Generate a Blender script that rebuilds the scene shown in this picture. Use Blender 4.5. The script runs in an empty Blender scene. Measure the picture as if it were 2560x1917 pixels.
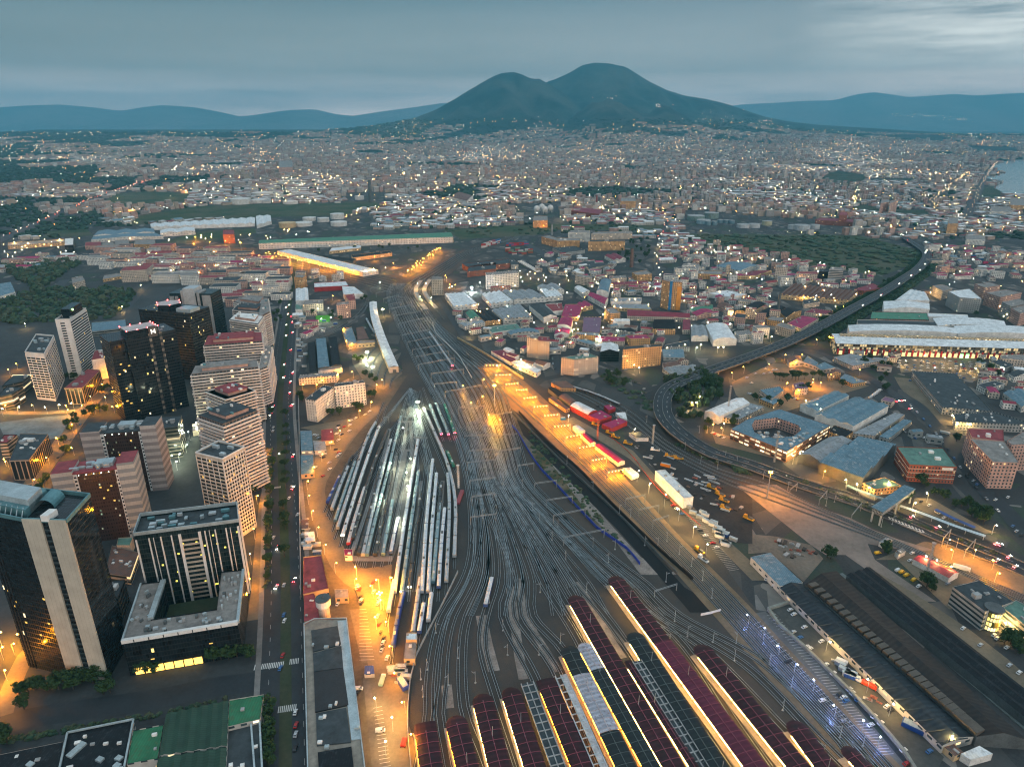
import bpy, math, random
import numpy as np
from mathutils import Vector, noise
R = random.Random(11)
SC = bpy.context.scene
COL = SC.collection
# ---------------------------------------------------------------- camera model (used to survey the photo onto the ground)
F = 1707.0; CX = 1280.0; CY = 958.5; PT = math.radians(21); HC = 300.0
CR = {0: (0, 0, .8637), 1: (0, 1200, 3.45), 2: (0, 700, 3.45), 3: (600, 1000, 3.45), 4: (600, 1437, 3.45), 5: (1240, 1437, 3.45),
      6: (1880, 1437, 3.253), 7: (1880, 1000, 3.253), 8: (1200, 900, 3.084), 9: (600, 560, 3.45), 10: (1100, 560, 3.45),
      11: (1700, 560, 2.572), 12: (0, 360, 2.572), 13: (860, 120, 2.572), 14: (1700, 180, 2.572), 15: (0, 1600, 3.253), 16: (1700, 860, 2.572)}
def px(k, p):
 a, b, s = CR[k]
 return a + p[0] / s, b + p[1] / s
def ray(u, v):
 x = (u - CX) / F; y = (CY - v) / F
 return x, math.cos(PT) + y * math.sin(PT), -math.sin(PT) + y * math.cos(PT)
def G(u, v, z=0.0):
 d = ray(u, v); t = (z - HC) / d[2]
 return Vector((d[0] * t, d[1] * t, z))
def g(k, x, y, z=0.0):
 return G(*px(k, (x, y)), z)
def gl(k, pts, z=0.0):
 return [g(k, p[0], p[1], z) for p in pts]
def at_depth(u, v, Y):
 d = ray(u, v); t = Y / d[1]
 return Vector((d[0] * t, Y, HC + d[2] * t))
def prow(X, Y, Z):
 dz = Z - HC
 zc = Y * math.cos(PT) - dz * math.sin(PT); yc = Y * math.sin(PT) + dz * math.cos(PT)
 return CX + F * X / zc, CY - F * yc / zc
def hgt(k, base, roof):
 b = g(k, *base); r = px(k, roof)[1]; lo, hi = 0, 299
 for _ in range(40):
  m = (lo + hi) / 2
  if prow(b.x, b.y, m)[1] > r: lo = m
  else: hi = m
 return lo
# ---------------------------------------------------------------- objects
USED = {}
def props(o, label=None, cat=None, group=None, kind=None):
 if label:
  n = USED.get(label, 0); USED[label] = n + 1
  o['label'] = label
 if cat: o['category'] = cat
 if group: o['group'] = group
 if kind: o['kind'] = kind
 return o
def thing(name, label, cat, loc=(0, 0, 0), rz=0.0, group=None):
 o = bpy.data.objects.new(name, None)
 o.empty_display_size = 1
 COL.objects.link(o); o.location = loc; o.rotation_euler = (0, 0, rz)
 return props(o, label, cat, group)
def tree_copy(o, loc=None, rz=None, label=None, group=None, sc=None, parent=None):
 c = o.copy(); COL.objects.link(c)
 if parent is not None: c.parent = parent
 if loc is not None: c.location = loc
 if rz is not None: c.rotation_euler = (0, 0, rz)
 if sc is not None: c.scale = (sc, sc, sc) if not hasattr(sc, '__len__') else sc
 if label: props(c, label)
 if group: c['group'] = group
 for ch in KIDS.get(o.name, ()): tree_copy(ch, parent=c)
 return c
KIDS = {}
class MB:
 def __init__(s):
  s.v = []; s.f = []; s.m = []; s.uv = []
 def face(s, pts, m=0, uv=None):
  n = len(s.v); s.v.extend([tuple(p) for p in pts])
  s.f.append(tuple(range(n, n + len(pts)))); s.m.append(m)
  s.uv.append(uv if uv else [(p[0], p[1]) for p in pts])
 def prism(s, poly, z0, z1, ms=0, mt=0, top=True, bottom=False):
  # poly: list of xy; forced counter-clockwise
  a = sum(poly[i][0] * poly[(i + 1) % len(poly)][1] - poly[(i + 1) % len(poly)][0] * poly[i][1] for i in range(len(poly)))
  P = list(poly) if a > 0 else list(poly)[::-1]
  u = 0.0
  for i in range(len(P)):
   p, q = P[i], P[(i + 1) % len(P)]
   L = math.hypot(q[0] - p[0], q[1] - p[1])
   s.face([(p[0], p[1], z0), (q[0], q[1], z0), (q[0], q[1], z1), (p[0], p[1], z1)], ms, [(u, 0), (u + L, 0), (u + L, z1 - z0), (u, z1 - z0)])
   u += L
  if top: s.face([(p[0], p[1], z1) for p in P], mt)
  if bottom: s.face([(p[0], p[1], z0) for p in P[::-1]], mt)
 def box(s, c, d, rz=0.0, m=0, mt=None, bottom=True):
  ca, sa = math.cos(rz), math.sin(rz); hx, hy = d[0] / 2, d[1] / 2
  P = [(c[0] + x * ca - y * sa, c[1] + x * sa + y * ca) for x, y in ((-hx, -hy), (hx, -hy), (hx, hy), (-hx, hy))]
  s.prism(P, c[2], c[2] + d[2], m, m if mt is None else mt, bottom=bottom)
 def bar(s, a, b, w, h=None, m=0):
  a = Vector(a); b = Vector(b); h = h or w
  d = (b - a)
  if d.length < 1e-6: return
  d.normalize()
  sd = d.cross(Vector((0, 0, 1)))
  if sd.length < 1e-3: sd = Vector((1, 0, 0))
  sd.normalize(); up = sd.cross(d)
  q = [(-w / 2, -h / 2), (w / 2, -h / 2), (w / 2, h / 2), (-w / 2, h / 2)]
  A = [a + sd * x + up * y for x, y in q]; B = [b + sd * x + up * y for x, y in q]
  for i in range(4):
   j = (i + 1) % 4
   s.face([A[j], A[i], B[i], B[j]], m)
  s.face([A[0], A[1], A[2], A[3]], m); s.face(B[::-1], m)
 def cone(s, c, r0, r1, z0, z1, n=10, m=0, cap=True, mt=None):
  A = [(c[0] + r0 * math.cos(2 * math.pi * i / n), c[1] + r0 * math.sin(2 * math.pi * i / n), z0) for i in range(n)]
  B = [(c[0] + r1 * math.cos(2 * math.pi * i / n), c[1] + r1 * math.sin(2 * math.pi * i / n), z1) for i in range(n)]
  for i in range(n):
   j = (i + 1) % n
   u0 = 2 * math.pi * max(r0, r1) * i / n; u1 = 2 * math.pi * max(r0, r1) * (i + 1) / n
   s.face([A[i], A[j], B[j], B[i]], m, [(u0, 0), (u1, 0), (u1, z1 - z0), (u0, z1 - z0)])
  if cap and r1 > 0: s.face(B, m if mt is None else mt)
 def dome(s, c, r, n=10, k=5, m=0, full=False, sz=1.0):
  lo = -math.pi / 2 if full else 0
  P = []
  for j in range(k + 1):
   t = lo + (math.pi / 2 - lo) * j / k
   P.append([(c[0] + r * math.cos(t) * math.cos(2 * math.pi * i / n), c[1] + r * math.cos(t) * math.sin(2 * math.pi * i / n), c[2] + r * sz * math.sin(t)) for i in range(n)])
  for j in range(k):
   for i in range(n):
    q = (i + 1) % n
    s.face([P[j][i], P[j][q], P[j + 1][q], P[j + 1][i]], m)
 def strip(s, L, Rr, m=0, width=None):
  # ribbon between two polylines, uv: u across (m), v along (m)
  d = 0.0
  for i in range(len(L) - 1):
   e = (Vector(L[i + 1]) - Vector(L[i])).length; w = (Vector(L[i]) - Vector(Rr[i])).length
   s.face([L[i], Rr[i], Rr[i + 1], L[i + 1]], m, [(0, d), (w, d), (w, d + e), (0, d + e)])
   d += e
 def build(s, name, mats, parent=None, kind=None, label=None, smooth=False):
  if not isinstance(mats, (list, tuple)): mats = [mats]
  me = bpy.data.meshes.new(name)
  o0 = parent.location if parent is not None and parent.parent is None else Vector((0, 0, 0))
  rz = parent.rotation_euler.z if parent is not None and parent.parent is None else 0
  if parent is not None and parent.parent is not None: o0 = OFF.get(parent.name, Vector((0, 0, 0)))
  if parent is not None and parent.type == 'MESH': o0 = OFF.get(parent.name, Vector((0, 0, 0)))
  ca, sa = math.cos(-rz), math.sin(-rz)
  vv = [(x - o0[0], y - o0[1], z - o0[2]) for x, y, z in s.v]
  if rz: vv = [(x * ca - y * sa, x * sa + y * ca, z) for x, y, z in vv]
  me.from_pydata(vv, [], s.f)
  for m in mats: me.materials.append(m)
  me.polygons.foreach_set('material_index', s.m)
  ul = me.uv_layers.new(name='UVMap')
  flat = [c for fu in s.uv for p in fu for c in p]
  ul.data.foreach_set('uv', flat)
  if smooth: me.polygons.foreach_set('use_smooth', [True] * len(me.polygons))
  me.update()
  o = bpy.data.objects.new(name, me); COL.objects.link(o)
  if parent is not None:
   o.parent = parent; KIDS.setdefault(parent.name, []).append(o)
  OFF[o.name] = o0
  return props(o, label, None, None, kind)
OFF = {}
def inpoly(x, y, P):
 c = False; j = len(P) - 1
 for i in range(len(P)):
  if (P[i][1] > y) != (P[j][1] > y) and x < (P[j][0] - P[i][0]) * (y - P[i][1]) / (P[j][1] - P[i][1]) + P[i][0]: c = not c
  j = i
 return c
def smoothline(P, step=8.0):
 P = [Vector(p) for p in P]
 if len(P) == 2: P = [P[0], P[0].lerp(P[1], .5), P[1]]
 out = []
 for i in range(len(P) - 1):
  p0 = P[i - 1] if i else P[0] * 2 - P[1]
  p1, p2 = P[i], P[i + 1]
  p3 = P[i + 2] if i + 2 < len(P) else P[-1] * 2 - P[-2]
  n = max(1, int((p2 - p1).length / step))
  for k in range(n):
   t = k / n
   out.append(.5 * ((2 * p1) + (p2 - p0) * t + (2 * p0 - 5 * p1 + 4 * p2 - p3) * t * t + (3 * p1 - p0 - 3 * p2 + p3) * t ** 3))
 out.append(P[-1].copy())
 return out
def offset(P, d):
 out = []
 for i in range(len(P)):
  a = P[max(0, i - 1)]; b = P[min(len(P) - 1, i + 1)]
  t = Vector((b.x - a.x, b.y - a.y, 0))
  if t.length < 1e-6: t = Vector((0, 1, 0))
  t.normalize(); n = Vector((t.y, -t.x, 0))
  out.append(P[i] + n * d)
 return out
def along(P, gap, start=0.0):
 # points and headings every gap metres
 out = []; d = start; acc = 0.0
 for i in range(len(P) - 1):
  a, b = P[i], P[i + 1]; L = (b - a).length
  while d <= acc + L and L > 0:
   t = (d - acc) / L
   out.append((a.lerp(b, t), math.atan2(b.y - a.y, b.x - a.x))); d += gap
  acc += L
 return out
# ---------------------------------------------------------------- materials
MC = {}
class NT:
 def __init__(s, m):
  m.use_nodes = True; s.t = m.node_tree; s.n = s.t.nodes; s.l = s.t.links
  s.n.clear()
 def new(s, typ, **kw):
  n = s.n.new(typ)
  for k, v in kw.items():
   if k.startswith('i_'): n.inputs[k[2:].replace('_', ' ')].default_value = v
   else: setattr(n, k, v)
  return n
 def math(s, op, a, b=None, c=None):
  n = s.n.new('ShaderNodeMath'); n.operation = op
  for i, x in enumerate((a, b, c)):
   if x is None: continue
   if isinstance(x, (int, float)): n.inputs[i].default_value = x
   else: s.l.new(x, n.inputs[i])
  return n.outputs[0]
 def mix(s, f, a, b, bt='MIX'):
  n = s.n.new('ShaderNodeMix'); n.data_type = 'RGBA'; n.blend_type = bt
  for i, x in ((0, f), (6, a), (7, b)):
   if isinstance(x, (int, float)): n.inputs[i].default_value = x
   elif isinstance(x, tuple): n.inputs[i].default_value = (*x[:3], 1)
   else: s.l.new(x, n.inputs[i])
  return n.outputs[2]
 def noise(s, scale, detail=3, vec=None, rough=.6, dim='3D'):
  n = s.n.new('ShaderNodeTexNoise'); n.noise_dimensions = dim
  n.inputs['Scale'].default_value = scale; n.inputs['Detail'].default_value = detail; n.inputs['Roughness'].default_value = rough
  if vec is None: vec = s.pos()
  s.l.new(vec, n.inputs['Vector'])
  return n.outputs[0]
 def pos(s):
  return s.n.new('ShaderNodeNewGeometry').outputs['Position']
 def ramp(s, x, lo, hi):
  n = s.n.new('ShaderNodeMapRange'); n.inputs[1].default_value = lo; n.inputs[2].default_value = hi
  s.l.new(x, n.inputs[0]); return n.outputs[0]
 def bsdf(s, col, rough=.8, metal=0.0, emit=None, estr=0.0, spec=.3):
  b = s.n.new('ShaderNodeBsdfPrincipled')
  for key, x in (('Base Color', col), ('Roughness', rough), ('Metallic', metal), ('Emission Color', emit), ('Emission Strength', estr), ('Specular IOR Level', spec)):
   if x is None: continue
   if isinstance(x, (int, float)): b.inputs[key].default_value = x
   elif isinstance(x, tuple): b.inputs[key].default_value = (*x[:3], 1)
   else: s.l.new(x, b.inputs[key])
  o = s.n.new('ShaderNodeOutputMaterial'); s.l.new(b.outputs[0], o.inputs[0])
  return b
def plain(name, col, rough=.75, metal=0.0, var=.35, scale=.15, fine=1.2, spec=.3):
 # painted or mineral surface: two scales of mottling over a base colour
 if name in MC: return MC[name]
 m = bpy.data.materials.new(name); t = NT(m)
 a = t.noise(scale, 4); b = t.noise(fine, 3)
 f = t.math('ADD', t.math('MULTIPLY', a, .65), t.math('MULTIPLY', b, .35))
 f = t.ramp(f, .3, .7)
 c = t.mix(f, tuple(x * (1 - var) for x in col), tuple(min(1, x * (1 + var)) for x in col))
 t.bsdf(c, rough, metal, spec=spec)
 MC[name] = m; return m
def ribbed(name, col, period=1.0, axis=0, depth=.35, rough=.5, metal=0.0, var=.3, stain=None, scale=.12):
 # sheet roofing: ribs along one uv axis, blotches of weathering
 if name in MC: return MC[name]
 m = bpy.data.materials.new(name); t = NT(m)
 uv = t.new('ShaderNodeUVMap').outputs[0]; sp = t.new('ShaderNodeSeparateXYZ'); t.l.new(uv, sp.inputs[0])
 w = t.math('SINE', t.math('MULTIPLY', sp.outputs[axis], 6.2832 / period))
 w = t.ramp(w, -1.0, 1.0)
 n = t.ramp(t.noise(scale, 5), .3, .72)
 c = t.mix(n, tuple(x * (1 - var) for x in col), tuple(min(1, x * (1 + var)) for x in col))
 if stain: c = t.mix(t.ramp(t.noise(scale * 3.1, 5), .52, .66), c, stain)
 c = t.mix(t.math('MULTIPLY', w, depth), c, (col[0] * .35, col[1] * .35, col[2] * .35))
 t.bsdf(c, rough, metal)
 MC[name] = m; return m
def facade(name, wall, win=(.03, .045, .05), pu=3.2, pv=3.2, wu=.45, wv=.5, lit=.03, litc=(1, .60, .20), ls=1.3, v0=.3, wall2=None, band=0.0, var=.25, top=None, rough=.8, gl=.25):
 # wall with a regular grid of openings (uv in metres); openings are glazed, a few are lit
 if name in MC: return MC[name]
 m = bpy.data.materials.new(name); t = NT(m)
 uv = t.new('ShaderNodeUVMap').outputs[0]; sp = t.new('ShaderNodeSeparateXYZ'); t.l.new(uv, sp.inputs[0])
 oi = t.new('ShaderNodeObjectInfo').outputs['Random']
 U = t.math('ADD', t.math('DIVIDE', sp.outputs[0], pu), t.math('MULTIPLY', oi, 7.0)); V = t.math('DIVIDE', sp.outputs[1], pv)
 fu = t.math('FRACT', U); fv = t.math('FRACT', V)
 iu = t.math('FLOOR', U); iv = t.math('FLOOR', V)
 cv = t.new('ShaderNodeCombineXYZ'); t.l.new(iu, cv.inputs[0]); t.l.new(iv, cv.inputs[1]); t.l.new(t.math('MULTIPLY', oi, 91.0), cv.inputs[2])
 wn = t.new('ShaderNodeTexWhiteNoise'); wn.noise_dimensions = '3D'; t.l.new(cv.outputs[0], wn.inputs['Vector'])
 rnd = wn.outputs['Value']
 a = t.math('MULTIPLY', t.math('GREATER_THAN', fu, (1 - wu) / 2), t.math('LESS_THAN', fu, (1 + wu) / 2))
 b = t.math('MULTIPLY', t.math('GREATER_THAN', fv, v0), t.math('LESS_THAN', fv, v0 + wv))
 k = t.math('MULTIPLY', a, b)
 n = t.ramp(t.noise(.13, 5), .3, .7)
 w = t.mix(n, tuple(x * (1 - var) for x in wall), tuple(min(1, x * (1 + var)) for x in wall))
 if wall2: w = t.mix(t.math('LESS_THAN', fv, band), w, wall2)
 sh = t.ramp(wn.outputs['Color'], 0.0, 1.0)
 gcol = t.mix(sh, tuple(x * .5 for x in win), tuple(x * 2.0 for x in win))
 c = t.mix(k, w, gcol)
 e = t.math('MULTIPLY', k, t.math('GREATER_THAN', rnd, 1 - lit))
 sepc = t.new('ShaderNodeSeparateColor'); t.l.new(wn.outputs['Color'], sepc.inputs[0])
 e = t.math('MULTIPLY', t.math('MULTIPLY', e, ls), t.math('ADD', .35, sepc.outputs[1]))
 lc = t.mix(sepc.outputs[2], litc, (1, .85, .55))
 rg = t.math('SUBTRACT', rough, t.math('MULTIPLY', k, rough - gl))
 t.bsdf(c, rg, 0.0, lc, e)
 m.cycles.emission_sampling = 'NONE'
 MC[name] = m; return m
def emit(name, col, s, sample=True):
 if name in MC: return MC[name]
 m = bpy.data.materials.new(name); t = NT(m)
 t.bsdf((.02, .02, .02), .6, 0, col, s)
 m.cycles.emission_sampling = 'FRONT' if sample else 'NONE'
 MC[name] = m; return m
def attrmat(name, rough=.8, emis=0.0, bands=False):
 if name in MC: return MC[name]
 m = bpy.data.materials.new(name); t = NT(m)
 a = t.new('ShaderNodeAttribute', attribute_name='Col').outputs['Color']
 if emis: t.bsdf((0, 0, 0), .5, 0, a, emis)
 else:
  c = a
  if bands:
   p = t.pos(); sp = t.new('ShaderNodeSeparateXYZ'); t.l.new(p, sp.inputs[0])
   nr = t.new('ShaderNodeSeparateXYZ'); t.l.new(t.new('ShaderNodeNewGeometry').outputs['Normal'], nr.inputs[0])
   side = t.math('LESS_THAN', nr.outputs[2], .5)
   q = t.math('ADD', sp.outputs[0], sp.outputs[1])
   k = t.math('MULTIPLY', t.math('LESS_THAN', t.math('FRACT', t.math('DIVIDE', sp.outputs[2], 3.3)), .5), t.math('LESS_THAN', t.math('FRACT', t.math('DIVIDE', q, 4.0)), .55))
   c = t.mix(t.math('MULTIPLY', t.math('MULTIPLY', k, side), .75), a, (.03, .04, .045))
  n = t.noise(.08, 4)
  c = t.mix(t.math('MULTIPLY', t.ramp(n, .3, .7), .3), c, (.05, .055, .05))
  t.bsdf(c, rough)
 MC[name] = m; return m
def colmesh(name, V, Fc, cols, m, kind='stuff', label=None):
 # one big mesh with a colour per face (V: n*3, Fc: list of quads/tris as array)
 me = bpy.data.meshes.new(name); me.from_pydata(V, [], Fc)
 at = me.attributes.new('Col', 'FLOAT_COLOR', 'FACE')
 at.data.foreach_set('color', np.array(cols, dtype=np.float32).ravel())
 me.materials.append(m); me.update()
 o = bpy.data.objects.new(name, me); COL.objects.link(o)
 return props(o, label, None, None, kind)
# ================================================================ camera, world, air
cam = bpy.data.cameras.new('camera'); co = bpy.data.objects.new('camera', cam); COL.objects.link(co)
co.location = (0, 0, HC); co.rotation_euler = (math.radians(90) - PT, 0, 0)
cam.sensor_width = 36; cam.lens = F / 2560 * 36; cam.clip_start = 1; cam.clip_end = 120000
SC.camera = co
SC.view_settings.view_transform = 'Standard'; SC.view_settings.look = 'None'; SC.view_settings.exposure = .33; SC.view_settings.gamma = 1
cy = SC.cycles
cy.use_denoising = True; cy.use_adaptive_sampling = True; cy.adaptive_threshold = .02
cy.max_bounces = 5; cy.diffuse_bounces = 2; cy.glossy_bounces = 2; cy.transmission_bounces = 3; cy.volume_bounces = 0; cy.transparent_max_bounces = 6
cy.use_light_tree = True; cy.filter_width = 1.15; cy.sample_clamp_indirect = 4; cy.caustics_reflective = False; cy.caustics_refractive = False
W = bpy.data.worlds.new('World'); SC.world = W; t = NT(W)
SUN_EL = math.radians(12); SUN_AZ = math.radians(150)    # direction the light comes from, clockwise from +Y (view axis): behind the camera to the right
sky = t.new('ShaderNodeTexSky'); sky.sky_type = 'NISHITA'; sky.sun_disc = False
sky.sun_elevation = SUN_EL; sky.sun_rotation = SUN_AZ; sky.air_density = 1.5; sky.dust_density = 2; sky.ozone_density = 3
tc = t.new('ShaderNodeTexCoord').outputs['Generated']
sp = t.new('ShaderNodeSeparateXYZ'); t.l.new(tc, sp.inputs[0])
mp = t.new('ShaderNodeMapping'); mp.inputs['Scale'].default_value = (1.0, 1.0, 11.0); mp.inputs['Rotation'].default_value = (0, math.radians(-3), 0); t.l.new(tc, mp.inputs[0])
n1 = t.noise(2.2, 5, mp.outputs[0], .55); n2 = t.noise(6.0, 4, mp.outputs[0], .55)
cl = t.ramp(t.math('ADD', t.math('MULTIPLY', n1, .7), t.math('MULTIPLY', n2, .3)), .38, .62)
z = t.math('MAXIMUM', sp.outputs[2], 0.0)
up = t.ramp(z, 0.17, .8)                       # overcast: the zenith is brighter than the horizon
right = t.ramp(sp.outputs[0], -.55, .75)
hor = t.mix(right, (1.5, 1.2, 1.1), (2.8, 2.1, 1.8)); mid = t.mix(right, (.27, .27, .29), (.58, .57, .58)); top = t.mix(right, (.055, .095, .135), (.19, .235, .285))
base = t.mix(t.ramp(z, .0, .06), hor, t.mix(t.ramp(z, .05, .14), mid, top))
base = t.mix(t.math('MULTIPLY', cl, .5), base, t.mix(right, (.115, .135, .165), (.28, .30, .34)))
n3 = t.noise(1.3, 6, mp.outputs[0], .6)
base = t.mix(t.math('MULTIPLY', t.ramp(n3, .46, .66), .2), base, t.mix(right, (.025, .045, .07), (.09, .115, .145)))
# the break in the cloud at upper right
gx = t.math('MULTIPLY', t.ramp(sp.outputs[0], .34, .54), t.math('MULTIPLY', t.ramp(z, .045, .085), t.ramp(z, .15, .12)))
base = t.mix(t.math('MULTIPLY', gx, t.ramp(n2, .34, .62)), base, (.85, .85, .82))
zen = t.mix(up, base, (.64, .77, .86))
fin = t.mix(.025, zen, sky.outputs[0])
bg = t.new('ShaderNodeBackground'); t.l.new(fin, bg.inputs[0]); bg.inputs[1].default_value = 1.0
wo = t.new('ShaderNodeOutputWorld'); t.l.new(bg.outputs[0], wo.inputs[0])
sl = bpy.data.lights.new('sun', 'SUN'); sl.energy = .95; sl.angle = math.radians(30); sl.color = (1, .84, .74)
so = bpy.data.objects.new('sun', sl); COL.objects.link(so)
sd = Vector((math.sin(SUN_AZ) * math.cos(SUN_EL), math.cos(SUN_AZ) * math.cos(SUN_EL), math.sin(SUN_EL)))
so.rotation_euler = sd.to_track_quat('Z', 'Y').to_euler()
# haze: one closed box of thin air round everything
hz = bpy.data.materials.new('haze_air'); t = NT(hz)
pv = t.new('ShaderNodeVolumePrincipled'); pv.inputs['Density'].default_value = 4.9e-5; pv.inputs['Color'].default_value = (.15, .62, .86, 1); pv.inputs['Anisotropy'].default_value = 0.0
ho = t.new('ShaderNodeOutputMaterial'); t.l.new(pv.outputs[0], ho.inputs['Volume'])
hb = MB(); hb.box((0, 17000, -2), (90000, 38000, 1500)); hzo = hb.build('haze', hz, kind='stuff', label='thin blue evening air over the plain')
# ================================================================ terrain
def interp(T, x):
 if x <= T[0][0]: return T[0][1]
 for (a, b), (c, d) in zip(T, T[1:]):
  if x <= c: return b + (d - b) * (x - a) / (c - a)
 return T[-1][1]
def sil(pts, Y):
 return [(p.x, max(p.z, 0)) for p in (at_depth(x / .8637, y / .8637, Y) for x, y in pts)]
Y1, Y2, Y3 = 12300., 13800., 10600.
S1 = sil([(560, 290), (700, 281), (800, 272), (860, 263), (900, 252), (940, 236), (980, 213), (1020, 188), (1060, 166), (1085, 155), (1113, 152), (1130, 158), (1150, 168), (1165, 167), (1185, 180), (1210, 196), (1240, 216), (1265, 238), (1300, 262), (1360, 280), (1420, 290)], Y1)
S2 = sil([(960, 280), (1050, 240), (1120, 205), (1180, 177), (1200, 170), (1230, 157), (1260, 140), (1285, 134), (1320, 137), (1350, 144), (1360, 150), (1400, 175), (1440, 195), (1480, 207), (1520, 213), (1560, 222), (1600, 235), (1650, 252), (1700, 262), (1760, 269), (1850, 275), (1950, 281), (2060, 288), (2200, 296)], Y2)
S3 = sil([(1190, 286), (1225, 262), (1262, 226), (1295, 211), (1325, 213), (1350, 226), (1385, 233), (1425, 231), (1450, 242), (1500, 256), (1560, 264), (1700, 278), (1850, 290)], Y3)
def hvol(x, y):
 if y < 5200: return 0.0
 h = 0.0
 for S, Yc, Wf, e in ((S1, Y1, 5200., 2.6), (S2, Y2, 5600., 2.3), (S3, Y3, 4600., 2.2)):
  s = interp(S, x)
  tt = (Yc - y) / Wf if y < Yc else (y - Yc) / (Wf * .55)
  if tt < 1: h = max(h, s * (1 - tt) ** e)
 if h > 60:
  r = noise.noise(Vector((x / 420, y / 1300, 1.3))) + .6 * noise.noise(Vector((x / 170, y / 620, 4.1))) + .35 * noise.noise(Vector((x / 90, y / 260, 2.7)))
  h *= 1 + .25 * r * min(1, h / 500) * min(1, min(abs(y - Y1), abs(y - Y2)) / 1100 + .03)
 return h
def grid(name, x0, x1, y0, y1, d, fn, m):
 nx = int((x1 - x0) / d) + 1; ny = int((y1 - y0) / d) + 1
 V = [(x0 + i * d, y0 + j * d, fn(x0 + i * d, y0 + j * d)) for j in range(ny) for i in range(nx)]
 Q = [(j * nx + i, j * nx + i + 1, (j + 1) * nx + i + 1, (j + 1) * nx + i) for j in range(ny - 1) for i in range(nx - 1)]
 Q = [q for q in Q if max(V[i][2] for i in q) > 0]
 me = bpy.data.meshes.new(name); me.from_pydata(V, [], Q); me.materials.append(m)
 me.polygons.foreach_set('use_smooth', [True] * len(Q))
 o = bpy.data.objects.new(name, me); COL.objects.link(o); return props(o, kind='structure')
def earth(name, a, b, c, s1, s2, s3, rough=.95):
 m = bpy.data.materials.new(name); t = NT(m)
 f = t.ramp(t.noise(s1, 6), .35, .65); k = t.ramp(t.noise(s2, 5), .42, .62); q = t.ramp(t.noise(s3, 4), .3, .7)
 cc = t.mix(k, t.mix(f, a, b), c)
 cc = t.mix(t.math('MULTIPLY', q, .4), cc, tuple(x * .5 for x in a))
 t.bsdf(cc, rough); MC[name] = m; return m
forest_slope = earth('forest_slope', (.002, .012, .011), (.016, .042, .032), (.06, .068, .055), .0045, .0014, .02)
grid('volcano_mountain', -9000, 13000, 7000, 17000, 70, lambda x, y: hvol(x, y) - 2.0, forest_slope)
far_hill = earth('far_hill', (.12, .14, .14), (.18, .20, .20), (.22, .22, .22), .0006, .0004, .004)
def range_fn(T, Yc, Wd, sd):
 def f(x, y):
  tt = abs(y - Yc) / Wd
  if tt >= 1: return -2
  return interp(T, x) * (1 - tt) ** 1.5 * (1 + .22 * tt * noise.noise(Vector((x / 1500, y / 1500, sd)))) - 2
 return f
TL = sil([(-700, 262), (-350, 240), (-100, 236), (0, 232), (60, 228), (130, 226), (200, 232), (260, 240), (300, 233), (350, 227), (420, 232), (480, 243), (520, 252), (560, 247), (620, 238), (680, 236), (720, 246), (760, 251), (830, 240), (900, 231), (960, 222), (1040, 225), (1150, 250), (1250, 258)], 25000.)
TR = sil([(1450, 256), (1530, 236), (1600, 226), (1680, 222), (1740, 218), (1800, 217), (1850, 204), (1885, 199), (1930, 205), (1960, 210), (2010, 207), (2060, 203), (2110, 207), (2150, 204), (2211, 201), (2400, 210), (2650, 235), (2900, 256)], 27000.)
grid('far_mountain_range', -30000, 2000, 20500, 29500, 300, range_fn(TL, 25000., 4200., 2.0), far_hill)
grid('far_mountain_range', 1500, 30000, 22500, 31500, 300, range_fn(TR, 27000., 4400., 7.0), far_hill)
# ground: one sheet to the horizon
gm = bpy.data.materials.new('ground_earth'); t = NT(gm)
f1 = t.ramp(t.noise(.004, 6), .4, .6); f2 = t.ramp(t.noise(.05, 5), .35, .65); f3 = t.ramp(t.noise(.6, 3), .3, .7)
mpg = t.new('ShaderNodeMapping'); mpg.inputs['Rotation'].default_value = (0, 0, .3); mpg.inputs['Scale'].default_value = (1, .62, 1); t.l.new(t.pos(), mpg.inputs[0])
def cells(sc):
 v = t.new('ShaderNodeTexVoronoi'); v.inputs['Scale'].default_value = sc; t.l.new(mpg.outputs[0], v.inputs['Vector']); s_ = t.new('ShaderNodeSeparateColor'); t.l.new(v.outputs['Color'], s_.inputs[0])
 e = t.new('ShaderNodeTexVoronoi'); e.feature = 'DISTANCE_TO_EDGE'; e.inputs['Scale'].default_value = sc; t.l.new(mpg.outputs[0], e.inputs['Vector']); return s_, e.outputs['Distance']
s1, e1 = cells(.024); s2, e2 = cells(.08)
c = t.mix(s1.outputs[0], (.034, .038, .040), (.115, .108, .098)); c = t.mix(t.math('GREATER_THAN', s1.outputs[1], .72), c, (.025, .048, .026)); c = t.mix(t.math('MULTIPLY', s2.outputs[2], .45), c, (.040, .044, .046)); c = t.mix(t.math('GREATER_THAN', s2.outputs[0], .90), c, (.20, .185, .165))
c = t.mix(t.math('LESS_THAN', e1, .09), c, (.030, .033, .036))
c = t.mix(t.math('MULTIPLY', f2, .45), c, (.034, .040, .040)); c = t.mix(t.math('MULTIPLY', f3, .2), c, (.12, .11, .10))
t.bsdf(c, .95)
gb = MB(); gb.face([(-60000, -800, 0), (60000, -800, 0), (60000, 60000, 0), (-60000, 60000, 0)]); gb.build('ground', gm, kind='structure')
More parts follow.
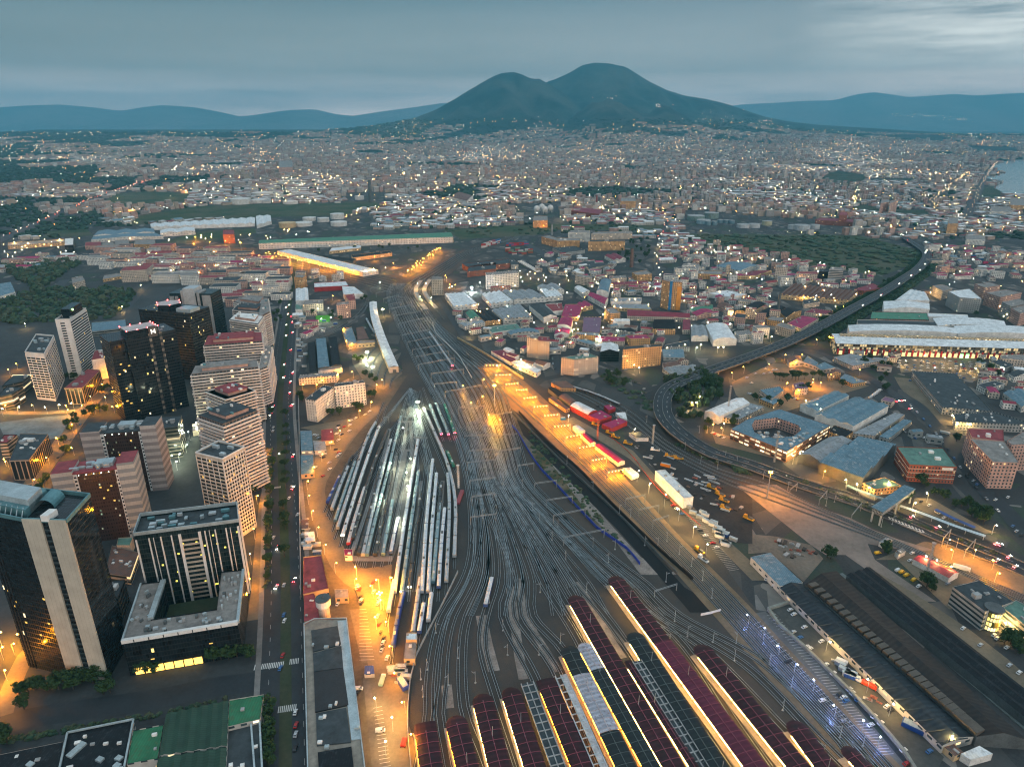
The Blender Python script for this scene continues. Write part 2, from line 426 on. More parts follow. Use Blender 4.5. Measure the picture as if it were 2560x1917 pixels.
# ================================================================ building kit
M_WHITE = plain('white_render', (.70, .67, .62)); M_CREAM = plain('cream_render', (.50, .42, .33)); M_PINK = plain('pink_render', (.47, .29, .23))
M_GREY = plain('grey_render', (.30, .30, .29)); M_DARKC = plain('dark_concrete', (.09, .10, .10)); M_BRICK = plain('red_brick', (.26, .085, .055))
M_OCH = plain('ochre_render', (.50, .28, .11)); M_METAL = plain('dull_metal', (.34, .37, .38), .45, .6); M_STEELP = plain('galvanised_steel', (.42, .46, .47), .5, .3)
M_GLASS = plain('dark_glass', (.012, .018, .02), .08, 0, .5, .3, spec=.6); M_BLACK = plain('black_steel', (.02, .022, .024), .5)
RF_WHITE = ribbed('white_sheet_roof', (.70, .71, .70), 1.6, 0, .15, .55, stain=(.46, .46, .44)); RF_GREY = ribbed('grey_sheet_roof', (.27, .29, .30), 1.3, 0, .3, .6, stain=(.15, .15, .14))
RF_RED = ribbed('red_sheet_roof', (.23, .022, .045), 1.2, 0, .3, .6, stain=(.12, .03, .03)); RF_MAG = ribbed('crimson_sheet_roof', (.33, .018, .085), 1.2, 0, .3, .6)
RF_GREEN = ribbed('green_sheet_roof', (.05, .22, .13), 1.4, 0, .4, .6, stain=(.16, .2, .15)); RF_BLUE = ribbed('blue_grey_sheet_roof', (.10, .19, .24), 1.3, 0, .35, .5, stain=(.25, .30, .32))
RF_DARK = ribbed('dark_sheet_roof', (.009, .012, .015), 1.3, 0, .4, .85, stain=(.024, .032, .038)); RF_TERR = plain('terrace_roof', (.22, .20, .18), var=.45, fine=.5)
RF_BIT = plain('bitumen_roof', (.040, .050, .054), var=.5, fine=.4); RF_TEAL = plain('green_flat_roof', (.10, .19, .15), var=.4, fine=.4); RF_REDF = plain('red_flat_roof', (.24, .045, .05), var=.4, fine=.4)
RF_RUST = ribbed('rusty_sheet_roof', (.17, .085, .06), 1.2, 0, .35, .7, stain=(.10, .09, .09))
FC_CREAM = facade('cream_flats', (.50, .42, .34), lit=0.055); FC_PINK = facade('pink_flats', (.48, .30, .24), lit=0.044); FC_WHITE = facade('white_flats', (.62, .60, .55), lit=0.066)
FC_GREY = facade('grey_flats', (.32, .32, .30), lit=0.044); FC_BRICK = facade('brick_offices', (.27, .085, .05), lit=0.033, pu=2.6); FC_OCH = facade('ochre_flats', (.52, .30, .13), lit=0.077)
FC_SHED = facade('shed_wall', (.42, .40, .36), pu=6, pv=5, wu=.5, wv=.3, v0=.5, lit=0.099, ls=1.2); FC_SHEDW = facade('white_shed_wall', (.6, .58, .53), pu=7, pv=5, wu=.4, wv=.25, v0=.55, lit=0.110, ls=1.2)
FC_SHEDO = facade('ochre_shed_wall', (.5, .34, .18), pu=5, pv=5, wu=.4, wv=.35, v0=.4, lit=0.165, ls=1.4)
FC_RIB = facade('ribbon_offices', (.40, .38, .35), pu=60, pv=3.4, wu=.98, wv=.45, v0=.35, lit=0.055, ls=1.0); FC_BALC = facade('balcony_flats', (.55, .43, .37), pu=5, pv=3.1, wu=.78, wv=.52, v0=.38, lit=0.044, wall2=(.60, .50, .45), band=.38)
def bil(P, s, t_):
 a = P[0].lerp(P[1], s); b = P[3].lerp(P[2], s); return a.lerp(b, t_)
def quadpts(K, pts, h):
 P = gl(K, pts, h)
 if len(P) == 3: P.append(P[0] + P[2] - P[1])
 return P
def ccw(P):
 a = sum(P[i].x * P[(i + 1) % len(P)].y - P[(i + 1) % len(P)].x * P[i].y for i in range(len(P)))
 return P if a > 0 else [P[1], P[0], P[3], P[2]] if len(P) == 4 else P[::-1]
def roofmesh(P, h, kind, n, rise, wb, rb):
 # P: four roof corners; ridges run along P0->P1, repeated n times across; gable ends go to the wall mesh wb
 up = Vector((0, 0, 1)); L = (P[1] - P[0]).length; Wd = (P[3] - P[0]).length
 prof = {'gable': [(0, 0), (.5, 1), (1, 0)], 'saw': [(0, 0), (.72, 1), (.74, .05), (1, 0)], 'barrel': [(0, 0), (.1, .42), (.25, .78), (.5, 1), (.75, .78), (.9, .42), (1, 0)], 'mono': [(0, 0), (1, 1)]}[kind]
 for i in range(n):
  pts = [((i + a) / n, b * rise) for a, b in prof]
  d = 0
  for (a, b), (c, e) in zip(pts, pts[1:]):
   w = math.hypot((c - a) * Wd, e - b)
   q = [bil(P, 0, a) + up * b, bil(P, 0, c) + up * e, bil(P, 1, c) + up * e, bil(P, 1, a) + up * b]
   rb.face(q, 0, [(0, d), (0, d + w), (L, d + w), (L, d)]); d += w
  for s in (0, 1):
   wb.face([bil(P, s, a) + up * b for a, b in pts], 0, [(a * Wd, h + b) for a, b in pts])
def bld(name, label, cat, K, pts, h, wall, roof, kind='flat', n=1, rise=None, hb=None, z0=0.0, group=None, units=0, rz_swap=False, ucol=None, sub=None):
 if hb is not None: h = hgt(K, hb, pts[0])
 P = quadpts(K, pts, h + z0)
 return bldw(name, label, cat, P, h, wall, roof, kind, n, rise, z0, group, units, rz_swap, ucol)
def bldw(name, label, cat, P, h, wall, roof, kind='flat', n=1, rise=None, z0=0.0, group=None, units=0, rz_swap=False, ucol=None):
 c = sum(P, Vector()) / len(P)
 P = ccw(P)
 if rz_swap: P = P[1:] + P[:1]
 T = thing(name, label, cat, (c.x, c.y, z0), group=group)
 wb, rb = MB(), MB()
 wb.prism([(p.x, p.y) for p in P], z0, z0 + h, top=False)
 if kind == 'flat' or len(P) != 4:
  zz = z0 + h - (.7 if h > 6 else .15)
  L = (P[1] - P[0]).length
  rb.face([(p.x, p.y, zz) for p in P])
 else:
  if rise is None: rise = min((P[3] - P[0]).length / n * (.16 if kind != 'saw' else .28), 3.6)
  roofmesh([Vector((p.x, p.y, z0 + h)) for p in P], h, kind, n, rise, wb, rb)
 wb.build('wall', wall, T); rb.build('roof', roof, T)
 if len(P) == 4:
  for i in range(units):
   s, t_ = R.uniform(.12, .88), R.uniform(.15, .85); p = bil(P, s, t_)
   ub = MB(); big = R.random() < .3
   d = (R.uniform(3, 6), R.uniform(3, 5), R.uniform(2.2, 3.2)) if big and h > 10 else (R.uniform(1.2, 3), R.uniform(1, 2), R.uniform(.8, 1.6))
   ang = math.atan2(P[1].y - P[0].y, P[1].x - P[0].x)
   ub.box((p.x, p.y, z0 + h - .75), d, ang)
   ub.build('stair_house' if big and h > 10 else 'roof_unit', ucol or (M_GREY if R.random() < .5 else M_WHITE), T)
 return T
NZ = [0]
def flat(name, K, pts, mat_, z, kind='structure', label=None):
 NZ[0] += 1; z += NZ[0] * .0027; b = MB(); b.face([Vector((p.x, p.y, z)) for p in gl(K, pts)]); return b.build(name, mat_, kind=kind, label=label)
def road(name, pts, w, mat_, z, K=None, step=12, raw=False):
 NZ[0] += 1; z += NZ[0] * .0027
 P = smoothline([Vector((p.x, p.y, z)) for p in (gl(K, pts) if K is not None else pts)], step)
 b = MB(); b.strip(offset(P, -w / 2), offset(P, w / 2)); b.build(name, mat_, kind='structure')
 return P
# ================================================================ the far city
A_CITY = attrmat('far_buildings', bands=True); A_LAMP = attrmat('far_lamps', emis=1.0); A_LEAF = attrmat('leaves', .9)
M_LAMPMESH = A_LAMP
grass = earth('rough_grass', (.022, .05, .022), (.055, .08, .03), (.09, .085, .05), .02, .008, .3)
park = earth('park_green', (.016, .04, .02), (.04, .065, .028), (.06, .06, .035), .03, .01, .4)
asph = plain('asphalt', (.036, .040, .044), .7, var=.3, fine=.25); paved = plain('worn_concrete', (.19, .175, .16), .85, var=.4, scale=.03, fine=.35); dirt = plain('trodden_earth', (.14, .115, .09), .95, var=.5, scale=.03, fine=.4)
water = plain('sea_water', (.02, .05, .06), .12, 0, .2, .01, .1, spec=.5)
FREE = []       # ground polygons where the generated city must not stand
def keep(K, pts):
 FREE.append([(p.x, p.y) for p in gl(K, pts)])
 f = FREE[-1]; xs = [p[0] for p in f]; ys = [p[1] for p in f]
 FREE[-1] = (min(xs), max(xs), min(ys), max(ys), f)
def blocked(x, y):
 for a, b, c, d, f in FREE:
  if a <= x <= b and c <= y <= d and inpoly(x, y, f): return True
 return False
fields = [(12, [(820, 520), (900, 460), (1250, 402), (1700, 386), (2212, 380), (2300, 440), (2212, 462), (1740, 470), (1640, 472), (980, 512)]),
          (12, [(640, 385), (750, 318), (1000, 305), (1230, 322), (1210, 385), (820, 412)]), (12, [(1010, 640), (1300, 560), (1640, 545), (1650, 575), (1200, 640)]),
          (12, [(280, 600), (300, 560), (560, 545), (600, 590)]), (13, [(0, 990), (200, 985), (250, 1030), (0, 1040)]), (13, [(640, 1170), (1300, 1130), (2100, 1140), (2100, 1180), (1400, 1165), (1280, 1200), (750, 1230)]),
          (14, [(910, 715), (940, 645), (1040, 640), (1200, 665), (1190, 710), (1060, 722)]), (14, [(1220, 690), (1490, 685), (1490, 708), (1250, 705)]), (14, [(1080, 880), (1190, 850), (1280, 880), (1600, 890), (1590, 935), (1300, 915)]),
          (14, [(1940, 790), (1960, 735), (2060, 730), (2090, 810), (1960, 820)]), (14, [(1820, 490), (2160, 500), (2160, 522), (1900, 518)]), (14, [(1050, 440), (1690, 462), (1690, 478), (1100, 458)]),
          (11, [(0, 62), (1150, 75), (1330, 120), (1545, 170), (1530, 250), (1300, 330), (960, 290), (700, 235), (560, 175), (120, 140)])]
for k, f in fields:
 flat('field', k, f, grass if k != 14 else park, .06); keep(k, f)
keep(12, [(-60, 745), (-60, 630), (420, 600), (600, 540), (1000, 520), (1640, 470), (2400, 440), (2400, 760), (0, 760)])
keep(9, [(100, 240), (150, 100), (1500, 40), (2300, 60), (2300, 300), (100, 400)])
keep(10, [(0, 330), (250, 100), (800, 60), (1700, 60), (1700, 330), (1400, 700), (0, 700)])
keep(13, [(0, 930), (330, 930), (330, 1000), (0, 1010)])
keep(13, [(1060, 1000), (1400, 1000), (1400, 1130), (1160, 1130)])
keep(14, [(20, 890), (680, 940), (1120, 960), (1120, 1040), (0, 1040)])
sea_px = [(2235, 340), (2165, 348), (2140, 364), (2168, 374), (2128, 384), (2160, 393), (2145, 405), (2170, 418), (2235, 426), (2700, 440), (3600, 420), (3600, 318), (2700, 322)]
flat('sea', 0, sea_px, water, .3); keep(0, sea_px)
# pale bay in front of the right-hand range
bayp = [(2075, 277), (2260, 279), (2700, 283), (3400, 290), (3400, 318), (2700, 300), (2300, 296)]
HIGHWAY = [g(12, x, y) for x, y in ((-40, 640), (120, 570), (330, 470), (560, 375), (760, 300), (960, 240))]
BIGROAD = [g(14, x, y) for x, y in ((1835, 950), (1880, 860), (1930, 740), (1985, 650), (2040, 580))]
STREETR = [g(14, x, y) for x, y in ((1640, 900), (1615, 830), (1690, 770), (1780, 700), (1850, 650))]
MIDROAD = [g(10, x, y) for x, y in ((1905, 480), (1870, 360), (1880, 250), (1900, 150), (1930, 60), (1960, -10))]
for nm, L, w in (('highway', HIGHWAY, 26), ('avenue', BIGROAD, 30), ('street', STREETR, 16), ('street', MIDROAD, 14)):
 P = road(nm, L, w, asph, .14)
 for i in range(len(P) - 1):
  a, b = P[i], P[i + 1]; d = (b - a).normalized(); n = Vector((-d.y, d.x, 0)) * (w / 2 + 8)
  q = [a - n, b - n, b + n, a + n]; xs = [p.x for p in q]; ys = [p.y for p in q]
  FREE.append((min(xs), max(xs), min(ys), max(ys), [(p.x, p.y) for p in q]))
WALLC = [(.48, .36, .29), (.52, .32, .26), (.52, .46, .40), (.60, .57, .52), (.36, .33, .30), (.44, .30, .25), (.50, .40, .30)]
ROOFC = [(.30, .28, .26), (.38, .34, .31), (.22, .22, .22), (.25, .07, .06), (.50, .48, .46), (.33, .22, .19)]
SHEDC = [(.66, .67, .67), (.50, .52, .53), (.30, .33, .34), (.60, .60, .58), (.24, .04, .06), (.16, .24, .27), (.48, .47, .44)]
WALLC = [tuple(min(.8, q * 1.02) for q in c_) for c_ in WALLC]; ROOFC = [tuple(min(.8, q * 1.1) for q in c_) for c_ in ROOFC]
V, Q, C = [], [], []; LV, LQ, LC = [], [], []; TV, TQ, TC = [], [], []; NEARB = []
def addbox(x, y, z, w, d, h, a, cw, cr):
 ca, sa = math.cos(a), math.sin(a); n = len(V)
 for zz in (z - 4, z + h):
  for sx, sy in ((-1, -1), (1, -1), (1, 1), (-1, 1)):
   V.append((x + sx * w / 2 * ca - sy * d / 2 * sa, y + sx * w / 2 * sa + sy * d / 2 * ca, zz))
 for i in range(4):
  j = (i + 1) % 4; Q.append((n + i, n + j, n + 4 + j, n + 4 + i)); C.append((*cw, 1))
 Q.append((n + 4, n + 5, n + 6, n + 7)); C.append((*cr, 1))
def addlamp(x, y, z, r, col, s):
 n = len(LV)
 LV.extend([(x + r, y, z), (x, y + r, z), (x - r, y, z), (x, y - r, z), (x, y, z + r), (x, y, z - r)])
 for i in range(4):
  j = (i + 1) % 4
  LQ.append((n + i, n + j, n + 4)); LQ.append((n + j, n + i, n + 5)); LC.extend([(col[0] * s, col[1] * s, col[2] * s, 1)] * 2)
def addbush(x, y, z, r, h, col, n=9):
 # a clump: a jittered low mound of leaf masses
 k = len(TV); ph = R.random() * 6.28
 for ring, (rr, zz) in enumerate(((1.0, .0), (1.05, .45), (.7, .85))):
  for i in range(6):
   a = ph + i * 1.0472 + ring * .5; q = rr * r * R.uniform(.7, 1.25)
   TV.append((x + q * math.cos(a), y + q * math.sin(a), z + h * zz * R.uniform(.75, 1.2)))
 TV.append((x, y, z + h))
 for ring in range(2):
  for i in range(6):
   j = (i + 1) % 6
   TQ.append((k + ring * 6 + i, k + ring * 6 + j, k + ring * 6 + 6 + j, k + ring * 6 + 6 + i)); f = R.uniform(.6, 1.5); TC.append((col[0] * f, col[1] * f, col[2] * f, 1))
 for i in range(6):
  j = (i + 1) % 6; TQ.append((k + 12 + i, k + 12 + j, k + 18)); f = R.uniform(.7, 1.6); TC.append((col[0] * f, col[1] * f, col[2] * f, 1))
LAMPC = [(1, .56, .20), (1, .38, .09), (1, .76, .46), (.85, 1, .82), (1, .48, .14), (1, .56, .22)]
def nz(x, y, s, k=0.0): return noise.noise(Vector((x / s, y / s, k)))
def fill(y0, y1, cell, prob):
 y = y0
 while y < y1:
  half = .80 * y + 250
  x = -half
  while x < half:
   x += cell
   px_, py_ = x + R.uniform(-.3, .3) * cell, y + R.uniform(-.3, .3) * cell
   z = hvol(px_, py_)
   if z > 330 or blocked(px_, py_): continue
   u, v = prow(px_, py_, z)
   left = max(0, min(1, (760 - u) / 760)); urban = nz(px_, py_, 900, 3.1) + .55 * nz(px_, py_, 330, 8.2)
   urban += .34 - .5 * left - (max(0, z - 60) / 300) * .9
   if 1200 < u < 2300 and v > 350: urban += .22
   if py_ > 9500: urban -= .15 + (py_ - 9500) / 9000
   if urban < 0:
    if R.random() < .5: addbush(px_, py_, z, cell * R.uniform(.25, .6), R.uniform(4, 12) + cell * .05, (.02, .045, .026))
    if R.random() < .05 * (cell / 40): addlamp(px_, py_, z + 9, max(.5, py_ * .00021), R.choice(LAMPC), 40)
    continue
   A9 = ((math.floor(px_ / 900) * 37 + math.floor(py_ / 900) * 61) % 17) / 17 * 1.4 - .2; ca, sa = math.cos(A9), math.sin(A9); gx, gy = cell * 3.6, cell * 5.5
   su = (px_ * ca + py_ * sa) / gx; sv = (-px_ * sa + py_ * ca) / gy
   if min(abs(su - round(su)) * gx, abs(sv - round(sv)) * gy) < cell * .34:
    if R.random() < .5: r = max(.4, py_ * .00015); addlamp(px_, py_, z + 8, r, LAMPC[(round(su) * 7 + round(sv) * 3) % 6], 230 * (.5 / r) ** 2 * min(3, R.lognormvariate(-.3, .7)))
    continue
   if R.random() > prob: 
    if R.random() < .5: addbush(px_, py_, z, cell * R.uniform(.2, .4), R.uniform(5, 11), (.022, .05, .028))
    continue
   a = A9
   ind = nz(px_, py_, 520, 5.5) + (.35 if py_ < 3300 else -.05) > .12
   if ind:
    w, d, h = R.uniform(.6, 1.25) * cell, R.uniform(.5, 1.0) * cell, R.uniform(6, 11)
    cr = R.choice(SHEDC); cw = R.choice(WALLC)
   else:
    w, d, h = R.uniform(.45, 1.15) * cell, R.uniform(.32, .6) * cell, R.choice((7, 10, 13, 16, 19, 22)) * R.uniform(.9, 1.1)
    if py_ > 3500 and R.random() < .03: h = R.uniform(30, 48); w *= .7
    cr = R.choice(ROOFC); cw = R.choice(WALLC)
   f = R.uniform(.8, 1.15); cw = tuple(q * f for q in cw)
   if py_ < 2900 and len(NEARB) < 120 and -80 < u < 2640 and R.random() < .22: NEARB.append((px_, py_, w, d, h, a, ind))
   else: addbox(px_, py_, z, w, d, h, a, cw, cr)
   if R.random() < .18:
    q = cell * .55; r = max(.42, py_ * .00016); s = 190 * (.5 / r) ** 2
    addlamp(px_ + q * math.cos(a), py_ + q * math.sin(a), z + R.uniform(6, 9), r, R.choice(LAMPC), s * min(4, R.lognormvariate(-.2, .9)))
  y += cell
fill(1880, 3000, 25, .74); fill(3000, 5000, 31, .80); fill(5000, 8500, 43, .84); fill(8500, 12600, 64, .86)
# lamp strings and traffic on the far roads
for L, gap, cols, s in ((HIGHWAY, 34, [(1, .12, .06), (1, .8, .6), (1, .2, .1)], 30), (BIGROAD, 90, [(1, .8, .55), (1, .6, .3)], 12), (STREETR, 34, [(1, .62, .26)], 18), (MIDROAD, 44, [(1, .5, .25), (1, .85, .6), (1, .15, .08)], 22)):
 for p, a in along(L, gap):
  y = p.y; r = max(.7, y * .00024); q = R.uniform(-9, 9)
  addlamp(p.x + q, p.y, p.z + 7, r, R.choice(cols), s * R.uniform(.4, 1.5))
# villages on the volcano's shoulders, on the plain below the ranges and at the foot of the right-hand range
for (k, x, y, Yd, n, sp) in ((0, 1315, 212, None, 7, 18), (0, 1420, 231, None, 7, 16), (0, 1650, 262, None, 12, 8), (0, 1560, 250, None, 14, 40), (0, 1150, 268, None, 20, 40), (0, 980, 276, None, 6, 30)):
 for i in range(n):
  uu, vv = (x + R.gauss(0, sp)) / .8637, (y + R.gauss(0, sp * .16)) / .8637
  best = None
  for yy in range(7600, 13800, 60):
   p = at_depth(uu, vv, yy)
   if hvol(p.x, p.y) >= p.z: best = p; break
  if best: addlamp(best.x, best.y, best.z + 14, 3.4, R.choice([(1, .8, .5), (1, .9, .8), (1, .5, .4)]), 8)
for i in range(150):
 uu = R.uniform(1900, 2560) if i < 95 else R.uniform(-20, 900); 
 p = G(uu, R.uniform(324, 345)); addlamp(p.x, p.y, 25, 3.0, R.choice(LAMPC), 12)
for i in range(40):
 a = R.random(); p = at_depth((1920 + a * 190) / .8637, (245 + a * 14 + R.gauss(0, 3)) / .8637, 22600); addlamp(p.x, p.y, p.z, 5, (1, .75, .5), 14)
colmesh('city', V, Q, C, A_CITY, label='far mass of pale and pinkish city blocks on the plain')
colmesh('woodland', TV, TQ, TC, A_LEAF, label='dark groves and orchards between the far city blocks')
colmesh('city_lights', LV, LQ, LC, A_LAMP, label='scattered small lamps twinkling across the far city')
# ================================================================ railway
ballast = bpy.data.materials.new('ballast'); t = NT(ballast)
a = t.ramp(t.noise(.012, 5), .38, .62); b2 = t.ramp(t.noise(.25, 4), .3, .7); b3 = t.ramp(t.noise(2.5, 2), .3, .7)
c = t.mix(a, (.022, .024, .025), (.070, .052, .038)); c = t.mix(t.math('MULTIPLY', b2, .5), c, (.028, .032, .034)); c = t.mix(t.math('MULTIPLY', b3, .25), c, (.13, .12, .11)); t.bsdf(c, .9)
trackm = bpy.data.materials.new('sleeper_track'); t = NT(trackm)
uv = t.new('ShaderNodeUVMap').outputs[0]; sp = t.new('ShaderNodeSeparateXYZ'); t.l.new(uv, sp.inputs[0])
k = t.math('LESS_THAN', t.math('FRACT', t.math('DIVIDE', sp.outputs[1], 1.2)), .42)
n = t.ramp(t.noise(.05, 4), .3, .7)
t.bsdf(t.mix(k, t.mix(n, (.018, .018, .019), (.050, .040, .032)), t.mix(n, (.034, .034, .035), (.075, .064, .054))), .85)
railm = plain('rail_steel', (.34, .40, .42), .38, .7, .25, .3)
flat('railway_bed', 0, [(888, 1656), (846, 1450), (745, 1235), (708, 1120), (700, 1040), (740, 960), (800, 880), (846, 845), (868, 800), (862, 700), (830, 645), (760, 612), (640, 585), (560, 556), (380, 545), (380, 530), (560, 536), (640, 548), (830, 590), (885, 600), (1000, 538), (1030, 524), (1110, 510), (1110, 522), (1030, 545), (955, 605), (962, 650), (1000, 738), (1090, 792), (1200, 850), (1330, 950), (1450, 1080), (1560, 1215), (1620, 1300), (1850, 1560), (1960, 1700), (888, 1700)], ballast, .04)
flat('railway_bed', 0, [(1180, 820), (1270, 838), (1360, 880), (1440, 945), (1540, 1000), (1640, 1030), (1760, 1085), (1900, 1145), (2100, 1225), (2240, 1290), (2240, 1330), (2080, 1250), (1900, 1180), (1700, 1110), (1560, 1055), (1440, 1000), (1330, 920), (1200, 850)], ballast, .05)
NTRK = [0]
def track(P, z=.31, lift=0.0):
 b = MB(); N = [0, .012, .024][NTRK[0] % 3]; NTRK[0] += 1
 P = [Vector((p.x, p.y, z + N + lift)) for p in P]
 b.strip(offset(P, -1.35), offset(P, 1.35))
 up = Vector((0, 0, .16))
 for s in (-.75, .75):
  A, B = offset(P, s - .075), offset(P, s + .075)
  b.strip([p + up for p in A], [p + up for p in B], 1)
  b.strip([p for p in A], [p + up for p in A], 1); b.strip([p + up for p in B], [p for p in B], 1)
 b.build('railway_track', [trackm, railm], kind='structure')
ROWS = [(612, 846, 884), (640, 836, 903), (700, 856, 948), (760, 884, 1004), (800, 902, 1052), (850, 930, 1088), (900, 958, 1104), (960, 986, 1122), (1040, 1006, 1150), (1120, 1013, 1232), (1200, 1008, 1322), (1260, 986, 1402), (1330, 940, 1480), (1400, 918, 1535), (1480, 906, 1605), (1656, 892, 1850)]
def rowx(y, s):
 for (y0, l0, r0), (y1, l1, r1) in zip(ROWS, ROWS[1:]):
  if y <= y1 or y1 == 1656:
   f = (y - y0) / (y1 - y0); return (l0 + (l1 - l0) * f) * (1 - s) + (r0 + (r1 - r0) * f) * s
def lane(s0, s1, y0, y1, tail=()):
 ys = [r[0] for r in ROWS if y0 < r[0] < y1]; ys = [y0] + ys + ([y1] if not tail else [])
 pts = []
 for y in ys:
  f = (y - y0) / (y1 - y0); f = f * f * (3 - 2 * f)
  pts.append(G(rowx(y, s0 + (s1 - s0) * f) / .8637, y / .8637))
 pts += [G(*q) for q in tail]
 return smoothline(pts, 9)
# platform roads: bottom of the picture up to the throat
GAPS = [((1048, 1935), (1072, 1785), .03), ((1124, 1935), (1098, 1785), .07), ((1222, 1935), (1160, 1765), .13), ((1305, 1935), (1238, 1735), .20), ((1432, 1935), (1335, 1690), .27), ((1494, 1935), (1385, 1668), .33),
  ((1545, 1935), (1418, 1640), .39), ((1616, 1935), (1440, 1590), .45), ((1668, 1935), (1405, 1490), .50), ((1732, 1935), (1505, 1600), .57), ((1785, 1935), (1530, 1560), .63), ((1855, 1935), (1510, 1440), .70), ((1930, 1935), (1690, 1590), .78), ((2070, 1935), (1760, 1620), .86), ((2135, 1935), (1860, 1660), .92), ((2200, 1935), (1900, 1650), .98)]
for b_, t_, s in GAPS:
 q = lane(s, s, 612, t_[1] * .8637 - 60, (t_, (t_[0] * .35 + b_[0] * .65, t_[1] * .35 + b_[1] * .65), b_))
 for o in (-2.2, 2.2): track(offset(q, o))
for s in (.02, .10, .17, .235, .30, .36, .42, .475, .54, .60, .67, .74, .82, .89, .95):
 track(lane(s, s + R.uniform(-.05, .05), 640, R.choice((1270, 1330, 1360))))
for i in range(46):
 s = R.uniform(.02, .75); d = R.choice((-.16, -.1, .12, .2)); y0 = R.uniform(680, 1000)
 track(lane(s, min(.97, max(.02, s + d)), y0, y0 + R.uniform(170, 300)))
def fan(L, Rr, ss, K=0):
 for s in ss:
  track(smoothline([Vector((a.x * (1 - s) + b.x * s, a.y * (1 - s) + b.y * s, 0)) for a, b in zip(gl(K, L), gl(K, Rr))], 10))
VL = [(905, 690), (985, 760), (1045, 812), (1085, 850), (1180, 932), (1290, 1042), (1370, 1122), (1500, 1262), (1640, 1420), (1800, 1600), (1850, 1670)]
VR = [(925, 685), (1010, 745), (1078, 792), (1130, 830), (1250, 942), (1370, 1066), (1470, 1172), (1600, 1302), (1720, 1432), (1900, 1622), (1945, 1670)]
fan(VL, VR, (.08, .25, .42, .58, .75, .92))
fan([(1190, 832), (1260, 862), (1340, 915), (1440, 985), (1560, 1045), (1700, 1100), (1900, 1172), (2080, 1242), (2240, 1320)], [(1190, 824), (1270, 842), (1360, 884), (1440, 950), (1540, 1005), (1640, 1036), (1760, 1090), (1900, 1152), (2240, 1296)], (.15, .4, .65, .9))
fan([(845, 635), (770, 612), (640, 583), (560, 556), (380, 544)], [(858, 600), (800, 588), (640, 552), (560, 538), (380, 531)], (.05, .2, .35, .5, .65, .8, .95))
fan([(862, 625), (888, 605), (950, 570), (1010, 540), (1110, 519)], [(905, 640), (925, 615), (975, 578), (1026, 545), (1110, 512)], (.1, .3, .5, .7, .9))
fan([(905, 700), (888, 660), (885, 630), (905, 600)], [(965, 690), (938, 655), (932, 630), (945, 606)], (.05, .35, .6, .9))
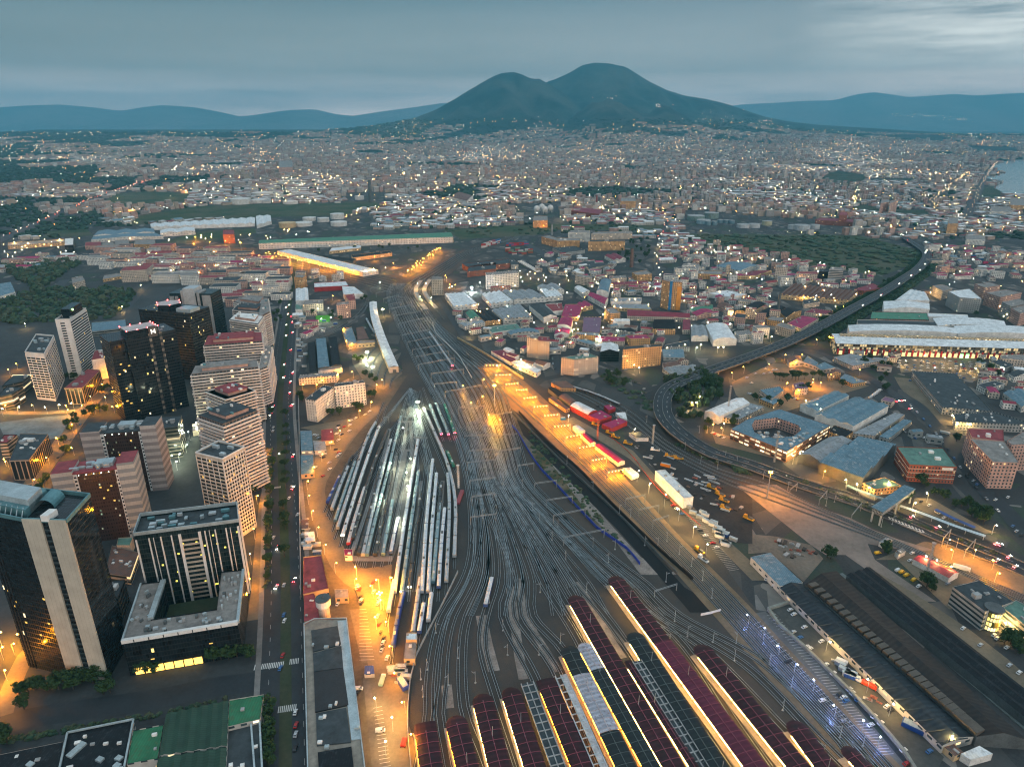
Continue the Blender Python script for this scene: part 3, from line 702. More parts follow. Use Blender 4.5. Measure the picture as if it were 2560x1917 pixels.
# the sidings under the parked trains (crop 3), drawn together at the neck
TRAINS = [  # polyline of the roof line in crop 3, kind, label
 (3, [(752, 870), (862, 640)], 'blue', 'short blue train at the far left edge of the depot beside the curving orange road'),
 (3, [(790, 930), (858, 740), (930, 560)], 'grey', 'grey train of a few coaches, second from the curving orange road'),
 (3, [(818, 1030), (905, 770), (992, 520)], 'teal', 'dark teal roofed train, third from the curving orange road'),
 (3, [(838, 1092), (935, 800), (1090, 330), (1170, 180)], 'grey', 'very long grey train whose near end stops above the red depot hut'),
 (3, [(882, 1155), (1020, 720), (1130, 400), (1200, 215)], 'pale', 'long pale train with a yellowish lit near cab, left of the red nosed unit'),
 (3, [(932, 1225), (978, 1050), (1075, 740)], 'red', 'train with a red and white nose just above the red depot hut'),
 (3, [(1020, 1320), (1110, 1010), (1220, 530)], 'dark', 'dark train in the deep shaded road beside the red nosed unit'),
 (3, [(1092, 1325), (1170, 1000), (1285, 560), (1388, 130)], 'teal', 'long greenish train reaching from the buffer stops up to the neck of the depot'),
 (3, [(1232, 1318), (1270, 1100), (1318, 850)], 'teal', 'short teal train with its near end at the buffer stops'),
 (3, [(1300, 1300), (1330, 1140), (1362, 1000)], 'bluewhite', 'white and blue electric engine set at the right end of the buffer stops'),
 (3, [(1330, 1640), (1420, 1030), (1490, 600), (1535, 330)], 'pale', 'long pale train right of the floodlit white apron'),
 (3, [(1395, 1640), (1475, 1050), (1540, 600)], 'teal', 'dark train with bright lamp dots, right of the long pale one by the apron'),
 (3, [(1568, 1640), (1610, 1000), (1662, 500)], 'pale', 'long pale grey train in the middle road right of the empty sidings'),
 (3, [(1622, 1640), (1650, 1150), (1695, 620)], 'pale', 'long pale train hugging the middle grey one on its right'),
 (3, [(1712, 1600), (1738, 1200), (1765, 920)], 'bluewhite', 'train with a dark blue near coach, right of the pale pair'),
 (3, [(1708, 960), (1738, 700)], 'dark', 'short dark ended set at the back of the right sidings'),
 (3, [(1778, 1550), (1806, 900), (1790, 620)], 'grey', 'long grey train next to the bending one at the right edge of the depot'),
 (3, [(1848, 1335), (1856, 850), (1790, 540), (1668, 250), (1585, 60)], 'grey', 'very long bending grey train along the right edge of the depot'),
 (3, [(1843, 555), (1785, 430)], 'green', 'green locomotive standing alone beside the bending grey train'),
 (3, [(1738, 285), (1638, 30)], 'teal', 'left of the two trains with red tail lamps near the depot neck'),
 (3, [(1800, 288), (1690, 20)], 'teal', 'right of the two trains with red tail lamps near the depot neck'),
 (3, [(1852, 275), (1765, 30)], 'green', 'dark green train just right of the red tail lamps'),
 (4, [(1622, 380), (1650, 140)], 'pale', 'pale coach standing alone below the right depot sidings'),
 (4, [(1542, 480), (1585, 230)], 'bluewhite', 'white coach with a row of dark windows beside the orange shunting office'),
 (4, [(1318, 600), (1360, 350), (1410, 130)], 'blue', 'deep blue freight train in the orange lit siding'),
 (4, [(1490, 480), (1530, 180), (1556, 10)], 'grey', 'dull violet grey train ending at the orange shunting office'),
 (4, [(1278, 300), (1330, 30)], 'pale', 'short pale train in the brightest orange light'),
 (4, [(2115, 250), (2150, 110), (2172, 10)], 'bluewhite', 'dark blue unit with a white nose alone on the main running lines'),
 (9, [(1632, 925), (1740, 1080), (1832, 1215)], 'grey', 'lone grey train with a red tail running through the wide throat'),
 (8, [(700, 195), (880, 250), (1080, 335)], 'metro', 'grey metro train with a dark window band beside the red roofed workshops'),
 (3, [(968, 1185), (1140, 580), (1275, 250)], 'dark', 'dark train right of the red nosed unit reaching far up the depot'),
 (3, [(1058, 1322), (1195, 730), (1300, 330)], 'grey', 'grey train between the dark and the greenish long trains'),
 (3, [(1165, 1322), (1245, 900), (1305, 600)], 'dark', 'dark train ending at the buffer stops right of the greenish one'),
 (3, [(1462, 1600), (1520, 1080), (1560, 780)], 'dark', 'dark train right of the one with bright lamp dots'),
 (3, [(1665, 1560), (1700, 1130), (1722, 880)], 'teal', 'teal train squeezed beside the pale pair of long trains'),
 (3, [(772, 905), (880, 630), (965, 470)], 'dark', 'dark train second from the short blue one at the left edge'),
 (9, [(1090, 810), (1140, 900), (1190, 960)], 'grey', 'short grey train under the left flank of the long white carriage shed'),
]
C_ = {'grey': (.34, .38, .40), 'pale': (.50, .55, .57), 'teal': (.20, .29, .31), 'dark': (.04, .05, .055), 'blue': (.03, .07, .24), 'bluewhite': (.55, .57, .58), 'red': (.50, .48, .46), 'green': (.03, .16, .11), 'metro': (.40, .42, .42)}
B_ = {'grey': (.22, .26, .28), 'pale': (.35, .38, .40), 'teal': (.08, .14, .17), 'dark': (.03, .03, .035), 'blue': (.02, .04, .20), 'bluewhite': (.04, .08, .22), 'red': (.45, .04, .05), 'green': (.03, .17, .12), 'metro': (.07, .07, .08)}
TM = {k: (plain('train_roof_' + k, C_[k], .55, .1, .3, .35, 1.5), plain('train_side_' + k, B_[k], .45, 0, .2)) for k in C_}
M_TAIL = emit('tail_lamp', (1, .03, .06), 60); M_HEAD = emit('head_lamp', (1, .9, .7), 30); M_CABW = emit('lit_cab_window', (1, .62, .2), 2.5, False)
M_PANES = facade('train_panes', (.16, .18, .19), (.012, .015, .017), 2.2, .8, .72, 1.0, .05, v0=0)
NECK = [(905, 905), (893, 868), (886, 838)]
def coach(root, A, B, kind, first, last):
 # one vehicle: body with tapered ends and windows, curved roof with equipment, underframe with bogies
 mr, ms = TM[kind]; d = (B - A); L = d.length; d.normalize(); n = Vector((d.y, -d.x, 0)); up = Vector((0, 0, 1))
 def pt(a, x, z): return A + d * a + n * x + up * (z - A.z)
 e = .5
 b = MB()
 sec = [(-1.45, 1.1), (-1.45, 2.9), (-1.3, 3.5)]
 for s in (-1, 1):
  for (x0, z0), (x1, z1) in zip(sec, sec[1:]):
   q = [pt(e, s * abs(x0), z0), pt(L - e, s * abs(x0), z0), pt(L - e, s * abs(x1), z1), pt(e, s * abs(x1), z1)]
   b.face(q if s > 0 else q[::-1])
 for a in (e, L - e):
  b.face([pt(a, -1.45, 1.1), pt(a, 1.45, 1.1), pt(a, 1.45, 2.9), pt(a, 1.3, 3.5), pt(a, -1.3, 3.5), pt(a, -1.45, 2.9)])
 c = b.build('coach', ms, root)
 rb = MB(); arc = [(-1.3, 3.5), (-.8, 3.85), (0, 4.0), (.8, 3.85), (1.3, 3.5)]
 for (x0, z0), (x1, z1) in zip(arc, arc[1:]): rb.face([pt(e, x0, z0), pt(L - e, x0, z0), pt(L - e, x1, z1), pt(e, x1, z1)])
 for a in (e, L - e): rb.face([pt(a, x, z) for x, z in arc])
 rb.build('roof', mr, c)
 for s in (-1, 1):
  if kind == 'blue': continue
  wb = MB(); wb.face([pt(2.6, s * 1.47, 2.0), pt(L - 2.6, s * 1.47, 2.0), pt(L - 2.6, s * 1.47, 2.8), pt(2.6, s * 1.47, 2.8)], 0, [(0, 0), (L, 0), (L, .8), (0, .8)]); wb.build('window_band', M_PANES, c)
 rz = math.atan2(d.y, d.x)
 for a in (L * .16, L * .84): ub = MB(); ub.box(pt(a, 0, .3), (3.4, 2.3, .8), rz); ub.build('bogie', M_BLACK, c)
 if R.random() < .75:
  qb = MB(); p = pt(L * R.uniform(.3, .7), 0, 3.9); qb.box(p, (R.uniform(2, 4), 1.5, .35), rz); qb.build('roof_unit', M_STEELP if R.random() < .6 else M_DARKC, c)
def train(K, pts, kind, label):
 P = smoothline(gl(K, pts, 3.9), 6); Z = .35
 P = [Vector((p.x, p.y, Z)) for p in P]
 tot = sum((b - a).length for a, b in zip(P, P[1:])); CL = 26.0 if kind not in ('green', 'blue') else 18.0
 n = max(1, round(tot / CL)); cl = tot / n
 k = along(P, cl); pts_ = [q[0] for q in k] + [P[-1]]; pts_ = pts_[:n] + [P[-1]]
 T = thing('train', label, 'train', pts_[0], group='trains standing in the depot sidings')
 for i in range(n): coach(T, pts_[i], pts_[i + 1], kind, i == 0, i == n - 1)
 if 'red tail' in label or 'bright lamp' in label or 'cab' in label:
  d = (pts_[0] - pts_[1]).normalized() if 'throat' not in label else (pts_[-1] - pts_[-2]).normalized(); e0 = pts_[0] if 'throat' not in label else pts_[-1]
  nn = Vector((d.y, -d.x, 0))
  for s in (-.9, .9):
   lb = MB(); lb.dome(e0 + d * .1 + nn * s + Vector((0, 0, 2.6)), .35, 6, 3, full=True); lb.build('tail_lamp' if 'red tail' in label else 'head_lamp', M_TAIL if 'red tail' in label else M_HEAD, T)
 if kind != 'metro' and K in (3, 4) and 'main running' not in label:
  q = [Vector((p.x, p.y, 0)) for p in P]; d = (q[-1] - q[0]).normalized()
  up_ = gl(0, NECK) if K == 3 else []
  if up_ and q[-1].y < up_[0].y - 30: q = q + [up_[0] + Vector((R.uniform(-10, 10), 0, 0)), up_[1] + Vector((R.uniform(-4, 4), 0, 0)), up_[2]]
  else: q = q + [q[-1] + d * 60]
  track(smoothline([q[0] - (q[1] - q[0]).normalized() * 12] + q[::3] + q[-1:], 8))
 return T
for a in TRAINS: train(*a)
for q in ([(620, 985), (760, 930), (880, 870), (1000, 790), (1075, 700), (1100, 640)], [(640, 1000), (780, 945), (900, 885), (1015, 805), (1090, 715), (1112, 650)], [(700, 985), (860, 920), (980, 850), (1060, 770), (1100, 700)], [(1090, 1240), (1120, 1120), (1180, 1060)], [(1130, 1290), (1160, 1180), (1210, 1110)], [(1180, 1330), (1210, 1230), (1250, 1160)], [(1240, 1400), (1250, 1300), (1280, 1240)], [(1290, 1420), (1320, 1330), (1400, 1260)]): track(smoothline(gl(9, q), 8))
# empty sidings and walkways of the depot
for L in ([(1262, 1300), (1400, 700), (1470, 470)], [(1200, 1320), (1340, 720), (1400, 450)], [(1460, 1656), (1530, 1100), (1600, 560), (1590, 340)], [(1500, 1656), (1565, 1100), (1625, 620)], [(1660, 1656), (1690, 1200)], [(1140, 1330), (1255, 870), (1345, 480)], [(990, 1290), (1150, 760), (1250, 430)]):
 track(smoothline(gl(3, L) + gl(0, NECK)[:2], 9))
for L in ([(760, 1290), (690, 1080), (905, 650), (1120, 230)], [(960, 1330), (1090, 960), (1230, 520), (1290, 250)], [(1160, 1340), (1300, 760), (1350, 480)], [(1190, 1350), (1310, 900), (1400, 470), (1440, 190)], [(1300, 1330), (1380, 900), (1480, 480), (1470, 190)], [(1440, 1656), (1500, 1200), (1560, 700)], [(1530, 1656), (1590, 1150), (1640, 560)], [(1680, 1500), (1720, 1100), (1750, 700)]):
 if L[0][0] == 760: continue
 road('depot_walkway', L, 3.2, paved, .36, 3)
flat('depot_apron', 3, [(1385, 432), (1528, 438), (1520, 560), (1440, 1050), (1330, 1345), (1215, 1350), (1330, 850)], paved, .075)
for q in ([(1400, 182), (1505, 182), (1502, 198), (1398, 198)], [(1380, 425), (1530, 428), (1526, 446), (1376, 443)], [(1478, 316), (1620, 322), (1618, 336), (1474, 330)], [(955, 1345), (1330, 1345), (1310, 1395), (965, 1392)]): flat('depot_walkway', 3, q, paved, .40)
# ---------------------------------------------------------------- platform canopies
PLAT = plain('platform_paving', (.36, .31, .25), .8, var=.3)
RC = {'maroon': ribbed('maroon_canopy', (.040, .008, .012), 3.2, 1, .6, .7, var=.5, stain=(.022, .012, .014), scale=.05), 'black': ribbed('black_canopy', (.011, .017, .018), 3.2, 1, .5, .6, scale=.05),
      'white': ribbed('white_canopy', (.40, .41, .46), 3.2, 1, .5, .6, stain=(.22, .16, .18), scale=.2), 'crimson': ribbed('crimson_canopy', (.10, .012, .030), 3.2, 1, .4, .6, scale=.05)}
M_RIBM = plain('canopy_rib', (.20, .05, .07), .6); M_RIBK = plain('canopy_rib_dark', (.08, .10, .10), .6); M_RIBW = plain('canopy_rib_pale', (.42, .36, .36), .6)
M_TUBEY = emit('platform_tube_yellow', (1, .56, .14), 44); M_TUBEO = emit('platform_tube_orange', (1, .34, .025), 30)
def canopy(K0, top, K1, bot, w, segs, label, tube, ext=1.06, rounded=True, z=5.6, sides=(1, 1)):
 A = g(K0, *top, z + 1); B = g(K1, *bot, z + 1); B = A + (B - A) * ext
 A.z = B.z = 0; d = (B - A); L = d.length; d.normalize(); n = Vector((d.y, -d.x, 0)); rz = math.atan2(d.y, d.x)
 T = thing('platform_canopy', label, 'station canopy', A, group='station platform canopies')
 def pt(a, x, zz): return A + d * a + n * x + Vector((0, 0, zz))
 arc = [(-.5, 0), (-.42, .38), (-.25, .7), (0, .85), (.25, .7), (.42, .38), (.5, 0)]
 a0 = 0.0
 for i, (fr, kd) in enumerate(segs):
  a1 = L * fr; rb = MB(); dz = .12 * (i % 2)
  ks = [a0 + (a1 - a0) * j / max(1, int((a1 - a0) / 12)) for j in range(max(1, int((a1 - a0) / 12)) + 1)]
  if i == 0 and rounded:
   r = w / 2; ks = [r * (1 - math.cos(math.pi / 2 * j / 5)) for j in range(6)] + [k for k in ks if k > r + 2]
  def wd(a):
   if i == 0 and rounded and a < w / 2: return max(.02, math.sqrt(max(0, (w / 2) ** 2 - (w / 2 - a) ** 2)) * 2)
   return w
  for k0, k1 in zip(ks, ks[1:]):
   for (x0, h0), (x1, h1) in zip(arc, arc[1:]):
    w0, w1 = wd(k0), wd(k1); s0, s1 = w0 / w, w1 / w
    rb.face([pt(k0, x0 * w0, z + h0 * s0 + dz), pt(k0, x1 * w0, z + h1 * s0 + dz), pt(k1, x1 * w1, z + h1 * s1 + dz), pt(k1, x0 * w1, z + h0 * s1 + dz)], 0, [(x0 * w, k0), (x1 * w, k0), (x1 * w, k1), (x0 * w, k1)])
  if not (i == 0 and rounded): rb.face([pt(a0, x * w, z + h + dz) for x, h in arc])
  rb.build('roof', RC[kd], T)
  rm = {'maroon': M_RIBM, 'crimson': M_RIBM, 'black': M_RIBK, 'white': M_RIBW}[kd]
  k = a0 + (7 if i == 0 else 1.5); e = MB()
  while k < a1:
   for (x0, h0), (x1, h1) in zip(arc, arc[1:]): e.bar(pt(k, x0 * w, z + h0 + dz + .12), pt(k, x1 * w, z + h1 + dz + .12), .22)
   k += 6.2
  e.bar(pt(a0 + (w / 2 if i == 0 else 0), 0, z + 1.0 + dz), pt(a1, 0, z + 1.0 + dz), .3)
  e.build('roof_rib', rm, T)
  a0 = a1
 pb = MB(); pb.prism([tuple(pt(a, x, 0)[:2]) for a, x in ((2, -w / 2 - .5), (L, -w / 2 - .5), (L, w / 2 + .5), (2, w / 2 + .5))], .0, .62); pb.build('platform', PLAT, T)
 for s, on in zip((-1, 1), sides):
  if not on: continue
  lb = MB(); k = w / 2 + 3
  while k < L:
   lb.box(pt(k + 5, s * (w / 2 - .12), z - .45), (10, .28, .14), rz); k += 11.5
  lb.build('light_strip', tube, T)
 for j in range(min(24, int(L / 14))):
  c = MB(); p = pt(6 + j * 14, 0, .6); c.box(p, (.5, .5, z + .3), rz); c.build('column', M_GREY, T)
 for j in range(int(L / 70) + 1):
  c = MB(); p = pt(30 + j * 70 + R.uniform(-5, 5), 0, z + 1.2); c.cone(p, .14, .1, p.z, p.z + 6.5, 6); c.build('signal_mast', M_STEELP, T)
 return T
def frame_canopy(K0, top, K1, bot, w, label, m, ext=1.06, solid=0.0, z=5.4):
 # open concrete frame roof: two edge beams, cross beams, panels left on part of the width
 A = g(K0, *top, z + .5); B = g(K1, *bot, z + .5); B = A + (B - A) * ext
 A.z = B.z = 0; d = (B - A); L = d.length; d.normalize(); n = Vector((d.y, -d.x, 0))
 T = thing('frame_canopy', label, 'station canopy', A, group='open frame canopies')
 def pt(a, x, zz): return A + d * a + n * x + Vector((0, 0, zz))
 e = MB()
 for x in (-w / 2, 0, w / 2): e.bar(pt(0, x, z + .4), pt(L, x, z + .4), .5, .6)
 k = 2
 while k < L: e.bar(pt(k, -w / 2, z + .35), pt(k, w / 2, z + .35), .45, .5); k += 5.2
 e.build('beam_grid', m, T)
 p = MB(); p.prism([tuple(pt(a, x, 0)[:2]) for a, x in ((0, -w / 2), (L, -w / 2), (L, w / 2 - solid), (0, w / 2 - solid))] if solid == 0 else [tuple(pt(a, x, 0)[:2]) for a, x in ((0, -w / 2), (L, -w / 2), (L, -w / 2 + solid), (0, -w / 2 + solid))], z - .4, z + (.1 if not solid else .5)); p.build('deck_panel', RF_BIT if not solid else plain('flaking_concrete', (.42, .39, .38), .9, 0, .6, .25, .8), T)
 for j in range(min(20, int(L / 14))):
  c = MB(); q = pt(5 + j * 14, 0, 0); c.box(q, (.5, .5, z), 0); c.build('column', M_GREY, T)
 return T
canopy(4, (1592, 1262), 4, (1652, 1656), 11.5, [(1, 'maroon')], 'maroon canopy at the far left with a square end', M_TUBEO, rounded=False, sides=(0, 1))
canopy(4, (1850, 1198), 4, (1968, 1656), 11.5, [(1, 'maroon')], 'second maroon canopy from the left, round end beside pale sunlit gravel', M_TUBEO, sides=(0, 1))
canopy(4, (2078, 1010), 5, (40, 1656), 11.5, [(1, 'maroon')], 'third maroon canopy from the left, its right edge along a bright cream track', M_TUBEY, sides=(0, 1))
canopy(5, (112, 955), 5, (340, 1656), 11, [(1, 'maroon')], 'maroon canopy left of the grey open grid roof', M_TUBEY)
frame_canopy(5, (268, 925), 5, (540, 1656), 7, 'grey open grid roof between two maroon canopies', M_GREY)
canopy(5, (425, 888), 5, (750, 1656), 11, [(1, 'maroon')], 'maroon canopy with a square end below a flat blue roofed stair box', M_TUBEO, rounded=False)
frame_canopy(5, (556, 860), 5, (905, 1656), 6.5, 'flaking white concrete strip roof with a black open grid', M_STEELP, solid=3.0)
canopy(5, (612, 598), 5, (1135, 1656), 11, [(.26, 'black'), (.70, 'white'), (1, 'black')], 'canopy that is black, then pale lilac grey, then black again', M_TUBEO)
canopy(5, (748, 572), 5, (1350, 1656), 9, [(.24, 'white'), (1, 'black')], 'narrow canopy with a short pale grey round end', M_TUBEO)
canopy(5, (668, 165), 5, (1545, 1656), 11.5, [(1, 'maroon')], 'longest dark maroon canopy with a round end standing among the tracks', M_TUBEY)
frame_canopy(5, (1215, 735), 5, (1790, 1656), 5.5, 'narrow grey grid roof beside a maroon strip', M_GREY)
canopy(5, (1135, 730), 5, (1720, 1656), 5, [(1, 'maroon')], 'narrow maroon strip canopy with a square end', M_TUBEY, rounded=False)
canopy(5, (1175, 480), 5, (1925, 1656), 11.5, [(1, 'black')], 'blackish green canopy with a round end right of the tan platform', M_TUBEY)
canopy(5, (1010, 0), 5, (2255, 1656), 12, [(.40, 'maroon'), (1, 'crimson')], 'very long canopy turning from dark maroon to crimson', M_TUBEY)
canopy(5, (1745, 588), 6, (395, 1561), 12, [(1, 'maroon')], 'maroon canopy with a round end right of the crimson one', M_TUBEY)
canopy(6, (320, 1168), 6, (615, 1561), 11.5, [(1, 'maroon')], 'short maroon canopy with a round end near the blue lit track', M_TUBEY)
canopy(6, (750, 1378), 6, (925, 1561), 9, [(1, 'maroon')], 'rightmost little maroon canopy beside the blue lit track', M_TUBEY)
# station walkways between the tracks
for k, L, w in ((5, [(200, 30), (230, 260), (330, 500), (420, 640), (540, 830)], 5), (5, [(120, 100), (160, 400), (200, 700), (240, 900)], 6), (5, [(760, 180), (960, 520), (1090, 720)], 6), (5, [(700, 60), (860, 300), (1100, 600)], 4), (4, [(2080, 350), (2130, 600), (2190, 830)], 7), (4, [(1780, 950), (1800, 1150)], 6), (8, [(1480, 1640), (1600, 1656)], 3)):
 road('trackside_path', L, w, plain('pale_gravel', (.20, .175, .155), .95, var=.5, scale=.1, fine=.8), .13, k)
# ================================================================ towers on the left
CR.update({17: (440, 720, 4.14), 18: (100, 1080, 5.174), 19: (0, 860, 3.7625)})
DK = MC['dark_glass']
GL_BLACK = facade('black_curtain_wall', (.012, .015, .016), (.008, .011, .013), 1.6, 3.4, .88, .8, .0018, (1, .66, .18), 1.4, .1, rough=.35, gl=.08)
GL_TEAL = facade('green_curtain_wall', (.02, .03, .03), (.010, .018, .019), 1.5, 3.5, .9, .82, .002, (.8, .8, .2), 1.4, .1, rough=.4, gl=.08)
GL_LITY = facade('black_wall_lit_rows', (.012, .014, .015), (.008, .01, .012), 1.8, 3.4, .8, .6, .014, (1, .72, .12), 1.5, .2, rough=.4, gl=.1)
GL_BROWN = facade('brown_office_glass', (.045, .022, .016), (.03, .022, .02), 1.7, 3.1, .55, .45, .035, (.45, .8, .55), .5, .3, rough=.5, gl=.15)
M_BEIGE = facade('beige_panel_grid', (.40, .37, .30), (.17, .15, .12), 2.2, 3.4, .03, 1.0, 0, v0=0, var=.15); M_STRIPE = facade('white_grey_stripes', (.46, .43, .38), (.12, .12, .12), 2.4, 6.2, .02, 1.0, 0, v0=0, wall2=(.24, .25, .25), band=.5, var=.12)
M_STRIPEP = facade('pink_grey_stripes', (.47, .39, .34), (.14, .12, .11), 2.4, 6.2, .02, 1.0, 0, v0=0, wall2=(.27, .22, .20), band=.5, var=.12)
M_WTOWER = plain('white_concrete', (.66, .64, .60), var=.18); M_PALE = plain('pale_grey_metal', (.36, .42, .43), .45, .3); M_TEALM = plain('teal_metal', (.10, .22, .24), .45, .3); M_BALC = plain('pink_balcony', (.62, .53, .46), var=.25, fine=.4); M_BALW = plain('cream_balcony', (.68, .60, .53), var=.2, fine=.4)
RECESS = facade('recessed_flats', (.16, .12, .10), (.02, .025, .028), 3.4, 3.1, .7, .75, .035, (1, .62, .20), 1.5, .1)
M_WLIT = emit('lit_window_warm', (1, .58, .12), 1.1, False); M_SHOP = emit('lit_shopfront', (1, .55, .10), 2.6); M_REDL = emit('red_obstruction_lamp', (1, .05, .05), 60); M_WHTL = emit('white_flood_lamp', (.95, 1, .82), 200); M_SIGNW = emit('lit_white_sign', (1, .97, .9), 2.0, False)
def fpt(A, B):
 d = Vector((B.x - A.x, B.y - A.y, 0)); L = d.length; d.normalize(); n = Vector((d.y, -d.x, 0))
 if n.dot(Vector((-(A.x + B.x) / 2, -(A.y + B.y) / 2, 0))) < 0: n = -n          # outward = towards the camera side
 return L, (lambda s, z, o=0.0: Vector((A.x, A.y, 0)) + d * s + n * o + Vector((0, 0, z)))
def slab(T, name, A, B, s0, s1, z0, z1, o, m, depth=None):
 # box standing proud of a facade by o
 L, p = fpt(A, B); b = MB(); i = -.2 if depth is None else -depth
 q = [p(s0, z0, o), p(s1, z0, o), p(s1, z0, i), p(s0, z0, i)]
 b.prism([(v.x, v.y) for v in q], z0, z1, bottom=True); return b.build(name, m, T)
def bands(T, A, B, h, fh, zz0, wh, s0=0.0, s1=None, m=None, name='window_band', o=.08, top=1.0):
 L, p = fpt(A, B); s1 = L if s1 is None else s1; z = zz0
 while z + wh < h - top:
  b = MB(); b.face([p(s0, z, o), p(s1, z, o), p(s1, z + wh, o), p(s0, z + wh, o)], 0, [(0, 0), (s1 - s0, 0), (s1 - s0, wh), (0, wh)]); b.build(name, m or DK, T); z += fh
def litbits(T, A, B, h, fh, zz0, wh, n, s0=0.0, s1=None, w=1.6, m=None):
 L, p = fpt(A, B); s1 = L if s1 is None else s1
 for i in range(n):
  z = zz0 + fh * R.randint(0, max(1, int((h - 4 - zz0) / fh))); s = R.uniform(s0, s1 - w); b = MB(); b.face([p(s, z, .14), p(s + w, z, .14), p(s + w, z + wh, .14), p(s, z + wh, .14)]); b.build('lit_window', m or M_WLIT, T)
def frontbox(K, a, b, h, depth):
 A = g(K, *a, h); B = g(K, *b, h); L, p = fpt(A, B)
 return [A, B, p(L, h, -depth), p(0, h, -depth)]
def top_units(T, P, h, n, ms=(M_STEELP, M_GREY, M_PALE), big=1.0):
 ang = math.atan2(P[1].y - P[0].y, P[1].x - P[0].x)
 for i in range(n):
  p = bil(P, R.uniform(.1, .9), R.uniform(.15, .85)); b = MB(); b.box((p.x, p.y, h - .8), (R.uniform(2, 6) * big, R.uniform(1.5, 4) * big, R.uniform(1.2, 2.6)), ang); b.build('roof_unit', R.choice(ms), T)
def rim(T, P, h, m, w=.5, t_=.5, name='parapet'):
 b = MB()
 for i in range(len(P)):
  a, c = P[i], P[(i + 1) % len(P)]; b.bar((a.x, a.y, h + t_ / 2), (c.x, c.y, h + t_ / 2), w, t_)
 b.build(name, m, T)
# 1 front-left tower: dark glass on one side, two beige panel slabs with a dark slot on the other
P0, P1, P2 = G(71, 1664), G(174, 1692), G(273, 1697); h = 104.5; n_ = Vector((-.12, 1, 0)).normalized() * 27
T = thing('office_tower', 'tall lower left tower, dark glass with two beige slabs split by a black slot', 'skyscraper', (P1.x, P1.y, 0))
b = MB(); poly = [P0, P1, P2, P2 + n_, P0 + n_]; b.prism([(p.x, p.y) for p in poly], 0, h, 0, 0); b.build('glass_wall', [GL_BLACK], T)
L, _ = fpt(P1, P2); slab(T, 'panel_slab', P1, P2, 0, L * .43, 0, h + 2, .9, M_BEIGE); slab(T, 'panel_slab', P1, P2, L * .60, L, 0, h + 2, .9, M_BEIGE)
bands(T, P1, P2, h, 3.4, 4, 1.1, L * .44, L * .59, plain('slot_louvre', (.035, .05, .055), .4), 'slot_louvre', .12)
LL, _ = fpt(P0, P1)
for s in (.06, .13, .20): slab(T, 'vertical_fin', P0, P1, LL * s, LL * s + .5, 0, h, .6, M_BLACK)
litbits(T, P0, P1, 60, 3.4, 20, 1.2, 9)
rp = [Vector((p.x, p.y, h)) for p in poly]; rim(T, rp, h, M_TEALM, .8, 2.2)
c0 = (P0 + P1) / 2
for j, (f0, f1, zz, m) in enumerate(((.15, .95, 4.5, M_TEALM), (.3, .8, 8.0, M_PALE))):
 b = MB(); q = [P0 + n_ * f0, P1 + n_ * f0, P1 + n_ * f1, P0 + n_ * f1]; b.prism([(p.x, p.y) for p in q], h, h + zz); b.build('roof_house', m, T)
b = MB(); a0, a1 = P1.lerp(P2, .2) + n_ * .5, P1.lerp(P2, .2) + n_ * .95
for i in range(9):
 t0, t1 = math.pi * i / 9, math.pi * (i + 1) / 9; w = Vector((5, 0, 0)); U = Vector((0, 0, 1))
 b.face([a0 - w * math.cos(t0) + U * (h + 5 * math.sin(t0)), a1 - w * math.cos(t0) + U * (h + 5 * math.sin(t0)), a1 - w * math.cos(t1) + U * (h + 5 * math.sin(t1)), a0 - w * math.cos(t1) + U * (h + 5 * math.sin(t1))])
b.build('barrel_roof', M_TEALM, T)
slab(T, 'portal_frame', P1, P2, L * .46, L * .64, h + 1, h + 4.5, 1.0, M_WTOWER, 6); 
for i in range(8):
 p = P0.lerp(P1, (i + .5) / 8) + n_ * .05; b = MB(); b.bar((p.x, p.y, h + .5), (p.x + n_.x * .14, p.y + n_.y * .14, h + 5), .35); b.build('roof_strut', M_PALE, T)
# 2 glass office block with white fins and its courtyard podium
h = 56; Pq = quadpts(1, [(1155, 480), (2060, 360), (2045, 210), (1215, 310)], h); A, B = Pq[0], Pq[1]
T = thing('office_tower', 'green black glass block with white vertical fins above a courtyard', 'office block', (A.x, A.y, 0))
b = MB(); b.prism([(p.x, p.y) for p in Pq], 0, h, top=False); b.build('glass_wall', GL_TEAL, T); b = MB(); b.face([(p.x, p.y, h - 1.2) for p in Pq]); b.build('roof', RF_BIT, T)
L, _ = fpt(A, B)
for s, w in ((.005, .9), (.125, .7), (.17, .3), (.235, .7), (.335, .7), (.405, 1.6), (.595, 1.6), (.655, .7), (.70, .3), (.755, .7), (.86, .7), (.905, .3), (.975, 1.2)): slab(T, 'vertical_fin', A, B, L * s, L * s + w, 0, h - 3, .8, M_WTOWER)
bands(T, A, B, h - 3, 3.4, 3, 1.5, L * .425, L * .595, plain('spandrel_band', (.36, .32, .26)), 'spandrel_band', .25)
litbits(T, A, B, h, 3.4, 4, 1.2, 16, L * .05, L * .98, 1.2, emit('lit_window_lime', (.95, .80, .12), 1.5, False)); rim(T, Pq, h, M_PALE, .5, 2.4, 'glass_parapet'); top_units(T, Pq, h, 22, (M_PALE, M_TEALM, M_STEELP), .9)
L2, _ = fpt(Pq[1], Pq[2])
for s in (.1, .3, .5, .7, .9): slab(T, 'vertical_fin', Pq[1], Pq[2], L2 * s, L2 * s + .7, 0, h - 3, .6, M_WTOWER)
h = 25; U_ = gl(1, [(1050, 1390), (2050, 1225), (2100, 770), (1910, 790), (1870, 1110), (1300, 1200), (1410, 870), (1215, 890)], h)
T = thing('courtyard_building', 'low dark glass podium wrapped round a courtyard, white rounded cornice and glowing shopfront', 'office block', (U_[0].x, U_[0].y, 0))
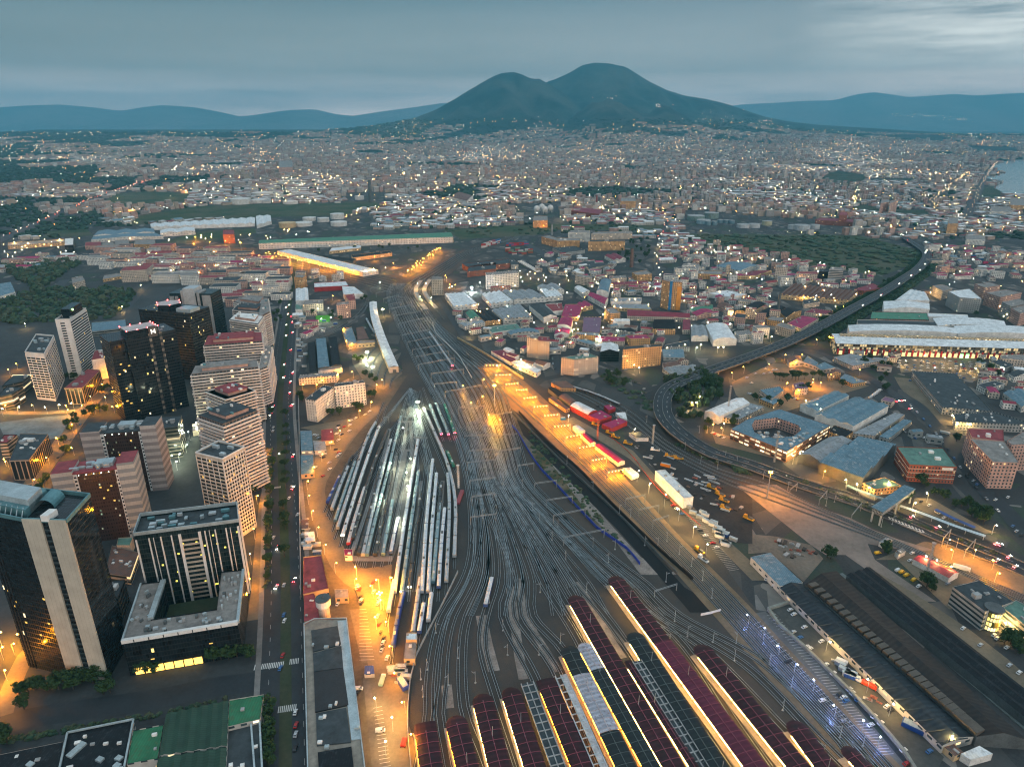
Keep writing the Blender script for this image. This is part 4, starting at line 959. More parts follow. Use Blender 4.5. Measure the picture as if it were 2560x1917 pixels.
b = MB(); b.prism([(p.x, p.y) for p in U_], 0, h, top=False); b.build('glass_wall', GL_BLACK, T); b = MB(); b.face([(p.x, p.y, h - .8) for p in U_]); b.build('roof', RF_TERR, T)
b = MB(); a, c = U_[0], U_[1]; b.bar((a.x, a.y, h), (c.x, c.y, h), 2.2, 2.2); b.build('cornice', M_WTOWER, T)
b = MB(); a, c = U_[1], U_[2]; b.bar((a.x, a.y, h), (c.x, c.y, h), 1.8, 1.6); b.build('cornice', M_PALE, T)
b = MB(); a, c = U_[5], U_[6]; b.bar((a.x, a.y, h + .5), (c.x, c.y, h + .5), 3.0, 2.0); b.build('cornice', M_PALE, T)
b = MB(); a, c = U_[0], U_[7]; b.bar((a.x, a.y, h), (c.x, c.y, h), 1, 1); b.build('cornice', M_PALE, T)
L, p = fpt(U_[0], U_[1])
for i in range(8):
 if i == 7: continue
 s0 = L * (.05 + i * .085); b = MB(); b.face([p(s0, .4, .3), p(s0 + L * .075, .4, .3), p(s0 + L * .075, 5.2, .3), p(s0, 5.2, .3)]); b.build('shopfront_window', M_SHOP, T)
for i in range(7): slab(T, 'cornice_slot', U_[0], U_[1], L * (.1 + .125 * i), L * (.1 + .125 * i) + .5, h - .9, h + .9, 1.25, M_BLACK)
for s, z in ((.72, 13), (.2, 9)):
 b = MB(); b.face([p(L * s, z, .1), p(L * s + 2, z, .1), p(L * s + 2, z + .7, .1), p(L * s, z + .7, .1)]); b.build('lit_window', M_WLIT, T)
b = MB(); q = [bil([U_[5], U_[4], U_[3], U_[6]], s, t_) for s, t_ in ((.02, .02), (.98, .02), (.98, .98), (.02, .98))]; b.prism([(v.x, v.y) for v in q], 0, 7); b.build('courtyard_roof', MC['park_green'], T)
for quad_, n in (([U_[0], U_[1], U_[4], U_[5]], 22), ([U_[0], U_[5], U_[6], U_[7]], 9), ([U_[1], U_[2], U_[3], U_[4]], 14)): top_units(T, quad_, h, n, (M_PALE, M_GREY, M_DARKC, M_STEELP), .5)
# 3, 4 the two striped pylon blocks
def pylon_block(K, pts, h, label, ms, roofm):
 Pq = quadpts(K, pts, h); A, B = Pq[0], Pq[1]; L, p = fpt(A, B)
 T = thing('office_tower', label, 'office block', (A.x, A.y, 0))
 b = MB(); b.prism([(v.x, v.y) for v in Pq], 0, h - 3); b.build('office_wall', GL_BROWN, T)
 for s0, s1, hh in ((0, .25, h), (.79, 1, h + 2)):
  q = [p(L * s0, 0, 1.5), p(L * s1, 0, 1.5), p(L * s1, 0, -(Pq[3] - Pq[0]).length * .98), p(L * s0, 0, -(Pq[3] - Pq[0]).length * .98)]
  b = MB(); b.prism([(v.x, v.y) for v in q], 0, hh, 0, 1); b.build('striped_pylon', [ms, roofm], T)
 for s0, s1 in ((.25, .295), (.755, .79)):
  slab(T, 'stair_strip', A, B, L * s0, L * s1, 0, h - 3, .7, M_WTOWER); bands(T, A, B, h - 3, 3.1, 3, 1.4, L * (s0 + .008), L * (s1 - .008), DK, 'stair_window', .78)
 q = [p(L * .24, 0, .8), p(L * .80, 0, .8), p(L * .80, 0, -(Pq[3] - Pq[0]).length), p(L * .24, 0, -(Pq[3] - Pq[0]).length)]
 b = MB(); b.prism([(v.x, v.y) for v in q], h - 3.0, h - 2, bottom=True); b.build('roof', roofm, T)
 litbits(T, A, B, h - 6, 3.1, 8, 1.2, 5, L * .32, L * .72, 1.3); top_units(T, [p(L * .2, h, 0), p(L * .8, h, 0), Pq[2], Pq[3]], h - 1.2, 9)
 b = MB(); c = bil(Pq, .62, .5); b.box((c.x, c.y, h - 2), (L * .22, 9, 3), math.atan2(B.y - A.y, B.x - A.x)); b.build('roof_house', M_PALE, T)
 for i in range(5):
  s = L * (.32 + i * .09); b = MB(); b.dome(p(s, h - 4, 1.0), .3, 6, 3, full=True); b.build('facade_lamp', emit('facade_lamp', (.9, 1, .9), 12), T)
pylon_block(18, [(135, 535), (1215, 400), (1255, 275), (225, 385)], 62, 'striped white and grey pylon block with a brown window wall and red edged roof', M_STRIPE, RF_REDF)
pylon_block(2, [(690, 1310), (1345, 1262), (1335, 1172), (705, 1238)], 60, 'pinkish striped pylon block standing just behind the white and grey striped one', M_STRIPEP, RF_BIT)
# 5 white gridded tower
def grid_tower(K, pts, h, label, wallm, fh, wh, nf1, nf2, roofm, nu=6, finm=None, lit=4):
 Pq = quadpts(K, pts, h); T = thing('tower_block', label, 'tower block', (Pq[1].x, Pq[1].y, 0))
 b = MB(); b.prism([(v.x, v.y) for v in Pq], 0, h, top=False); b.build('wall', wallm, T); b = MB(); b.face([(v.x, v.y, h - .9) for v in Pq]); b.build('roof', roofm, T)
 for (A, B), nf in (((Pq[0], Pq[1]), nf1), ((Pq[1], Pq[2]), nf2)):
  L, p = fpt(A, B); bands(T, A, B, h, fh, 3.5, wh, .8, L - .8, top=2.5)
  for i in range(nf + 1): slab(T, 'mullion', A, B, max(0, L * i / nf - .25), min(L, L * i / nf + .25), 2, h - 1.5, .35, finm or wallm)
  litbits(T, A, B, h, fh, 3.5, wh, lit)
 rim(T, Pq, h, finm or wallm, .5, 1.0); top_units(T, Pq, h, nu); return T, Pq
grid_tower(2, [(215, 625), (380, 640), (465, 482)], 57, 'white gridded hotel tower with square windows beside the angled stripe tower', M_WTOWER, 3.1, 1.7, 4, 8, RF_BIT, 8)
T, Pq = grid_tower(2, [(475, 345), (600, 340), (742, 245)], 76, 'slim white tower with dark stripe windows, a blank slab end and a dark roof house', M_WTOWER, 3.2, 1.6, 1, 1, RF_BIT, 4)
slab(T, 'blank_slab', Pq[0], Pq[1], 0, fpt(Pq[0], Pq[1])[0] * .30, 0, 76, .5, M_WTOWER); slab(T, 'blank_slab', Pq[0], Pq[1], fpt(Pq[0], Pq[1])[0] * .62, fpt(Pq[0], Pq[1])[0], 0, 77, .5, M_WTOWER)
b = MB(); q = [bil(Pq, s, t_) for s, t_ in ((.2, .25), (.9, .2), (.95, .85), (.25, .9))]; b.prism([(v.x, v.y) for v in q], 75, 86); b.build('roof_house', GL_BLACK, T)
b = MB(); q = bil(Pq, .9, .3); b.box((q.x, q.y, 83), (3.5, .4, 2.4), .7); b.build('lit_sign', emit('green_white_sign', (.5, 1, .35), 4, False), T)
# 7 black glass tower with a white letter
h = 90; Pq = frontbox(2, (940, 535), (1512, 425), h, 34); A, B = Pq[0], Pq[1]; L, p = fpt(A, B)
T = thing('office_tower', 'black glass tower with a lit letter M and red lamps round its crown', 'skyscraper', (A.x, A.y, 0))
b = MB(); q = [p(0, 0), p(L * .22, 0, 0), p(L * .22, 0, 4), p(L * .75, 0, 4), p(L * .75, 0, 0), p(L, 0), Pq[2], Pq[3]]; b.prism([(v.x, v.y) for v in q], 0, h); b.build('glass_wall', GL_LITY, T)
for s in (.56, .72): slab(T, 'stair_strip', A, B, L * s, L * s + 2.6, 0, h + 2, 4.6, facade('checked_strip', (.03, .03, .03), (.16, .13, .10), 3, 6.4, .98, .5, 0, v0=0))
b = MB(); q = [p(L * .26, 0, 3), p(L * .73, 0, 3), p(L * .73, 0, -20), p(L * .26, 0, -20)]; b.prism([(v.x, v.y) for v in q], h, h + 8, 0, 1); b.build('crown', [GL_BLACK, plain('crown_roof', (.45, .40, .38))], T)
for i in range(10):
 v = bil([p(L * .26, h + 8, 3), p(L * .73, h + 8, 3), p(L * .73, h + 8, -20), p(L * .26, h + 8, -20)], *((i / 3, 0) if i < 4 else (1, (i - 3) / 3) if i < 6 else ((9 - i) / 3, 1))); b = MB(); b.dome(v + Vector((0, 0, .4)), .45, 6, 3, full=True); b.build('red_lamp', M_REDL, T)
b = MB(); s0 = L * .61; z0 = h + 1.5
for a, c in (((0, 0), (0, 4.6)), ((0, 4.6), (1.7, 1.2)), ((1.7, 1.2), (3.4, 4.6)), ((3.4, 4.6), (3.4, 0))): b.bar(p(s0 + a[0], z0 + a[1], 5.0), p(s0 + c[0], z0 + c[1], 5.0), .8, .3)
b.build('letter_sign', M_SIGNW, T); slab(T, 'sign_board', A, B, s0 - 2.2, s0 + 5.6, h - 2, h + 8.5, 4.7, plain('sign_brown', (.09, .07, .055)))
litbits(T, A, B, h, 3.4, 6, 1.4, 18, 2, L * .5, 2.0); top_units(T, Pq, h, 6)
# 8 black tower behind, 9 grey ribbed towers
h = 86; Pq = frontbox(2, (1192, 250), (1622, 292), h, 36); A, B = Pq[0], Pq[1]; L, p = fpt(A, B)
T = thing('office_tower', 'black tower with a hexagonal lit crown, behind the one with the letter M', 'skyscraper', (A.x, A.y, 0))
b = MB(); b.prism([(v.x, v.y) for v in Pq], 0, h); b.build('glass_wall', GL_LITY, T); b = MB(); c = p(L * .46, 0, -14); b.cone(c, 15, 15, h, h + 7, 6, 0, True, 1); b.build('crown', [GL_BLACK, MC['crown_roof']], T)
for i in range(6): b = MB(); b.dome(c + Vector((14.6 * math.cos(i * 1.047), 14.6 * math.sin(i * 1.047), h + 7.4)), .45, 6, 3, full=True); b.build('red_lamp', M_REDL, T)
b = MB(); q = [p(L * .72, 0, -4), p(L * 1.0, 0, -4), p(L * 1.0, 0, -20), p(L * .72, 0, -20)]; b.prism([(v.x, v.y) for v in q], h, h + 4); b.build('roof_house', M_PALE, T)
h = 84; Pq = frontbox(2, (1455, 90), (1815, 95), h, 30); A, B = Pq[0], Pq[1]; L, p = fpt(A, B)
T = thing('office_tower', 'grey concrete tower of tall ribbed slabs with dark glass slots', 'skyscraper', (A.x, A.y, 0))
b = MB(); b.prism([(v.x, v.y) for v in Pq], 0, h - 4); b.build('glass_wall', GL_TEAL, T)
for s0, s1, hh in ((0, .10, h - 8), (.13, .2, h - 8), (.28, .34, h), (.34, .62, h + 3), (.66, .72, h - 2), (.78, .98, h - 6)): slab(T, 'concrete_slab', A, B, L * s0, L * s1, 0 if s0 != .34 else h - 22, hh, 1.2, MC['grey_render'] if s0 != .34 else M_STEELP, 20)
h = 60; Pq = frontbox(2, (1612, 212), (1735, 205), h, 22); T = thing('office_tower', 'lower grey tower with slim concrete ribs in front of the ribbed slab tower', 'skyscraper', (Pq[0].x, Pq[0].y, 0))
b = MB(); b.prism([(v.x, v.y) for v in Pq], 0, h); b.build('glass_wall', GL_TEAL, T); L, p = fpt(Pq[0], Pq[1])
for s in (0, .28, .45, .74, .93): slab(T, 'concrete_slab', Pq[0], Pq[1], L * s, L * s + L * .07, 0, h + 3, .8, MC['grey_render'])
# balcony blocks: recessed walls behind a parapet ring on every storey
def outset(P, d):
 c = sum(P, Vector()) / len(P); out = []
 for i in range(len(P)):
  a, b_, e = P[i - 1], P[i], P[(i + 1) % len(P)]
  u = Vector((b_.x - a.x, b_.y - a.y, 0)).normalized(); v = Vector((e.x - b_.x, e.y - b_.y, 0)).normalized()
  n1 = Vector((u.y, -u.x, 0)); n2 = Vector((v.y, -v.x, 0)); k = n1 + n2
  if k.length < .1: k = n1
  k = k / max(.5, k.dot(n1)); out.append(b_ + k * d)
 return out
def balcony_block(K, pts, h, label, m=M_BALC, roofm=RF_REDF, units=5, step=True):
 P = ccw(quadpts(K, pts, h)); T = thing('apartment_block', label, 'apartment block', (P[0].x, P[0].y, 0), group='stepped balcony blocks along the avenue')
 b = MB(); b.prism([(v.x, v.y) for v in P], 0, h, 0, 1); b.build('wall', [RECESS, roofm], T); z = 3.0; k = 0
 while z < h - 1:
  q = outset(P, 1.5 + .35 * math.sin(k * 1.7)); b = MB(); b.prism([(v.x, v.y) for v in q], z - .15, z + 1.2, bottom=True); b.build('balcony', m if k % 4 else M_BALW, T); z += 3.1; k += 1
 if step:
  q = [bil(P, s, t_) for s, t_ in ((.15, .2), (.85, .2), (.85, .85), (.15, .85))]; b = MB(); b.prism([(v.x, v.y) for v in q], h, h + 3.2, 0, 1); b.build('penthouse', [MC['pink_render'], roofm], T)
  q2 = outset(q, 1.0); b = MB(); b.prism([(v.x, v.y) for v in q2], h + 3.2, h + 3.6, bottom=True); b.build('penthouse_roof', roofm, T)
 top_units(T, P, h + (4.2 if step else 0.8), units, (M_GREY, M_WHITE, M_TEALM), .7)
balcony_block(17, [(560, 325), (845, 368), (900, 290), (610, 272)], 52, 'balcony block with a bright white roof terrace', roofm=MC['white_render'])
balcony_block(17, [(600, 140), (880, 185), (950, 105), (725, 82)], 46, 'farthest stepped balcony block with a cream crown', roofm=RF_TERR)
balcony_block(17, [(590, 225), (865, 250), (930, 180), (640, 170)], 48, 'low stepped balcony block between the cream crown and the white roof terrace', roofm=RF_BIT)
balcony_block(17, [(855, 300), (968, 240), (952, 112), (880, 120)], 50, 'slim staircase of balconies facing the avenue, farther one', roofm=RF_TERR, step=False)
balcony_block(17, [(290, 590), (890, 545), (882, 455), (330, 495)], 62, 'wide balcony block with a crimson roof line, the upper of the two wide ones')
balcony_block(17, [(858, 840), (945, 810), (990, 600), (905, 600)], 46, 'slim staircase of balconies facing the avenue, nearer one', roofm=RF_TERR, step=False)
balcony_block(17, [(158, 890), (848, 815), (836, 745), (200, 805)], 62, 'wide balcony block split by two brown lit stair shafts', roofm=RF_TERR)
balcony_block(17, [(318, 1075), (515, 1150), (812, 1062), (610, 985)], 60, 'corner shaped balcony block with a crimson penthouse and a green planted terrace')
balcony_block(17, [(228, 1312), (488, 1402), (842, 1262), (600, 1190)], 72, 'nearest corner shaped balcony block with a grey green penthouse', roofm=RF_BIT)
grid_tower(0, [(422, 978), (480, 992), (528, 966)], 70, 'cream gridded tower with a dark roof and a crimson roof house, nearest the avenue', M_CREAM, 3.1, 1.5, 5, 9, RF_BIT, 3, M_WTOWER, 8)
# lower blocks between the towers
def lowblock(K, pts, h, label, wallm, roofm, units=6, name='office_block', cat='office block', **kw): return bld(name, label, cat, K, pts, h, wallm, roofm, units=units, **kw)
FC_DARK = facade('dark_ribbon_offices', (.13, .12, .10), (.015, .02, .02), 30, 3.6, .97, .5, .10, (1, .6, .2), 1.2, .3); FC_BAND = facade('pale_band_offices', (.30, .29, .25), (.02, .03, .03), 40, 3.4, .99, .45, .04, v0=.4); FC_COL = facade('column_offices', (.30, .25, .19), (.012, .015, .015), 4.4, 20, .78, .9, .0, v0=.04)
lowblock(19, [(600, 415), (770, 412), (940, 245), (820, 232)], 20, 'brown roofed block with stone columns at the foot of the slim white tower', FC_COL, RF_REDF, 4)
lowblock(19, [(858, 150), (985, 128), (1035, 42), (890, 60)], 27, 'white stone block with a tall arch slot', MC['white_render'], RF_REDF, 5)
lowblock(19, [(85, 1095), (272, 1088), (452, 845), (190, 838)], 20, 'dark roofed block with white frames beside the orange street', FC_COL, RF_BIT, 10)
lowblock(19, [(20, 395), (210, 352), (292, 285), (120, 290)], 17, 'small dark glass block with a white frame left of the hotel tower', FC_DARK, RF_BIT, 2)
lowblock(19, [(-30, 500), (110, 470), (215, 405), (60, 400)], 17, 'dark glass pavilion with white legs at the left edge', FC_DARK, RF_BIT, 2)
lowblock(19, [(-10, 930), (62, 925), (160, 850), (40, 850)], 16, 'striped low block at the left edge behind the dark roofed one', FC_BAND, RF_REDF, 3)
lowblock(1, [(740, 1025), (1012, 1012), (1075, 855), (770, 880)], 18, 'dark banded block with a cluttered white roof behind the beige slab tower', FC_DARK, RF_BIT, 12)
lowblock(1, [(640, 575), (700, 580), (735, 530), (640, 525)], 19, 'white wave banded block with a bright green roof', FC_BAND, RF_TEAL, 0)
lowblock(1, [(905, 800), (1120, 830), (1195, 620), (965, 560)], 7, 'low terrace block with a brown pergola roof', FC_BAND, RF_RUST, 9)
lowblock(1, [(1005, 560), (1120, 560), (1145, 490), (1020, 495)], 9, 'small block with a green planted roof', MC['cream_render'], RF_TEAL, 0)
lowblock(2, [(1340, 1285), (1530, 1262), (1565, 1165), (1390, 1175)], 32, 'dark block with a teal roof behind the pinkish pylons', FC_DARK, RF_BIT, 5)
lowblock(2, [(1660, 1300), (1745, 1290), (1735, 1230), (1655, 1240)], 6, 'small pavilion among bright lamps', MC['cream_render'], RF_TERR, 1)
lowblock(2, [(0, 140), (130, 100), (90, 20), (-60, 40)], 12, 'white market hall with blue ribbed roof at the left edge', FC_SHEDW, RF_BLUE, 0, 'market_hall', 'hall', kind='gable', n=3)
lowblock(2, [(790, 445), (1090, 410), (1080, 340), (790, 365)], 8, 'long low bus station roof behind the slim white tower', FC_BAND, RF_BLUE, 0, 'bus_station', 'hall')
# bottom-left sheds
D_GREEN = ribbed('dark_green_sheet', (.022, .06, .038), 1.2, 0, .4, .6); B_GREEN = ribbed('bright_green_sheet', (.03, .16, .075), 1.4, 0, .25, .7, stain=(.06, .13, .06))
def shed(K, pts, h, label, wallm, roofm, **kw): return bld(kw.pop('name', 'warehouse'), label, kw.pop('cat', 'warehouse'), K, pts, h, wallm, roofm, **kw)
S_ = [shed(15, [(1350, 600), (1860, 490), (1845, 858), (1292, 942)], 9, 'dark green ridged shed with rows of slit skylights, upper one', FC_SHED, D_GREEN, kind='gable', n=6, rz_swap=True),
      shed(15, [(1288, 958), (1844, 872), (1830, 1110), (1250, 1110)], 9, 'dark green ridged shed cut by the bottom edge', FC_SHED, D_GREEN, kind='gable', n=6, rz_swap=True),
      shed(15, [(1866, 482), (2145, 438), (2112, 638), (1852, 700)], 9.5, 'bright green roofed shed at the street corner', FC_SHED, B_GREEN, units=1), shed(15, [(1082, 730), (1330, 682), (1280, 958), (1032, 1002)], 8.5, 'bright green roofed shed left of the ridged sheds', FC_SHED, B_GREEN, units=2),
      shed(15, [(548, 748), (1085, 640), (1010, 1030), (470, 1100)], 7, 'black roofed shed with glass rooflights and white parapet', FC_SHED, RF_DARK, units=6), shed(15, [(-60, 940), (515, 822), (460, 1110), (-160, 1180)], 6, 'black roofed shed at the bottom left corner', FC_SHED, RF_DARK, units=3),
      shed(15, [(1852, 705), (2110, 645), (2135, 1110), (1836, 1110)], 7, 'grey brown roofed shed beside the tree lined street', FC_SHED, RF_BIT, units=4)]
for i, m in ((4, M_PALE), (6, M_PALE)):
 P = ccw(quadpts(15, [(548, 748), (1085, 640), (1010, 1030), (470, 1100)] if i == 4 else [(2040, 660), (2110, 645), (2135, 1110), (2075, 1110)], 7.6)); rim(S_[i], P, 7.2, m, .9, .8)
for x, y in ((620, 880), (240, 990), (810, 960), (965, 950), (950, 1010)):
 b = MB(); c = g(15, x, y, 7.5); b.box((c.x, c.y, 6.3 if x != 240 else 5.5), (3.4, 9 if x == 620 else 2.6, 1.1), -.35); b.build('rooflight', M_PALE, S_[4] if x != 240 else S_[5])
# bottom-centre long station building
h = 7.5; P = gl(4, [(552, 420), (640, 378), (918, 372), (1080, 1690), (585, 1690)], h)
T = thing('station_building', 'long flat station block with dark roof panels and a pale rim beside the avenue', 'station building', (P[0].x, P[0].y, 0))
b = MB(); b.prism([(v.x, v.y) for v in P], 0, h, top=False); b.build('wall', FC_BRICK, T); b = MB(); b.face([(v.x, v.y, h - .5) for v in P]); b.build('roof', plain('tan_roof', (.24, .21, .17), var=.4, fine=.4), T); rim(T, P, h, M_PALE, .6, .5)
for q, m in (([(612, 470), (840, 432), (872, 590), (628, 652)], RF_BIT), ([(628, 668), (874, 604), (890, 790), (636, 825)], MC['bitumen_roof']), ([(636, 830), (890, 795), (935, 1110), (648, 1172)], MC['black_steel']), ([(655, 1185), (915, 1135), (955, 1430), (662, 1460)], RF_BIT), ([(840, 385), (915, 380), (1040, 1400), (960, 1410)], MC['pale_grey_metal']), ([(670, 1520), (960, 1470), (985, 1690), (680, 1690)], RF_DARK)):
 b = MB(); pp = gl(4, q, h + .8); b.prism([(v.x, v.y) for v in pp], h - .5, h + .35 if m is not MC['pale_grey_metal'] else h + .1); b.build('roof_panel', m, T)
for x, y in ((630, 610), (840, 600), (745, 630), (830, 1115), (780, 1140), (700, 1240), (730, 1230), (690, 1450), (750, 1490), (1010, 1320)):
 b = MB(); c = g(4, x, y, h); b.box((c.x, c.y, h), (R.uniform(1, 2.6), R.uniform(1, 2.2), 1.5), .05); b.build('roof_unit', R.choice((M_PALE, M_WHITE)), T)
lowblock(3, [(548, 1352), (700, 1335), (762, 1622), (542, 1672)], 7, 'crimson flat roofed hall beside the orange road, upper one', FC_SHEDO, RF_REDF, 3, 'hall', 'hall')
lowblock(4, [(552, 150), (640, 160), (690, 375), (552, 400)], 6, 'crimson flat roofed hall beside the water tower', FC_SHEDO, RF_REDF, 2, 'hall', 'hall')
c = g(4, 735, 385); T = thing('water_tower', 'white round water tower with a dark flat cap', 'water tower', c)
b = MB(); b.cone(c, 3.6, 3.3, 0, 10, 16); b.build('shaft', MC['cream_render'], T); b = MB(); b.cone(c, 3.3, 4.6, 10, 12, 16, cap=False); b.cone(c, 4.6, 4.6, 12, 16.5, 16); b.build('tank', M_WTOWER, T); b = MB(); b.cone(c, 4.8, 4.8, 16.5, 17, 16); b.cone(c, .8, .4, 17, 18.4, 8); b.build('cap', M_DARKC, T)
for (pts, lab, rf, wl) in (([(520, 265), (618, 262), (632, 435), (526, 440)], 'blue grey roofed depot house, farther of the pair by the avenue wall', RF_BLUE, FC_SHED), ([(522, 472), (630, 468), (640, 628), (526, 640)], 'blue grey roofed depot house, nearer of the pair by the avenue wall', RF_BLUE, FC_SHEDO), ([(700, 255), (800, 245), (812, 345), (702, 355)], 'dark red roofed office among the orange parked cars', RF_REDF, FC_SHEDO),
 ([(630, 350), (735, 355), (745, 430), (640, 435)], 'low grey roofed shed behind the dark red roofed office', RF_GREY, FC_SHED), ([(895, 1285), (972, 1285), (965, 1338), (905, 1338)], 'tiny crimson roofed hut at the buffer stops', RF_MAG, FC_SHEDW), ([(525, 1030), (585, 1028), (590, 1105), (530, 1108)], 'rusty roofed shack beside the avenue wall', RF_RUST, FC_SHED), ([(555, 1135), (640, 1130), (650, 1210), (565, 1215)], 'white roofed workshop shack with a blue tank', RF_WHITE, FC_SHED)):
 shed(3, pts, 5, lab, wl, rf, name='depot_house', cat='house', units=1)
for (pts, lab, rf, wl, h) in (([(815, 120), (930, 118), (935, 190), (820, 195)], 'tan roofed shelter right of the water tower', RF_TERR, FC_SHEDO, 5), ([(1435, 495), (1525, 495), (1525, 555), (1430, 555)], 'white roofed cabin on the orange shunting office', RF_WHITE, FC_SHEDO, 7), ([(1430, 565), (1522, 565), (1510, 720), (1412, 722)], 'orange lit shunting office with a ribbed roof', RF_TERR, FC_SHEDO, 5), ([(1075, 780), (1150, 778), (1160, 850), (1072, 855)], 'blue tarpaulin shelter in the car park', ribbed('blue_tarp', (.03, .08, .26), 1.5), FC_SHED, 3)):
 shed(4, pts, h, lab, wl, rf, name='depot_house', cat='house', units=1)
# white apartment slab in two wings above the depot
for pts, h, lab in (([(562, 1508), (650, 1522), (808, 1405), (718, 1388)], 25, 'left wing of the white apartment slab above the depot'), ([(812, 1400), (1078, 1366), (1062, 1345), (818, 1374)], 27, 'right wing of the white apartment slab above the depot, balconies at its end')):
 T = bld('apartment_block', lab, 'apartment block', 9, pts, h, FC_WHITE, RF_BIT, units=3)
# ================================================================ roads, trees, cars and lamps of the near field
street = plain('dark_asphalt', (.024, .029, .033), .65, var=.35, scale=.05, fine=.5); lightroad = plain('pale_road', (.15, .122, .085), .85, var=.35, scale=.04, fine=.5); WHITEP = plain('road_paint', (.55, .55, .52), .8, var=.25)
flat('plaza_ground', 0, [(-200, 1700), (-200, 640), (300, 600), (560, 600), (660, 1000), (655, 1700)], plain('plaza_paving', (.040, .044, .045), .85, var=.5, scale=.02, fine=.3), .02)
flat('ground_yard', 0, [(655, 1700), (655, 950), (800, 830), (880, 810), (720, 1050), (745, 1235), (850, 1450), (890, 1700)], plain('yard_earth', (.10, .080, .055), .9, var=.45, scale=.05, fine=.4), .03)
AV = [(616, 1700), (617, 1300), (612, 1100), (607, 1000), (604, 880), (612, 780), (622, 690), (632, 610), (640, 560)]
avenue = road('avenue', [G(x / .8637, y / .8637) for x, y in AV], 33, street, .08)
b = MB(); b.strip(offset([p + Vector((0, 0, .14)) for p in avenue], -3.2), offset([p + Vector((0, 0, .14)) for p in avenue], 3.2)); b.build('median_strip', MC['park_green'], kind='structure')
for o in (-15.5, 15.5):
 b = MB(); b.strip(offset([p + Vector((0, 0, .16)) for p in avenue], o - 1.6), offset([p + Vector((0, 0, .16)) for p in avenue], o + 1.6)); b.build('pavement', paved, kind='structure')
for o in (-9.3, 9.3):
 b = MB(); Q2 = offset([p + Vector((0, 0, .03)) for p in avenue], o)
 for p, a in along(Q2, 12): b.box((p.x, p.y, p.z + .02), (4, .16, .012), a, bottom=False)
 b.build('lane_marking', WHITEP, kind='structure')
def zebra(K, A, B, w, n):
 a, c = g(K, *A), g(K, *B); d = c - a; L = d.length; rz = math.atan2(d.y, d.x); b = MB()
 for i in range(n):
  p = a.lerp(c, (i + .5) / n); b.box((p.x, p.y, .34), (L / n * .5, w, .012), rz, bottom=False)
 b.build('crosswalk', WHITEP, kind='structure')
zebra(4, (120, 800), (380, 770), 4.5, 17); zebra(4, (425, 752), (510, 740), 4.5, 6); zebra(4, (325, 1165), (490, 1140), 4.5, 10); zebra(3, (296, 757), (352, 752), 3, 6); zebra(3, (430, 745), (480, 742), 3, 5)
road('street', [(-200, 760), (200, 640), (700, 560), (1300, 470), (1800, 370), (2180, 330)], 15, street, .09, 15)
road('street', [(230, 1470), (380, 1210), (560, 960), (700, 760), (790, 640), (900, 500), (1010, 390), (1080, 300)], 17, lightroad, .07, 19)
road('street', [(-40, 640), (300, 650), (560, 640), (800, 620)], 9, lightroad, .075, 19)
road('street', [(0, 690), (60, 460), (215, 120), (330, 0)], 10, lightroad, .07, 15)
flat('plaza', 19, [(-20, 740), (300, 700), (690, 662), (560, 880), (460, 900), (30, 850)], plain('plaza_teal_paving', (.13, .17, .18), .8, var=.45, scale=.05, fine=.3), .10)
road('street', [(20, 1000), (330, 900), (470, 830)], 8, street, .07, 19)
road('street', [(-100, 250), (200, 180), (560, 300)], 26, asph, .07, 2)
road('street', [(1020, 330), (1150, 180), (1220, 100), (1290, 40), (1420, 0)], 12, asph, .075, 2)
road('street', [(0, 110), (200, 110), (420, 90), (520, 40), (560, 0)], 18, asph, .07, 2)
road('pavement', [(245, 420), (235, 700), (190, 1000), (140, 1650), (110, 1900)], 7, lightroad, .17, 3)
ORAN = [(1210, 60), (1010, 225), (850, 430), (710, 640), (655, 780), (690, 960), (750, 1150), (860, 1390), (980, 1540), (1150, 1640)]
orange_road = road('depot_road', ORAN, 15, lightroad, .10, 3)
orange2 = road('depot_road', [(960, -60), (1090, 90), (1140, 320), (1190, 560), (1225, 850), (1290, 1160), (1370, 1450), (1420, 1700)], 15, lightroad, .11, 4)
flat('car_park', 4, [(945, 300), (1095, 290), (1165, 765), (1050, 760)], dirt, .085); flat('car_park', 4, [(1060, 890), (1190, 880), (1310, 1690), (1140, 1690)], dirt, .085); flat('car_park', 3, [(520, 240), (1000, 150), (1010, 230), (860, 420), (700, 640), (640, 620), (620, 262)], lightroad, .06)
flat('depot_yard', 9, [(960, 1060), (1180, 1010), (1290, 1250), (1380, 1240), (1400, 1290), (1240, 1430), (1080, 1380), (970, 1200)], lightroad, .06); flat('depot_yard', 9, [(480, 740), (640, 760), (640, 940), (860, 850), (880, 900), (620, 1010), (500, 1280)], plain('mixed_yard', (.085, .08, .075), .9, var=.5, scale=.06, fine=.4), .05); flat('depot_yard', 4, [(980, -40), (1310, -90), (1300, 100), (1260, 500), (1330, 780), (1440, 800), (1460, 1300), (1330, 1300), (1200, 560)], lightroad, .07)
b = MB()
for i in range(16):
 for s, (a, c) in ((0, ((1030, 300 + i * 29), (1090 + i * 4.6, 296 + i * 29))), (1, ((1150 + i * 4, 1150 + i * 34), (1225 + i * 5, 1135 + i * 34)))):
  p, q = g(4, *a), g(4, *c); b.bar((p.x, p.y, .33), (q.x, q.y, .33), .18, .012)
b.build('parking_lines', WHITEP, kind='structure')
